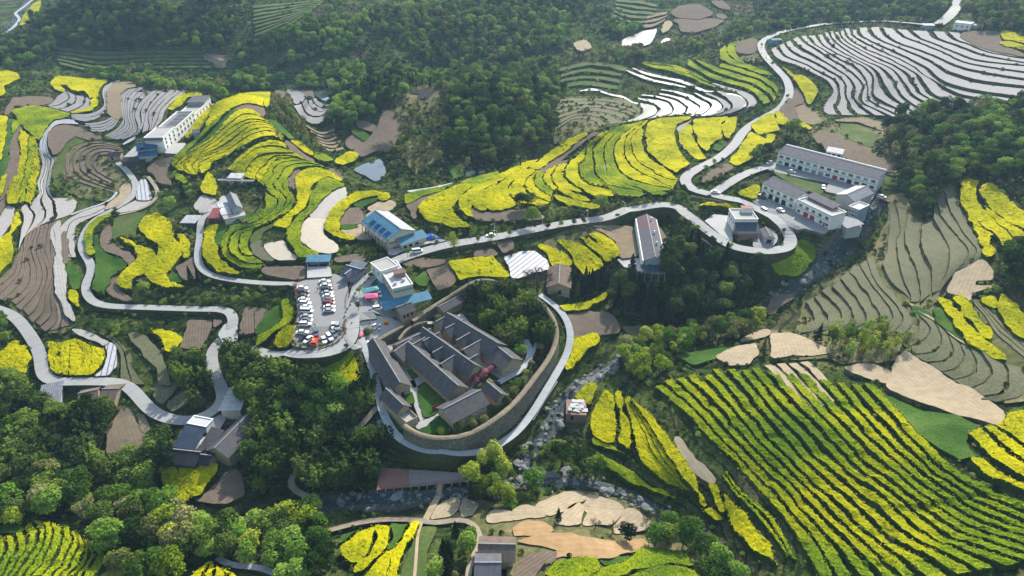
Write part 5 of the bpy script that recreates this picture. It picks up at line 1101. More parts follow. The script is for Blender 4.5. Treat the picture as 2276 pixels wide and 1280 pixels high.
# regions of woodland: outline | mix kind:mat:weight | spacing m | scale | label
WOODS = [
 ("z0 -20,110 60,75 130,15 200,-20 520,-20 535,60 500,105 440,112 330,108 240,115 120,128 20,155 -20,160", "broad:dark:3 tall:dark:1 broad:mid:4 tall:mid:1 bamboo:dark:1 broad:light:1", 6.2, 1.15, "on the dim blue far hillside at upper left"),
 ("z0 185,152 260,148 340,140 430,158 500,192 500,212 440,207 350,196 260,184 180,172", "broad:light:3 broad:mid:2 thin:olive:2", 5.5, .9, "in the pale row above the left film terraces"),
 ("z0 520,112 560,98 640,60 700,20 780,28 820,40 800,90 770,130 800,170 760,188 700,198 600,202 520,195", "broad:light:4 broad:mid:3 tall:light:2 broad:dark:2", 5.6, 1.05, "in the bright wood behind the yellow hilltop"),
 ("z0 820,40 900,10 1000,12 1140,-20 1360,-20 1330,28 1260,55 1240,112 1150,140 1040,150 980,150 900,100 850,80", "broad:mid:4 tall:mid:2 broad:dark:2 thin:olive:2 broad:olive:2 broad:light:3", 5.6, 1.0, "on the long far ridge at top centre"),
 ("z0 800,100 880,100 960,150 900,165 820,165", "bush:dark:3 broad:dark:1 bush:olive:2", 5.5, .9, "on the shaded scrub slope at top centre"),
 ("z0 740,275 748,200 800,172 870,157 905,187 890,215 842,240 802,262 790,292 745,302", "broad:light:4 tall:dark:2 broad:mid:2 cone:pine:1", 5.0, 1.05, "in the wood knot left of the scrubby knoll"),
 ("z0 985,185 1060,160 1140,150 1222,142 1238,200 1232,262 1212,302 1150,342 1080,357 1018,352 1005,300 1000,240", "broad:mid:4 broad:dark:3 tall:mid:2 tall:dark:1 thin:olive:2 broad:light:2", 5.0, 1.1, "in the dark wood covering the central knoll"),
 ("z0 905,165 985,160 1000,195 930,205 900,190", "thin:mid:2 cone:pine:1 broad:light:2", 5.5, .8, "along the crest of the scrubby knoll"),
 ("z0 860,290 900,260 960,230 1000,270 1010,350 1060,370 1040,395 960,400 890,400 870,350", "bush:olive:4 bush:mid:3 thin:olive:1 bush:dark:3", 4.6, 1.2, "on the scrubby knoll slope above the pond"),
 ("z0 1325,115 1400,108 1520,98 1600,82 1700,32 1712,55 1680,68 1600,98 1530,118 1450,128 1335,130", "broad:olive:3 thin:olive:3 broad:light:2 broad:mid:1", 6.0, .95, "in the pale row behind the curved white paddies"),
 ("z0 1240,128 1330,112 1330,128 1250,140", "thin:olive:3 thin:light:1", 6.0, .8, "in the thin pale row at the rim of the bowl"),
 ("z0 1340,30 1420,25 1440,60 1360,80 1330,70", "broad:mid:3 broad:light:1", 7, 1.1, "beside the far glinting ponds"),
 ("z0 1700,22 1750,-20 2115,-20 2105,28 2082,48 1950,43 1850,46 1762,60 1705,75", "broad:dark:3 broad:mid:3 thin:olive:1 broad:light:1", 6.2, 1.0, "in the wood above the film terrace fan"),
 ("z0 2140,10 2160,-20 2290,-20 2290,72 2185,70 2168,35", "broad:mid:3 thin:olive:2 broad:olive:2", 6.0, 1.05, "in the wood at the top right corner"),
 ("z0 1972,312 1962,290 2042,242 2130,236 2290,215 2290,400 2180,402 2100,412 2032,440 1992,402 2010,372 1982,342", "broad:light:3 broad:mid:4 broad:dark:4 tall:dark:2 thin:olive:2", 5.2, 1.1, "in the grove beneath the film terrace fan"),
 ("z0 2022,442 2060,420 2080,450 2070,480 2032,492", "broad:dark:3 broad:mid:1", 4.5, 1.1, "in the dark clump above the stubble terraces"),
 ("z0 2212,562 2290,530 2290,655 2232,642", "broad:dark:3 broad:mid:2", 4.8, 1.1, "at the right edge beside the tan plot"),
 ("z0 1480,562 1540,532 1600,562 1680,584 1712,602 1702,650 1640,672 1580,700 1480,732 1400,722 1360,692 1358,640 1390,612 1460,612", "cone:pine:5 tall:dark:3 broad:dark:3 broad:mid:1", 4.6, 1.15, "in the dark conifer wood below the long hall"),
 ("z0 1272,602 1350,602 1355,640 1282,652", "cone:pine:4 cone:dark:1", 3.6, .85, "in the little conifer stand by the old stone barn"),
 ("z0 1385,780 1450,747 1540,732 1640,702 1690,702 1700,730 1640,750 1560,762 1500,792 1470,832 1420,852 1375,840", "broad:lime:3 broad:light:3 thin:lime:2 broad:olive:2", 4.8, .95, "in the lime-green belt along the stream"),
 ("z0 1832,742 1880,724 1950,732 2020,752 2012,790 1980,802 1870,792 1832,772", "thin:lime:4 thin:light:2 thin:olive:2", 4.4, .95, "in the slender row above the sandy wedge"),
 ("z0 1050,642 1120,637 1190,672 1222,702 1228,760 1195,795 1150,780 1100,742 1062,692", "bamboo:mid:4 bamboo:dark:4 bamboo:olive:1", 3.9, 1.05, "in the bamboo grove inside the manor wall"),
 ("z0 490,792 570,775 640,800 700,832 790,845 832,868 838,900 770,960 700,1008 640,1030 600,1082 555,1082 540,1000 556,930 545,882 500,862", "bamboo:dark:3 bamboo:mid:5 broad:dark:1 broad:mid:1 broad:light:1", 4.0, 1.1, "in the big bamboo wood left of the manor"),
 ("z0 382,782 440,772 480,820 482,880 442,902 400,872 372,840", "bamboo:dark:3 bamboo:mid:3 broad:mid:1", 4.0, 1.0, "in the thicket inside the lower left hairpin"),
 ("z0 -20,700 20,720 72,800 75,850 20,860 -20,850", "broad:mid:3 bush:light:2 broad:light:2", 4.8, .85, "on the slope at the left edge below the road"),
 ("z0 -20,860 70,868 85,915 165,905 240,905 238,1020 330,1028 345,950 378,940 372,1025 355,1060 300,1085 150,1070 -20,1060", "bamboo:dark:3 broad:dark:3 bamboo:mid:3 broad:mid:2", 4.2, 1.1, "in the shadowy wood below the lower left road"),
 ("z0 -20,1060 150,1070 300,1085 360,1062 362,1125 480,1150 620,1155 640,1200 560,1238 480,1238 440,1272 400,1290 240,1290 232,1205 180,1160 100,1145 -20,1165", "broad:mid:4 broad:olive:2 broad:light:3 broad:dark:2 broad:lime:1", 4.9, 1.15, "in the mixed wood at lower left"),
 ("z0 700,1022 780,962 840,958 872,1000 850,1032 832,1062 740,1092 665,1082 660,1060", "bamboo:dark:4 bamboo:mid:2", 3.8, 1.0, "in the dark thicket above the stream by the deck"),
 ("z0 600,1165 700,1135 735,1182 742,1290 560,1290 600,1240", "broad:mid:3 broad:light:2 broad:lime:1 broad:dark:1", 4.8, 1.0, "on the near bank at bottom centre-left"),
 ("z0 962,1182 1040,1172 1052,1200 1036,1250 1028,1290 955,1290", "cone:pine:2 broad:dark:1 broad:light:2 bush:lime:1", 4.4, .8, "on the grassy slope at bottom centre"),
 ("z0 1042,1022 1132,980 1142,1040 1112,1090 1060,1112 1040,1062", "broad:lime:3 tall:lime:2 broad:mid:2 broad:dark:2", 4.4, .95, "between the ring path and the stream by the deck"),
 ("z0 1142,1080 1240,1082 1200,1105 1142,1130", "bush:light:3 broad:light:1 bush:mid:2", 3.6, 1.2, "along the tan plots on the near bank"),
 ("z0 1410,1152 1500,1132 1560,1182 1600,1240 1640,1290 1540,1290 1460,1212 1392,1192", "broad:mid:2 broad:light:2 bush:lime:2 bush:olive:2", 4.2, .95, "on the near bank at bottom right of centre"),
 ("z0 520,655 590,655 650,672 655,700 600,682 540,684 400,674 300,666 330,660 450,655", "bush:dark:3 bush:mid:3", 3.2, 1.15, "on the dark bank below the narrow lane"),
 ("z0 210,706 300,702 480,706 470,716 400,714 330,730 250,735 190,722", "bush:dark:3 bush:mid:2", 3.0, 1.2, "on the dark bank below the left road"),
 ("z0 1180,440 1250,462 1330,462 1460,440 1500,462 1430,470 1330,480 1240,492 1180,500 1120,480", "bush:olive:3 bush:dark:3 broad:mid:1", 3.4, 1.2, "on the bank between the yellow slope and main road"),
 ("z0 1690,300 1740,290 1800,315 1740,318 1700,345 1640,372 1640,355", "bush:dark:3 bush:olive:2 broad:mid:1", 3.4, 1.4, "on the bank behind the white village row"),
 ("z0 1500,560 1440,600 1390,600 1370,620", "bush:dark:1", 3, 1.2, "below the long hall terrace"),
 ("z0 1140,1000 1200,960 1235,980 1290,990 1330,1040 1360,1062 1260,1050 1200,1040", "bush:mid:3 bush:light:2 broad:mid:2", 3.8, 1.2, "on the bushy tongue between the stream branches"),
 ("z0 870,560 940,580 960,600 1000,600 1010,640 960,620 900,590", "bush:mid:2 bush:light:1", 3.4, 1.3, "on the garden bank behind the white guesthouse"),
 ("z0 610,330 600,230 640,225 680,280 720,330 700,345 650,300", "thin:olive:3 bush:olive:3 thin:mid:1", 4.4, .9, "on the pale wooded slope behind the yellow hilltop"),
 ("z0 690,195 760,190 745,215 700,210", "bush:mid:2 thin:olive:2", 5, 1.0, "above the hollow film terraces"),
]
POOL = []   # (x, y, kind, mat, scale, rot, variant, region, dist)
def sample_region(s, mixs, space, sc, ri, force=False):
    px = pts(s); W = P(px[:, 0], px[:, 1], 2.0); x0, y0 = W[:, :2].min(0) - 6; x1, y1 = W[:, :2].max(0) + 6
    x1, x0 = min(x1, 690), max(x0, -690); y1 = min(y1, 1190)
    gx, gy = np.meshgrid(np.arange(x0, x1, space), np.arange(y0, y1, space * 0.87)); gx = gx + (np.arange(gx.shape[0]) % 2)[:, None] * space / 2
    gx = (gx + rng.uniform(-.38, .38, gx.shape) * space).ravel(); gy = (gy + rng.uniform(-.38, .38, gy.shape) * space).ravel()
    u, v, _ = project(gx, gy, h(gx, gy) + 2.0); u = u + 34 * (vnoise(gx, gy, 17.0) - .5) + 16 * (vnoise(gx, gy, 6.0) - .5); v = v + 22 * (vnoise(gx + 300, gy, 15.0) - .5); q = inside(px, u, v)
    for dx, dy in ((0, 0), (1.4, 0), (-1.4, 0), (0, 1.6)): q &= (occ(gx + dx, gy + dy) == 0) | force
    q &= rng.random(len(gx)) < 0.93
    if (x1 - x0) * (y1 - y0) > 9000 and y0 > 380: q &= vnoise(gx + 50, gy, 42.0) * .7 + vnoise(gx, gy, 13.0) * .3 > .27
    gx, gy = gx[q], gy[q]; mm = [m.split(':') for m in mixs.split()]; w = np.array([float(m[2]) for m in mm]); w /= w.sum()
    # neighbours of one species clump together
    f = 0.55 * vnoise(gx, gy, 14.0) + 0.45 * rng.random(len(gx)); f = np.argsort(np.argsort(f)) / max(1, len(f)); k = np.searchsorted(np.cumsum(w), f).clip(0, len(mm) - 1)
    for i in range(len(gx)):
        POOL.append((gx[i], gy[i], mm[k[i]][0], mm[k[i]][1], sc * rng.uniform(0.7, 1.3), rng.uniform(0, 6.28), int(rng.integers(0, 3)), ri))
def gn_scatter(name, rec, label, kind='stuff'):
    """one object of many instanced plants or stones: rec rows (x,y,z,scale,rot,proto index), protos = list of objects whose mesh is instanced"""
    V, S, Rz, K, protos = rec
    me = bpy.data.meshes.new(name); me.vertices.add(len(V)); me.vertices.foreach_set('co', np.asarray(V, np.float32).ravel())
    for nm, t, d in (('psc', 'FLOAT', S), ('prot', 'FLOAT', Rz), ('pidx', 'INT', K)):
        a = me.attributes.new(nm, t, 'POINT'); a.data.foreach_set('value', np.asarray(d, np.float32 if t == 'FLOAT' else np.int32))
    o = link(name, me); tag(o, label, kind=kind)
    g = bpy.data.node_groups.new(name, 'GeometryNodeTree'); g.interface.new_socket('Geometry', in_out='INPUT', socket_type='NodeSocketGeometry'); g.interface.new_socket('Geometry', in_out='OUTPUT', socket_type='NodeSocketGeometry')
    gi, go = g.nodes.new('NodeGroupInput'), g.nodes.new('NodeGroupOutput'); ip = g.nodes.new('GeometryNodeInstanceOnPoints'); jn = g.nodes.new('GeometryNodeJoinGeometry')
    m2p = g.nodes.new('GeometryNodeMeshToPoints'); g.links.new(gi.outputs[0], m2p.inputs[0]); g.links.new(m2p.outputs[0], ip.inputs['Points'])
    for p in reversed(protos):
        oi = g.nodes.new('GeometryNodeObjectInfo'); oi.transform_space = 'ORIGINAL'; oi.inputs['Object'].default_value = p; oi.inputs['As Instance'].default_value = True; g.links.new(oi.outputs['Geometry'], jn.inputs[0])
    g.links.new(jn.outputs[0], ip.inputs['Instance']); ip.inputs['Pick Instance'].default_value = True
    def attr(nm, t):
        n = g.nodes.new('GeometryNodeInputNamedAttribute'); n.data_type = t; n.inputs['Name'].default_value = nm; return n.outputs['Attribute']
    g.links.new(attr('pidx', 'INT'), ip.inputs['Instance Index']); g.links.new(attr('psc', 'FLOAT'), ip.inputs['Scale'])
    cx = g.nodes.new('ShaderNodeCombineXYZ'); g.links.new(attr('prot', 'FLOAT'), cx.inputs['Z']); g.links.new(cx.outputs[0], ip.inputs['Rotation'])
    g.links.new(ip.outputs[0], go.inputs[0]); md = o.modifiers.new('scatter', 'NODES'); md.node_group = g; return o
LOOK = {'dark': 'dark green', 'mid': 'mid green', 'light': 'fresh light green', 'lime': 'yellow-green', 'olive': 'pale olive', 'pine': 'almost black green'}
KINDW = {'broad': 'broadleaf tree', 'tall': 'tall tree', 'thin': 'slender thin-crowned tree', 'cone': 'pointed conifer', 'bamboo': 'feathery bamboo clump', 'bush': 'bush', 'bare': 'leafless tree'}
for ri, (s, mixs, space, sc, lab) in enumerate(WOODS): sample_region(s, mixs, space, sc, ri)
# ------------------------------------------------------------------ building materials
def roofmat(name, c, axis, freq, dark=0.55, rough=0.8, var=0.3):
    m, t, b = new_mat(name); l = lines(t, axis, freq, 0.4); f = noise(t, 0.5, 5, 0.7); g = noise(t, 3.0, 3, 0.7)
    cc = ramp(t, f, [(0.3, tuple(x * (1 - var) for x in c)), (0.7, tuple(x * (1 + var) for x in c))]); cc = mix(t, mul(t, l, dark * 0.7), cc, tuple(x * 0.35 for x in c)); cc = mix(t, mul(t, g, 0.3), cc, tuple(x * 0.6 for x in c))
    t.links.new(cc, b.inputs['Base Color']); b.inputs['Roughness'].default_value = max(rough, .6); b.inputs['Specular IOR Level'].default_value = 0.12; bump(t, b, l, 0.5, 0.08); return m
RM = {}
for nm, c, fr, ro in [('tile', (0.10, 0.097, 0.10), 2.2, 0.75), ('browntile', (0.17, 0.13, 0.105), 2.2, 0.85), ('slate', (0.135, 0.132, 0.152), 1.6, 0.8), ('darkblue', (0.055, 0.075, 0.11), 1.5, 0.5),
                      ('blue', (0.075, 0.21, 0.31), 1.4, 0.45), ('deepblue', (0.03, 0.13, 0.26), 1.4, 0.4), ('red', (0.24, 0.07, 0.07), 1.6, 0.6), ('maroon', (0.17, 0.10, 0.11), 1.6, 0.6), ('palemetal', (0.40, 0.42, 0.43), 1.3, 0.45),
                      ('greymetal', (0.21, 0.22, 0.25), 1.5, 0.5), ('white', (0.50, 0.50, 0.49), 0.3, 0.7), ('cream', (0.55, 0.50, 0.43), 0.6, 0.7), ('black', (0.035, 0.038, 0.045), 1.6, 0.6)]:
    for ax, sfx in ((0, 'x'), (1, 'y')): RM[nm + sfx] = roofmat(f'{nm}_roof_{sfx}', c, ax, fr, rough=ro, dark=0.15 if nm in ('white', 'cream') else 0.5)
WM = {'white': simple('white_render', (0.70, 0.70, 0.68), 0.8, 0.2, 0, 0.12, 0.4), 'brick': simple('red_brown_brick', (0.26, 0.16, 0.12), 0.9, 0.2, 0, 0.25, 2.5), 'grey': simple('grey_render', (0.36, 0.36, 0.36), 0.85, 0.2, 0, 0.15, 0.5),
      'loam': simple('yellow_loam_wall', (0.34, 0.28, 0.19), 0.9, 0.1, 0, 0.2, 1.0), 'cream': simple('cream_render', (0.50, 0.46, 0.36), 0.85, 0.2, 0, 0.12, 0.6), 'dark': simple('dark_timber_wall', (0.06, 0.05, 0.045), 0.9, 0.1),
      'blue': simple('blue_grey_cladding', (0.22, 0.27, 0.33), 0.7, 0.3, 0, 0.12), 'stone': MT['stone']}
FL = {'pale': concrete('weathered_roof_slab', (0.38, 0.365, 0.34)), 'white': concrete('white_roof_slab', (0.52, 0.515, 0.50)), 'grey': concrete('grey_roof_slab', (0.20, 0.20, 0.21))}
GLASS = simple('dark_window_glass', (0.03, 0.045, 0.05), 0.12, 0.6, 0, 0.1); GREENGLASS = simple('green_window_glass', (0.10, 0.26, 0.22), 0.2, 0.6, 0, 0.2)
FRAME = simple('window_frame', (0.45, 0.45, 0.44), 0.6, 0.3, 0, 0.05); REDDOOR = simple('red_shutter', (0.34, 0.025, 0.03), 0.6, 0.3, 0, 0.15); DARKDOOR = simple('dark_door_and_bay_shade', (0.02, 0.02, 0.022), 0.9, 0.1)  # near-black: door leaves, and painted shade in the open bays
WOODM = simple('brown_timber', (0.13, 0.08, 0.05), 0.8, 0.2, 0, 0.25, 1.5); TRIM = simple('grey_trim', (0.25, 0.25, 0.25), 0.7, 0.2)
_wm = {}
def win_mesh(w, hh, glass, bars=2):
    k = (round(w, 2), round(hh, 2), glass.name, bars)
    if k not in _wm:
        f = [(-w / 2, w / 2, -.08, .0, 0, .09), (-w / 2, w / 2, -.08, .0, hh - .09, hh), (-w / 2, -w / 2 + .09, -.08, .0, .09, hh - .09), (w / 2 - .09, w / 2, -.08, .0, .09, hh - .09)]
        f += [(-w / 2 + w * (i + 1) / (bars + 1) - .035, -w / 2 + w * (i + 1) / (bars + 1) + .035, -.07, .0, .09, hh - .09) for i in range(bars)]
        f += [(-w / 2 - .1, w / 2 + .1, -.2, 0, -.1, -.003)]
        _wm[k] = (bbox_mesh('window', f, [FRAME]), bbox_mesh('pane', [(-w / 2 + .09, w / 2 - .09, -.045, .0, .09, hh - .09)], [glass]))
    return _wm[k]
def put_window(root, x, y, z, rz, w, hh, glass=None, bars=2, name='window'):
    a, b = win_mesh(w, hh, glass or GLASS, bars); o = link(name, a, root, (x, y, z), rz); link('pane', b, o); return o
_dm = {}
def put_door(root, x, y, z, rz, w, hh, m=None, name='door'):
    m = m or DARKDOOR; k = (round(w, 2), round(hh, 2), m.name)
    if k not in _dm: _dm[k] = bbox_mesh('door', [(-w / 2, w / 2, -.06, .02, 0, hh)], [m])
    return link(name, _dm[k], root, (x, y, z), rz)
class Bld:
    def __init__(s, name, label, cat, A, B, C=None, depth=None, z=None, dz0=0.0, width=None, group=None, axis=None):
        a, b = pts(A)[0], pts(B)[0]; z0 = z if z is not None else float(np.mean([P(*a)[0][2], P(*b)[0][2]])) + dz0
        a3, b3 = Pz(a[0], a[1], z0), Pz(b[0], b[1], z0); u = (b3 - a3)[:2]; s.w = float(np.linalg.norm(u)); u /= s.w; v = np.array([-u[1], u[0]])
        if axis:
            c = pts(axis)[0]; e = Pz(c[0], c[1], z0)[:2] - b3[:2]; depth = float(np.linalg.norm(e)); v = e / depth; u = np.array([v[1], -v[0]]); s.w = float((b3 - a3)[:2] @ u) if not width else width; a3 = np.r_[b3[:2] - u * s.w, z0]
        if C is not None: c = pts(C)[0]; c3 = Pz(c[0], c[1], z0); depth = float((c3[:2] - b3[:2]) @ v)
        if width: s.w = width
        s.d = abs(depth); s.z0 = z0; s.rz = math.atan2(u[1], u[0]); s.o = empty(name, (a3[0], a3[1], z0), s.rz, label=label, cat=cat, group=group)
        f = np.array([a3[:2] - u - v, a3[:2] + u * (s.w + 1) - v, a3[:2] + u * (s.w + 1) + v * (s.d + 1), a3[:2] - u + v * (s.d + 1)]); occupy(f, val=3); s.u, s.v, s.a = u, v, a3
    def box(s, name, x0, x1, y0, y1, z0, z1, m): return link(name, bbox_mesh(name, [(x0, x1, y0, y1, z0, z1)], [m]), s.o)
    def boxes(s, name, l, m): return link(name, bbox_mesh(name, l, [m]), s.o)
    def walls(s, hh, m, ridge=None, rise=0, x0=0, x1=None, y0=0, y1=None, base=-3.0, name='wall'):
        x1 = s.w if x1 is None else x1; y1 = s.d if y1 is None else y1
        V = [(x0, y0, base), (x1, y0, base), (x1, y1, base), (x0, y1, base), (x0, y0, hh), (x1, y0, hh), (x1, y1, hh), (x0, y1, hh)]; F = [(0, 1, 5, 4), (1, 2, 6, 5), (2, 3, 7, 6), (3, 0, 4, 7), (4, 5, 6, 7)]; T = []
        if ridge == 'x': ym = (y0 + y1) / 2; V += [(x0, ym, hh + rise), (x1, ym, hh + rise)]; T = [(4, 8, 7), (5, 6, 9)]
        if ridge == 'y': xm = (x0 + x1) / 2; V += [(xm, y0, hh + rise), (xm, y1, hh + rise)]; T = [(4, 5, 8), (7, 9, 6)]
        return link(name, mesh(name, V, [np.array(F), np.array(T)] if T else [np.array(F)], [m]), s.o)
    def gable(s, hh, rise, m, ridge='x', ov=0.55, th=0.16, x0=0, x1=None, y0=0, y1=None, pos=0.5, capm=None, name='roof', ends=None):
        """two sloping slabs with a ridge cap; pos = where the ridge sits across"""
        x1 = s.w if x1 is None else x1; y1 = s.d if y1 is None else y1; ends = ov if ends is None else ends
        def q(a, c): return (a, c) if ridge == 'x' else (c, a)
        (l0, l1), (c0, c1) = ((x0, x1), (y0, y1)) if ridge == 'x' else ((y0, y1), (x0, x1))
        l0 -= ends; l1 += ends; cm = c0 + (c1 - c0) * pos; V, F = [], []
        for ce, sg in ((c0, -1), (c1, 1)):
            run = abs(ce - cm)
            if run < 0.01: continue
            sl = rise / run; ze = hh - sl * ov + 0.04; co = ce + sg * ov; n = len(V)
            for l in (l0, l1):
                for c, z in ((cm, hh + rise + 0.04), (co, ze), (co, ze + th), (cm, hh + rise + 0.04 + th)): V.append((*q(l, c), z))
            F += [[n + i for i in f] for f in ((0, 1, 2, 3), (7, 6, 5, 4), (0, 4, 5, 1), (1, 5, 6, 2), (2, 6, 7, 3))]
        r = link(name, mesh(name, V, [np.array(F)], [m]), s.o); e = (l0 - .02, l1 + .02); k = (cm - .16, cm + .16); zz = hh + rise + th
        bx = (*e, *k, zz - .02, zz + .22) if ridge == 'x' else (*k, *e, zz - .02, zz + .22)
        link('ridge_cap', bbox_mesh('ridge_cap', [bx], [capm or TRIM]), r); return r
    def mono(s, z_front, z_back, m, x0=0, x1=None, y0=0, y1=None, ov=0.4, th=0.12, name='roof'):
        x1 = s.w if x1 is None else x1; y1 = s.d if y1 is None else y1; sl = (z_back - z_front) / (y1 - y0)
        V = [(x, y, z_front + (y - y0) * sl + t) for t in (0.03, th) for x, y in ((x0 - ov, y0 - ov), (x1 + ov, y0 - ov), (x1 + ov, y1 + ov), (x0 - ov, y1 + ov))]
        return link(name, mesh(name, V, [np.array([(3, 2, 1, 0), (4, 5, 6, 7), (0, 1, 5, 4), (1, 2, 6, 5), (2, 3, 7, 6), (3, 0, 4, 7)])], [m]), s.o)
    def monox(s, z_l, z_r, m, x0, x1, y0, y1, ov=0.4, th=0.12, name='roof'):
        sl = (z_r - z_l) / (x1 - x0); V = [(x, y, z_l + (x - x0) * sl + t) for t in (0.03, th) for x, y in ((x0 - ov, y0 - ov), (x1 + ov, y0 - ov), (x1 + ov, y1 + ov), (x0 - ov, y1 + ov))]
        return link(name, mesh(name, V, [np.array([(3, 2, 1, 0), (4, 5, 6, 7), (0, 1, 5, 4), (1, 2, 6, 5), (2, 3, 7, 6), (3, 0, 4, 7)])], [m]), s.o)
    def hip(s, hh, rise, m, x0, x1, y0, y1, ov=0.6, name='roof'):
        x0 -= ov; x1 += ov; y0 -= ov; y1 += ov; k = min(x1 - x0, y1 - y0) / 2; hh -= 0.15
        r = [(x0 + k, (y0 + y1) / 2), (x1 - k, (y0 + y1) / 2)] if x1 - x0 >= y1 - y0 else [((x0 + x1) / 2, y0 + k), ((x0 + x1) / 2, y1 - k)]
        V = [(x0, y0, hh), (x1, y0, hh), (x1, y1, hh), (x0, y1, hh), (*r[0], hh + rise), (*r[1], hh + rise), (x0, y0, hh - .15), (x1, y0, hh - .15), (x1, y1, hh - .15), (x0, y1, hh - .15)]
        if x1 - x0 >= y1 - y0: Q, T = [(0, 1, 5, 4), (2, 3, 4, 5)], [(1, 2, 5), (3, 0, 4)]
        else: Q, T = [(1, 2, 5, 4), (3, 0, 4, 5)], [(0, 1, 4), (2, 3, 5)]
        Q += [(6, 7, 1, 0), (7, 8, 2, 1), (8, 9, 3, 2), (9, 6, 0, 3), (9, 8, 7, 6)]
        return link(name, mesh(name, V, [np.array(Q), np.array(T)], [m]), s.o)
    def flat(s, hh, m, par=0.6, x0=0, x1=None, y0=0, y1=None, wm=None, name='roof'):
        x1 = s.w if x1 is None else x1; y1 = s.d if y1 is None else y1
        r = link(name, bbox_mesh(name, [(x0 - .15, x1 + .15, y0 - .15, y1 + .15, hh + .01, hh + .2)], [m]), s.o); t = .22
        link('parapet', bbox_mesh('parapet', [(x0 - .153, x1 + .153, y0 - .153, y0 + t, hh + .2, hh + par), (x0 - .153, x1 + .153, y1 - t, y1 + .153, hh + .2, hh + par), (x0 - .153, x0 + t, y0 + t, y1 - t, hh + .2, hh + par - .004), (x1 - t, x1 + .153, y0 + t, y1 - t, hh + .2, hh + par - .004)], [wm or WM['white']]), r); return r
    def row(s, n, z, w, hh, face='front', x0=None, x1=None, glass=None, every=None, bars=2, name='window', skip=()):
        L = s.w if face in ('front', 'back') else s.d; a = 0.3 if x0 is None else x0; b = L - 0.3 if x1 is None else x1
        for i in range(n):
            if i in skip: continue
            t = a + (b - a) * (i + 0.5) / n; g = glass[i % len(glass)] if isinstance(glass, list) else glass
            X, Y, rz = {'front': (t, 0, 0), 'back': (t, s.d, PI_), 'left': (0, t, -PI_ / 2), 'right': (s.w, t, PI_ / 2)}[face]
            if face == 'left': rz = -PI_ / 2
            put_window(s.o, X, Y, z, rz, w, hh, g, bars, name)
    def door(s, t, w, hh, m=None, face='front', z=0, name='door'):
        X, Y, rz = {'front': (t, 0, 0), 'left': (0, t, -PI_ / 2), 'right': (s.w, t, PI_ / 2)}[face]; put_door(s.o, X, Y, z, rz, w, hh, m, name)
PI_ = math.pi
def roof_hut(b, x0, x1, y0, y1, z, hh, rm, wm, name='rooftop_room'):
    w_ = link(name, bbox_mesh(name, [(x0, x1, y0, y1, z, z + hh)], [wm]), b.o); link('hut_roof', bbox_mesh('hut_roof', [(x0 - .4, x1 + .4, y0 - .4, y1 + .4, z + hh + .01, z + hh + .16)], [rm]), w_)
def chimney(b, x, y, z, hh=1.2): b.boxes('chimney', [(x - .35, x + .35, y - .35, y + .35, z - .6, z + hh)], WM['white'])

# ---- upper right village
b = Bld('row_building', 'long two-storey white row building with a lavender-grey roof and many windows', 'building', 'z13 815,240', 'z13 1788,508', depth=9.5)
b.walls(6.6, WM['white'], 'x', 2.2); b.gable(6.6, 2.2, RM['slatex'], 'x', 0.4, pos=0.86); b.boxes('back_parapet', [(0, b.w, b.d - .6, b.d + .1, 6.6, 9.4)], WM['white'])
b.row(14, 4.2, 2.3, 1.5, glass=[GLASS, GLASS, GREENGLASS, GLASS, GREENGLASS, GREENGLASS, GLASS]); b.row(14, 0.9, 2.4, 1.7, glass=[GREENGLASS, GLASS, GLASS, GLASS, GREENGLASS, GLASS], skip=(1, 3, 5, 6, 8, 10, 12))
for i in (1, 3, 10, 12): b.door(.3 + (b.w - .6) * (i + .5) / 14, 2.4, 2.6)
for i in (5, 6): b.door(.3 + (b.w - .6) * (i + .5) / 14, 2.6, 2.6, TRIM, name='shutter')
b.door(.3 + (b.w - .6) * 8.5 / 14, 2.6, 2.6, REDDOOR, name='shutter'); b.boxes('string_course', [(0, b.w, -.12, -.004, 3.3, 3.55)], TRIM)
b = Bld('townhouse', 'two-storey white house with dark roof and open ground-floor bays beside the small rapeseed plot', 'house', 'z13 662,542', 'z13 985,690', depth=9.0)
b.walls(6.4, WM['white'], 'x', 1.8); b.gable(6.4, 1.8, RM['slatex'], 'x', 0.4, pos=0.8); b.row(5, 4.0, 2.0, 1.5); b.row(1, .9, 2.0, 1.5, x0=0.2, x1=3.6); b.row(1, .9, 2.0, 1.5, x0=b.w - 3.6, x1=b.w - .2)
for i in (1, 2, 3): b.door(.3 + (b.w - .6) * (i + .5) / 5, 2.5, 2.7)  # near-black panels on the wall paint the shade of open bays
b.boxes('string_course', [(0, b.w, -.12, -.004, 3.2, 3.45)], TRIM)
b = Bld('townhouse', 'two-storey white flat-roofed house with red shutters at the end of the village', 'house', 'z13 1003,715', 'z13 1328,880', depth=9.5)
b.walls(6.4, WM['white']); b.flat(6.4, FL['pale'], .7); b.row(5, 4.0, 1.9, 1.5); b.row(1, .9, 1.9, 1.5, x0=.2, x1=3.4); b.row(1, .9, 1.9, 1.5, x0=b.w - 6.6, x1=b.w - 3.4); b.row(1, .9, 1.6, 1.5, x0=b.w - 2.6, x1=b.w - .2)
for i in (1, 2): b.door(.3 + (b.w - .6) * (i + .5) / 5, 2.7, 2.6, REDDOOR, name='shutter')
b.door(b.w - 3.0, 1.1, 2.3, REDDOOR); b.walls(7.9, WM['brick'], y0=b.d - 3.5, x0=.3, x1=b.w - 5, base=6.6, name='attic'); b.mono(7.8, 8.6, RM['slatex'], y0=b.d - 4.2, y1=b.d + .3, x0=.3, x1=b.w - 4.5); b.boxes('string_course', [(0, b.w, -.12, -.004, 3.2, 3.45)], TRIM)
b = Bld('shed_hall', 'gabled shed with one cream and one dark roof slope in the middle of the village', 'shed', 'z13 1385,640', 'z13 1560,705', depth=17)
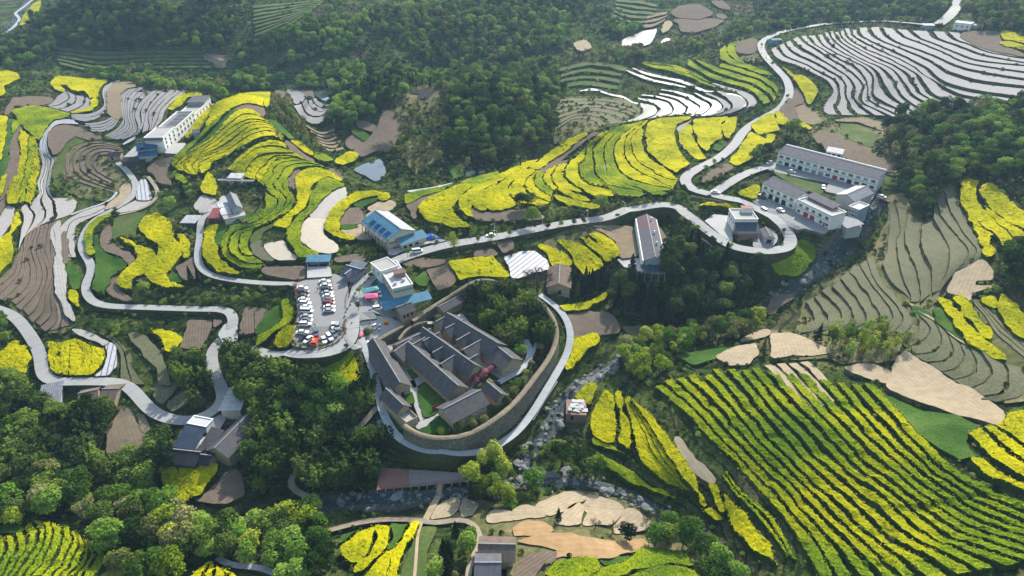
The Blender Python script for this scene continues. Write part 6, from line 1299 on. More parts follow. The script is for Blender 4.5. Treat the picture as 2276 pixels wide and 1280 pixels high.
b.walls(5.2, WM['grey'], 'y', 2.0); b.gable(5.2, 2.0, RM['greymetaly'], 'y', .3, name='roof'); b.monox(5.5, 7.35, RM['creamy'], -.3, b.w / 2, -.35, b.d + .35, ov=0, th=.22, name='cream_roof_slope')
b = Bld('flat_house', 'small house with a white patch on its flat roof, at the village stream side', 'house', 'z13 1500,760', 'z13 1600,798', depth=9)
b.walls(5.6, WM['blue']); b.flat(5.6, FL['grey'], .5); b.boxes('white_terrace', [(b.w * .25, b.w - .3, .4, b.d * .75, 5.82, 5.9)], FL['white']); b.row(3, 3.3, 1.3, 1.3); b.door(b.w / 2, 1.4, 2.3)
b = Bld('lean_to_shed', 'low grey metal shed at the stream edge below the village', 'shed', 'z13 1385,835', 'z13 1500,918', depth=8)
b.walls(2.6, WM['grey']); b.mono(2.7, 3.9, RM['greymetalx']); b.door(b.w / 2, 2, 2)
b = Bld('open_shed', 'little open shed with pale roof on the slope behind the village row', 'shed', 'z13 1300,165', 'z13 1448,192', depth=5.5)
b.walls(3.0, WM['white']); b.mono(3.1, 3.9, RM['palemetalx']);
for i in range(3): b.door(b.w * (i + .5) / 3, b.w / 3 - .7, 2.3)  # no doors here: dark panels painted as the shade inside three openings
b.boxes('terrace_slab', [(-.5, b.w + .5, -3.2, -.2, -2, .15)], FL['pale'])
# ---- hairpin-bend house
b = Bld('hillside_house', 'pale flat-roofed house with a red rooftop shed inside the hairpin bend', 'house', 'z13 392,915', 'z13 612,915', depth=11)
b.walls(6.6, WM['white']); b.flat(6.6, FL['pale'], .8); roof_hut(b, b.w * .5, b.w - .4, b.d - 3.4, b.d - .5, 6.82, 2.2, RM['redx'], WM['white']); b.row(4, 4.0, 1.6, 1.4, 'right'); b.row(3, 4.1, 1.8, 1.4, 'left')
b.mono(3.0, 5.4, RM['darkbluex'], x0=.3, x1=b.w - .3, y0=-6.2, y1=-.3, name='lean_to_roof'); b.boxes('lean_to_wall', [(.4, b.w - .4, -5.8, -.2, -3, 2.9)], WM['brick'])
b = Bld('small_shed', 'blue-grey gabled shed beside the hairpin-bend house', 'shed', 'z13 692,1020', 'z13 790,1024', depth=9)
b.walls(2.8, WM['grey'], 'y', 1.1); b.gable(2.8, 1.1, RM['slatey'], 'y', .3); b.door(b.w / 2, 2.2, 2.2)
# ---- long hall
b = Bld('long_hall', 'long hall with a red-brown then grey gabled roof below the main road', 'hall', 'z7 866,545', 'z7 996,550', depth=43)
d1, d2 = b.d * .36, b.d * .68
b.walls(5.4, WM['blue'], 'y', 1.9)
for i, (y0, y1, m) in enumerate(((0, d1, 'slatey'), (d1, d2, 'slatey'), (d2, b.d, 'maroony'))): b.gable(5.4 - .1 * i, 1.9, RM[m], 'y', .4, y0=y0 + (.02 if i else 0), y1=y1, ends=.0 if i == 1 else .0, name='roof')
b.row(8, 3.2, 2.2, 1.4, 'left'); b.row(2, 3.0, 1.6, 1.3); b.boxes('side_parapet', [(-1.0, -.45, .5, b.d - 1, -3, 5.2), (b.w + .45, b.w + .8, .5, b.d - 1, -3, 5.2)], WM['white']); b.mono(2.6, 3.2, RM['darkbluex'], x0=-3.5, x1=b.w + .5, y0=-4.2, y1=-.2, name='porch_roof'); b.boxes('porch_post', [(x, x + .25, -4, -3.75, -3, 2.6) for x in (-3.3, 0, 3, 6, b.w)], TRIM)
for y in (b.d * .3, b.d * .55, b.d * .88): chimney(b, b.w * .72, y, 7)
b = Bld('side_shed', 'narrow brown-roofed shed alongside the long hall', 'shed', 'z7 1000,415', 'z7 1048,412', depth=19)
b.walls(2.4, WM['brick']); b.mono(2.6, 2.62, RM['browntiley'])
# ---- old stone barn
b = Bld('stone_barn', 'old brown-tiled stone barn by the leafless tree', 'barn', 'z7 228,695', 'z7 374,702', depth=16)
b.walls(3.8, WM['loam'], 'y', 2.0); b.gable(3.8, 2.0, RM['browntiley'], 'y', .6); b.door(b.w * .55, 1.4, 2.1); b.row(2, 1.6, .8, .8)
# ---- blue-roofed hall
b = Bld('blue_hall', 'hall with a big blue and pale gabled metal roof beside the main road', 'hall', 'z14 500,800', 'z14 830,690', C='z14 700,395')
b.walls(6.2, WM['cream'], 'y', 2.6); b.gable(6.2, 2.6, RM['bluey'], 'y', .7); b.monox(8.86, 6.22, RM['palemetaly'], b.w / 2 + .3, b.w + .3, -.7, b.d + .7, ov=0, th=.24, name='pale_roof_slope')
for i in range(4):
    y = b.d * (.12 + .2 * i); x = b.w * .13; zz = 7.0; V = [(x - 2, y - 2.1, zz - .9), (x + 2, y - 2.1, zz - .2), (x + 2, y + 2.1, zz - .2), (x - 2, y + 2.1, zz - .9), (x, y, zz + 1.6)]
    link('pyramid_dormer', mesh('pyramid_dormer', V, [np.array([(0, 1, 4), (1, 2, 4), (2, 3, 4), (3, 0, 4)])], [RM['deepbluex']]), b.o)
b.boxes('veranda_post', [(-1.6, -1.35, y, y + .25, -3, 5.4) for y in np.linspace(.5, b.d - .5, 8)], WOODM); b.monox(5.2, 6.3, RM['greymetaly'], -2.2, .2, -.5, b.d + .5, ov=.1, name='veranda_roof')
b.mono(3.6, 5.0, RM['bluex'], x0=b.w * .3, x1=b.w + 4, y0=-4.5, y1=-.1, name='lean_to_roof'); b.boxes('lean_to_wall', [(b.w * .35, b.w + 3.6, -4.0, -.2, -3, 3.5)], WM['cream'])
for t in (.45, .65, .9): put_door(b.o, b.w * t, -4.0, 0, 0, 1.8, 2.3, DARKDOOR)
b.row(3, 3.0, 1.4, 1.2, 'front', x1=b.w * .3)
fb = Bld('slogan_fence', 'red slatted fence panel in front of the blue-roofed hall', 'fence', 'z14 555,800', 'z14 750,755', depth=.15)
fb.boxes('rail', [(0, fb.w, -.02, .02, .25, .4), (0, fb.w, -.02, .02, 1.3, 1.45)], REDDOOR)
for x in np.linspace(0, fb.w - .5, 12): fb.boxes('red_board', [(x, x + .42, -.1, -.03, .15, 1.75)], REDDOOR)
# ---- blue pavilion by the car park
b = Bld('tea_pavilion', 'small dark-roofed pavilion with white frame beside the car park', 'pavilion', 'z6 572,598', 'z6 655,622', depth=8)
b.walls(2.9, WM['blue']); b.gable(2.9, 1.7, RM['darkbluex'], 'x', .7, capm=FRAME); b.mono(3.6, 5.0, RM['greymetalx'], y0=b.d * .45, y1=b.d + .6, name='rear_roof'); b.gable(3.1, 1.3, RM['darkbluey'], 'y', .4, x0=b.w * .3, x1=b.w * .7, y0=-1.6, y1=2, name='porch_roof', capm=FRAME)
b.boxes('post', [(x, x + .18, -.9, -.7, -1, 2.8) for x in np.linspace(0, b.w - .2, 5)], FRAME); b.row(4, .9, 1.2, 1.5)
b = Bld('stage', 'open stage with a blue roof strip and white floor behind the car park', 'stage', 'z6 338,520', 'z6 486,516', depth=4.5)
b.boxes('back_wall', [(0, b.w, b.d - .3, b.d, -2, 3.2)], WM['blue']); b.mono(2.9, 3.4, RM['bluex']); b.boxes('post', [(x, x + .2, 0, .2, -2, 2.85) for x in (0, b.w / 2, b.w - .2)], FRAME)
# ---- white guesthouse
b = Bld('guesthouse', 'three-storey white guesthouse with flat roof and blue awnings above the manor gate', 'guesthouse', 'z6 915,785', 'z6 1045,752', depth=21)
b.walls(8.6, WM['cream']); b.flat(8.6, FL['white'], .6); b.row(5, 6.6, 1.7, 1.4, glass=GREENGLASS); b.row(6, 6.2, 1.5, 1.3, 'left'); b.row(6, 3.6, 1.5, 1.3, 'left'); roof_hut(b, b.w * .45, b.w - .5, b.d * .35, b.d * .5, 8.82, 2.0, RM['maroonx'], WM['brick'])
for x, y in ((.25, .15), (.7, .2), (.85, .6)): b.boxes('water_tank', [(b.w * x - .5, b.w * x + .5, b.d * y - .5, b.d * y + .5, 8.82, 9.9)], FRAME)
b.monox(3.2, 4.2, RM['bluey'], -5.6, -.3, -2, b.d - 1, ov=.1, name='side_awning'); b.mono(3.2, 4.3, RM['bluex'], x0=-5.6, x1=b.w + 6, y0=-5.2, y1=-.3, ov=.1, name='front_awning'); b.boxes('awning_post', [(x, x + .2, -5, -4.8, -3, 3.2) for x in (-5, -1, 3, 7, 11, b.w + 5)] + [(-5.4, -5.2, y, y + .2, -3, 3.1) for y in (3, 8, 13, 18)], TRIM)
b2 = Bld('annex', 'lower pale flat-roofed annex at the back of the white guesthouse', 'annex', 'z6 835,640', 'z6 945,600', depth=9); b2.walls(6.6, WM['white']); b2.flat(6.6, FL['pale'], .5); b2.row(2, 4.2, 1.3, 1.2, 'left')
# ---- long white building, left ridge
b = Bld('guest_lodge', 'long white three-storey lodge with big windows on the left ridge', 'building', 'z1 1020,985', 'z1 1100,1000', axis='z1 1405,712', width=10.5)
D = b.d; b.walls(7.9, WM['white'], y1=D * .22); b.flat(7.9, FL['pale'], .6, y1=D * .22); b.walls(6.8, WM['white'], y0=D * .22, y1=D * .62, name='middle_wall'); b.flat(6.8, FL['grey'], .9, y0=D * .22 + .2, y1=D * .62, name='middle_roof')
b.boxes('solar_panel', [(b.w * .3, b.w * .95, D * .27 + i * D * .085, D * .27 + i * D * .085 + D * .075, 7.1, 7.3) for i in range(4)], RM['slatex']); b.walls(5.0, WM['white'], y0=D * .62, name='rear_wall'); b.flat(5.0, FL['pale'], .9, y0=D * .62 + .2, name='rear_roof')
b.walls(7.8, WM['grey'], y0=D * .86, base=5.2, name='penthouse'); b.mono(7.8, 8.3, RM['slatex'], y0=D * .84); b.row(3, 5.6, 2.0, 1.5, 'right', x1=D * .22); b.row(3, 3.4, 2.0, 1.6, 'right', x1=D * .22); b.row(3, .9, 2.0, 1.6, 'right', x1=D * .22)
b.row(6, 4.6, 2.2, 1.8, 'right', x0=D * .23, x1=D * .62); b.row(6, 1.4, 2.4, 2.0, 'right', x0=D * .23, x1=D * .62); b.row(5, 2.4, 2.0, 1.8, 'right', x0=D * .64); b.mono(7.2, 7.8, RM['darkbluex'], y0=-1.8, y1=-.1, name='eave'); b.boxes('balcony', [(.3, b.w - .3, -1.3, -.01, z, z + .25) for z in (2.9, 5.6)], WM['white'])
# ---- blue pavilion
b = Bld('blue_pavilion', 'two-tier bright blue roofed house at the end of the left road', 'house', 'z1 925,1062', 'z1 1045,1050', depth=11)
b.walls(5.6, WM['grey'], y0=3.2); b.gable(5.6, 2.4, RM['deepbluex'], 'x', .8, y0=3.2); b.gable(5.6, 1.9, RM['deepbluey'], 'y', .6, x0=.5, x1=b.w * .55, y0=1.5, y1=5, name='gablet'); b.mono(2.6, 4.0, RM['deepbluex'], y0=-.5, y1=3.1, name='skirt_roof'); b.boxes('lower_wall', [(.2, b.w - .2, .2, 3.1, -3, 2.6)], WM['grey']); b.row(2, 3.6, 1.4, 1.3, 'right', x0=4)
b = Bld('tiled_gallery', 'low black-tiled gallery in front of the blue pavilion', 'gallery', 'z1 812,1098', 'z1 960,1090', depth=4.5); b.walls(2.4, WM['dark']); b.mono(2.4, 3.3, RM['blackx'])
b = Bld('tiled_hut', 'little dark-tiled hut above the brown horseshoe terraces', 'hut', 'z1 722,1060', 'z1 800,1056', depth=6); b.walls(2.4, WM['loam'], 'x', 1.2); b.gable(2.4, 1.2, RM['blackx'], 'x', .4); b.door(b.w * .3, 1, 1.9)
# ---- grey farmhouse
b = Bld('farmhouse', 'long grey gabled farmhouse on the yellow hill', 'farmhouse', 'z21 862,505', 'z21 985,480', C='z21 1150,265')
b.walls(5.6, WM['grey'], 'y', 1.7); b.gable(5.6, 1.7, RM['greymetaly'], 'y', .4); b.row(6, 3.4, 1.6, 1.5, 'right'); b.row(6, .9, 1.6, 1.4, 'right'); b.boxes('side_block', [(-5.0, -.4, 1, b.d * .85, -3, 3.4)], WM['white']); b.boxes('white_flat_roof', [(-5.3, -.4, .5, b.d * .42, 3.41, 3.6), (-4.2, -.4, b.d * .55, b.d * .88, 3.41, 3.6)], FL['white']); b.boxes('front_block', [(-4.5, b.w + .3, -4, -.02, -3, 3.2)], WM['cream']); b.boxes('front_roof', [(-5.0, b.w + .6, -4.4, .0, 3.21, 3.38)], FL['pale'])
put_window(b.o, 1, -4, .8, 0, 1.8, 1.4)
b = Bld('red_shed', 'two-part maroon-roofed shed at the grey farmhouse gate', 'shed', 'z21 545,545', 'z21 755,540', depth=9); b.walls(2.6, WM['dark']); b.mono(2.7, 3.6, RM['redx'], x1=b.w * .4); b.mono(2.3, 3.0, RM['redx'], x0=b.w * .45, y1=4); b.boxes('skylight', [(b.w * .42, b.w * .7, 4.6, b.d, 2.9, 3.0)], FL['white'])
b = Bld('flat_hut', 'square hut with a pale flat metal roof by the narrow lane', 'hut', 'z21 205,605', 'z21 372,608', depth=7); b.walls(2.8, WM['dark']); b.mono(2.9, 3.2, RM['palemetalx'], ov=.6)
b = Bld('back_cottage', 'cottage with white and grey roofs behind the grey farmhouse', 'cottage', 'z20 790,1230', 'z20 950,1235', depth=5); b.walls(2.8, WM['cream']); b.mono(2.9, 3.4, RM['whitex']); b.boxes('long_eave', [(-5, b.w + 8, -2.6, -.5, 2.2, 2.4)], RM['greymetalx'])
b = Bld('grey_hut', 'grey-roofed hut in the rapeseed behind the long white lodge', 'hut', 'z20 350,650', 'z20 430,640', depth=7); b.walls(2.2, WM['grey'], 'x', .9); b.gable(2.2, .9, RM['slatex'], 'x', .4)
# ---- far houses
b = Bld('far_farmhouse', 'lone brown-roofed farmhouse at the foot of the dim far hillside', 'farmhouse', 'z1 1355,408', 'z1 1480,418', depth=8); b.walls(3.6, WM['loam'], 'x', 1.8); b.gable(3.6, 1.8, RM['browntilex'], 'x', .5); b.walls(3.0, WM['loam'], 'y', 1.4, x0=b.w * .65, x1=b.w + 2, y0=-5, y1=0, name='wing_wall'); b.gable(3.0, 1.4, RM['browntiley'], 'y', .4, x0=b.w * .65, x1=b.w + 2, y0=-5, y1=.2, name='wing_roof')
b = Bld('roadside_house', 'white flat-roofed house where the road meets the top of the terrace fan', 'house', 'z4 1225,190', 'z4 1335,203', depth=12); b.walls(4.8, WM['white']); b.flat(4.8, FL['white'], .5); b.row(3, 2, 1.4, 1.3); b.walls(3.6, WM['grey'], x0=b.w + .2, x1=b.w + 8, y0=4, name='side_wing'); b.flat(3.6, FL['pale'], .4, x0=b.w + .2, x1=b.w + 8, y0=4.2)
b = Bld('roadside_kiosk', 'long low kiosk with a pale blue roof at the head of the terrace fan', 'kiosk', 'z4 1032,190', 'z4 1102,190', depth=5); b.walls(2.6, WM['blue']); b.mono(2.7, 3.3, RM['palemetalx'])
b = Bld('ticket_booth', 'bright blue booth with white top at the corner of the terrace fan', 'booth', 'z4 35,288', 'z4 88,285', depth=4); b.walls(2.4, simple('bright_blue_panel', (.03, .22, .5), .5)); b.flat(2.4, FL['white'], .9, wm=WM['white']); b.row(3, 1, 1.2, 1)
# ---- lower left farms
b = Bld('shed_house', 'grey-roofed shed beside the lower left road', 'shed', 'z9 275,205', 'z9 412,175', depth=11); b.walls(3.2, WM['grey']); b.mono(3.3, 4.4, RM['greymetalx']); b.boxes('side_lean_to', [(-4, -.3, 0, 5, -2, 1.6)], RM['greymetalx'])
b = Bld('tiled_cottage', 'half-collapsed brown-tiled cottage beside the lower left road', 'cottage', 'z9 545,190', 'z9 660,165', depth=8); b.walls(3.2, WM['loam'], 'x', 1.8); b.gable(3.2, 1.8, RM['browntilex'], 'x', .5); b.door(b.w * .4, 1.2, 2)
b = Bld('tiled_cottage', 'small brown-tiled cottage tucked next to the half-collapsed one', 'cottage', 'z9 672,165', 'z9 768,162', depth=9); b.walls(3.0, WM['loam'], 'x', 1.7); b.gable(3.0, 1.7, RM['browntilex'], 'x', .5); b.row(2, 1.2, .8, .8)
b = Bld('farm_villa', 'tall house with white roof terrace and slate-blue front roof in the lower left farm', 'house', 'z9 1185,475', 'z9 1310,500', depth=11); b.walls(6.9, WM['white'], y0=6.9); b.walls(4.2, WM['white'], y1=6.85, name='front_wall'); b.mono(4.4, 7.0, RM['darkbluex'], y0=-.6, y1=6.8, name='front_roof'); b.flat(6.9, FL['white'], .5, y0=7.2, y1=b.d); b.mono(3.4, 3.9, RM['darkbluex'], y0=-2.6, y1=-.6, name='porch_roof'); b.row(3, 2.4, 1.2, 1.3, 'right')
b = Bld('tiled_annex', 'dark-tiled annex just below the tall white farm house', 'annex', 'z9 1120,570', 'z9 1300,590', depth=8); b.walls(2.8, WM['dark'], 'x', 1.8); b.gable(2.8, 1.8, RM['blackx'], 'x', .5); b.gable(2.6, 1.5, RM['blackx'], 'x', .4, x0=b.w + .7, x1=b.w + 4, y0=1, y1=6, name='side_roof'); b.boxes('side_wall', [(b.w + .7, b.w + 4, 1, 6, -3, 2.6)], WM['loam'])
b = Bld('tiled_longhouse', 'long dark-tiled farmhouse running up to the road in the lower left farm', 'farmhouse', 'z9 1395,500', 'z9 1525,540', C='z9 1650,300'); b.walls(3.8, WM['loam'], 'y', 2.6); b.gable(3.8, 2.6, RM['tiley'], 'y', .7); b.row(4, 1.4, 1, 1, 'right'); b.walls(3.0, WM['loam'], x0=-6.5, x1=-.1, y0=1, y1=7, name='wing_wall'); b.mono(3.0, 5.2, RM['tilex'], x0=-6.5, x1=.2, y0=.6, y1=7.5, name='wing_roof')
b = Bld('metal_roof_barn', 'barn with a streaky white metal roof beside the hairpin road', 'barn', 'z9 1475,232', 'z9 1600,230', C='z9 1625,95'); b.walls(3.6, WM['grey']); b.mono(3.8, 4.0, RM['whitey'], ov=.6)
# ---- ruined hut
b = Bld('ruined_hut', 'ruined brick hut with a patchy white fallen roof beside the stream', 'hut', 'z11 350,245', 'z11 485,252', depth=8); b.walls(2.6, WM['brick']); b.boxes('roof_sheet', [(x, x + rng.uniform(1.2, 2.2), y, y + rng.uniform(1.3, 2.4), 2.62 + .04 * i, 2.7 + .04 * i) for i, (x, y) in enumerate(rng.uniform(0, 1, (26, 2)) * [b.w - 1.6, b.d - 1.6])], FL['white']); b.door(b.w * .3, 1, 1.9)
# ---- bottom cottage
b = Bld('riverbank_cottage', 'brown-tiled cottage at the bottom edge of the view', 'cottage', 'z10 1480,1215', 'z10 1697,1220', depth=7); b.walls(2.8, WM['loam'], 'x', 1.9); b.gable(2.8, 1.9, RM['browntilex'], 'x', .7); b.row(2, 1.2, .9, .9)
b = Bld('blue_roof_house', 'slate-blue roofed house cut by the bottom edge', 'house', 'z10 1455,1350', 'z10 1605,1350', depth=8); b.walls(2.8, WM['dark'], 'x', 1.5); b.gable(2.8, 1.5, RM['slatex'], 'x', .6); b.row(2, 1, 1, 1)

# ------------------------------------------------------------------ the walled manor
def hall(label, A, B, C=None, depth=None, hh=4.0, rise=2.4, ridge='y', wins=0, wface='front', dz0=0.0, name='manor_hall', roofm='tile'):
    b = Bld(name, label, 'hall', A, B, C=C, depth=depth, dz0=dz0); b.walls(hh, WM['loam'], ridge, rise); b.gable(hh, rise, RM[roofm + ridge], ridge, .75, th=.22)
    if wins: b.row(wins, 1.6, 1.0, 1.0, wface)
    return b
b = hall('long hall along the left side of the manor, its roof split dark and light', 'z15 215,765', 'z15 345,722', C='z15 205,420', hh=4.4, rise=2.8, wins=2); b.door(b.w * .6, 1.2, 2.2)
b = hall('north wing hall just inside the manor gate', 'z15 300,505', 'z15 515,400', depth=7.5, ridge='x', hh=3.8, rise=2.3, wins=4)
b = hall('front long hall facing the manor lawn', 'z15 605,795', 'z15 722,735', C='z15 440,430', hh=4.2, rise=2.9, wins=2); b.row(5, 1.6, 1.1, 1.2, 'left')
b = hall('middle long hall of the manor between the two courts', 'z15 738,655', 'z15 825,605', C='z15 600,300', hh=4.6, rise=2.9, wins=1)
b = hall('rear long hall of the manor against the bamboo grove', 'z15 880,520', 'z15 985,455', C='z15 770,195', hh=4.8, rise=3.0)
b = hall('rear end hall of the manor, stepped below the rear long hall', 'z15 965,605', 'z15 1088,545', depth=13.5, hh=4.2, rise=2.6, wins=1)
for l, A, B, dp in [('first cross wing between front and middle halls', 'z15 475,470', 'z15 565,420', 5), ('last cross wing between front and middle halls', 'z15 600,630', 'z15 690,570', 5.5), ('first cross wing between middle and rear halls', 'z15 620,385', 'z15 725,330', 5),
                    ('last cross wing between middle and rear halls', 'z15 750,535', 'z15 870,465', 6), ('low left wing hall beside the small square lawn', 'z15 300,545', 'z15 400,470', 7), ('middle cross wing between front and middle halls', 'z15 530,545', 'z15 590,510', 3.5), ('middle cross wing between middle and rear halls', 'z15 690,460', 'z15 775,410', 3.5), ('small porch wing at the south end of the middle hall', 'z15 745,615', 'z15 815,570', 4), ('left porch wing of the front long hall', 'z15 395,500', 'z15 470,455', 5), ('connecting wing at the north end of the middle hall', 'z15 560,335', 'z15 640,290', 5)]:
    hall(l + ' of the manor', A, B, depth=dp, ridge='x', hh=4.1, rise=2.4)
b = hall('front end hall of the manor beside the pink blossom trees', 'z15 548,700', 'z15 560,690', depth=1, hh=.5, rise=.2) if False else None
b = hall('detached front hall in the south court of the manor', 'z15 632,962', 'z15 862,838', depth=8.5, ridge='x', hh=3.8, rise=2.5, wins=5)
b = hall('small garden house near the manor wall', 'z15 925,800', 'z15 990,765', depth=7.5, hh=2.8, rise=1.6)
b = hall('narrow gate house on the left edge of the manor', 'z15 262,905', 'z15 338,865', C='z15 290,735', hh=4.4, rise=1.8, wins=1); b.boxes('roof_terrace', [(0, b.w, -5.2, -.1, -5, 2.4)], WM['loam']); b.boxes('terrace_floor', [(.3, b.w - .3, -4.9, -.3, 2.41, 2.5)], FL['pale']); b.boxes('terrace_parapet', [(0, b.w, -5.2, -4.95, 2.4, 3.3), (0, .25, -4.9, -.1, 2.4, 3.3), (b.w - .25, b.w, -4.9, -.1, 2.4, 3.3)], WM['loam'])
b = hall('low side hall near the north corner of the manor', 'z15 570,195', 'z15 695,125', depth=4.5, ridge='x', hh=2.8, rise=1.2)
# wall
def wall_line(s, top, wid, label, z=None, lowz=5.0, segs=5, cap='cap'):
    c = catmull(pts(s), 5.0); W = P(c[:, 0], c[:, 1], top) if z is None else Pz(c[:, 0], c[:, 1], z); L = np.linalg.norm(np.diff(W, axis=0), axis=1).sum(); W = resample(W, max(6, int(L / 1.5)))
    for _ in range(14): W[1:-1] = (W[:-2] + 2 * W[1:-1] + W[2:]) / 4
    T = np.gradient(W[:, :2], axis=0); T /= np.linalg.norm(T, axis=1)[:, None] + 1e-9; Nn = np.stack([-T[:, 1], T[:, 0]], 1)
    root = empty('perimeter_wall', label=label, cat='wall'); n = len(W); cut = np.linspace(0, n - 1, segs + 1).astype(int)
    for k in range(segs):
        i = np.arange(cut[k], cut[k + 1] + 1); w = W[i]; N2 = Nn[i]
        def prof(offs, zs): return np.concatenate([np.c_[w[:, :2] + N2 * o, w[:, 2] + z_ if not np.isscalar(z_) or z_ > -90 else np.minimum(h(*(w[:, :2] + N2 * o).T), w[:, 2]) - lowz] for o, z_ in zip(offs, zs)])
        def skin(V, m, nm, st):
            r, c_ = m, len(i); kk = np.arange(r * c_).reshape(r, c_); F = np.stack([kk[:-1, :-1], kk[:-1, 1:], kk[1:, 1:], kk[1:, :-1]], -1).reshape(-1, 4); return link(nm, mesh(nm, V, [F], [st], smooth=False), root)
        hw = wid / 2; skin(prof([hw + .35, hw, -hw, -hw - .35], [-99, -.05 - .02 * (k % 2), -.05 - .02 * (k % 2), -99]), 4, 'stone_section', MT['stone'])
        skin(prof([hw + .1, hw + .1, hw * .5, 0, -hw * .5, -hw - .1, -hw - .1], [-.1, .12, .42, .5, .42, .12, -.1]), 7, 'wall_cap', CAPM)
    occupy(np.vstack([W[:, :2] + Nn * (wid / 2 + 1), (W[:, :2] - Nn * (wid / 2 + 1))[::-1]]), val=3); return W, Nn
CAPM = simple('tan_wall_cap', (0.22, 0.18, 0.12), 0.85, 0.2, 0, 0.3, 0.6, 0.2)
wall_line("z15 300,932 345,975 430,1013 570,1018 735,998 850,930 980,842 1090,732 1188,602 1278,482 1332,365 1338,285 1312,205 1235,105", 5.4, 1.7, 'stone manor wall sweeping round the south and east with a rounded tan top', segs=9)
wall_line("z15 1235,105 1180,60 1110,20 1040,0 960,-30 880,-60 800,-62 740,-30 640,38 560,85 470,140 400,195 355,225", 3.6, 1.6, 'stone manor wall on the north side climbing from the gate tower', segs=6)
wall_line("z15 290,255 230,290 160,330 85,372", 3.0, 1.5, 'stone manor wall between the gate tower and the left hall', segs=2)
b = Bld('gate_tower', 'small tiled gate tower straddling the manor wall', 'tower', 'z6 968,905', 'z6 1048,873', depth=5.5, dz0=1.0); b.walls(5.6, WM['loam'], 'x', 1.8); b.gable(5.6, 1.8, RM['tilex'], 'x', .7)
for t in (.2, .5, .82): put_door(b.o, b.w * t, 0, 3.1, 0, 1.0, 1.6)
wall_line("z6 940,1000 975,940 1010,900 1060,885 1130,880", 2.2, 1.0, 'curved inner stone wall behind the gate tower', segs=2)
# retaining walls and fences of the car park
def fence(s, label, hh=1.0, step=2.6, m=None, name='railing', dz=.3, z=None, rails=2):
    c = catmull(pts(s), 5.0); W = P(c[:, 0], c[:, 1], dz) if z is None else Pz(c[:, 0], c[:, 1], z); L = np.linalg.norm(np.diff(W, axis=0), axis=1).sum(); W = resample(W, max(3, int(L / step) + 1)); root = empty(name, tuple(W[0]), label=label, cat='fence'); m = m or WOODM; W = W - W[0]
    pm = bbox_mesh('post', [(-.1, .1, -.1, .1, -.6, hh)], [m])
    for w in W[:120]: link('post', pm, root, tuple(w))
    for r in range(rails):
        V, F = tube(W + (0, 0, hh * (.9 - .45 * r)), [.06] * len(W), 4); link('rail', mesh('rail', V, [F], [m]), root)
fence("z6 245,625 262,720 276,830 232,1035 400,1065 520,1020 580,970 590,872", 'brown railing around the west and south edge of the car park', z=.5)
fence("z6 590,785 600,700 650,610 740,530 860,460 920,430", 'railing along the curved planter strip beside the main road', hh=.9)
fence("z6 255,622 330,598", 'red entrance railing of the car park', hh=.7, m=REDDOOR, name='red_railing')
fence("z0 1752,505 1775,545 1762,575 1725,590 1690,590", 'stone kerb railing on the outside of the hairpin bend', hh=.8, m=WM['grey'])
fence("z0 1000,555 1080,543 1150,530 1250,510 1340,498 1420,485 1480,480 1515,484 1548,502 1580,528 1612,552", 'roadside railing on the lower edge of the main road', hh=.8, m=WM['brick'])
fence("z10 470,975 600,940 740,910 870,895 1000,900 1080,897", 'wooden railing of the near-bank footpath', hh=1.0)
wall_line("z13 -20,560 100,575 250,600 400,640 500,690", .4, .8, 'stone retaining wall below the junction bend', segs=3, lowz=4)
wall_line("z7 1250,330 1300,370 1360,410 1410,430", .6, .8, 'stone retaining wall below the bright court', segs=2, lowz=4)
wall_line("z6 745,800 790,812 870,830 950,855", .6, .5, 'white parapet wall below the guesthouse yard', segs=1, lowz=2)
# deck
DK = simple('red_deck_planks', (0.26, 0.14, 0.11), 0.8, 0.3, 0, 0.2, 1.2); DK2 = simple('grey_deck_planks', (0.27, 0.22, 0.20), 0.8, 0.3, 0, 0.2, 1.2)
A_, B_, C_, D_ = [Pz(*pts(q)[0], -17.7) for q in ('z10 797,712', 'z10 1400,655', 'z10 1365,598', 'z10 812,562')]
dk = empty('river_deck', tuple(A_), label='broad wooden deck of reddish and grey planks above the stream', cat='deck'); n = 150
for i in range(n):
    t0, t1 = i / n, (i + .88) / n
    q = [A_ + (B_ - A_) * t0, A_ + (B_ - A_) * t1, D_ + (C_ - D_) * t1, D_ + (C_ - D_) * t0]; q = [v_ - A_ for v_ in q]; zz = -.14 * (i % 7 == 0) * 0; V = [tuple(v_ + (0, 0, dz_)) for dz_ in (-.1, 0) for v_ in q]
    link('plank', mesh('plank', V, [np.array([(3, 2, 1, 0), (4, 5, 6, 7), (0, 1, 5, 4), (1, 2, 6, 5), (2, 3, 7, 6), (3, 0, 4, 7)])], [DK if t0 < .36 + .02 * math.sin(i * 5) else DK2]), dk)
for t in np.linspace(0, 1, 12):
    p = (B_ - A_) * t + (D_ - A_) * .04; g = float(h(*(A_ + p)[:2])) - A_[2] - 1.5; link('deck_post', bbox_mesh('deck_post', [(p[0] - .2, p[0] + .2, p[1] - .2, p[1] + .2, p[2] + min(g, -2.4), p[2] - .12)], [TRIM]), dk)
V, F = tube([(B_ - A_) * t + (0, 0, 1.0) for t in np.linspace(0, 1, 40)], [.05] * 40, 4); link('rail', mesh('rail', V, [F], [WOODM]), dk)
for t in np.linspace(0, 1, 40): p = (B_ - A_) * t; link('rail_post', bbox_mesh('rail_post', [(p[0] - .06, p[0] + .06, p[1] - .06, p[1] + .06, p[2], p[2] + 1.02)], [WOODM]), dk)
occupy(np.array([A_, B_, C_, D_]), val=3)
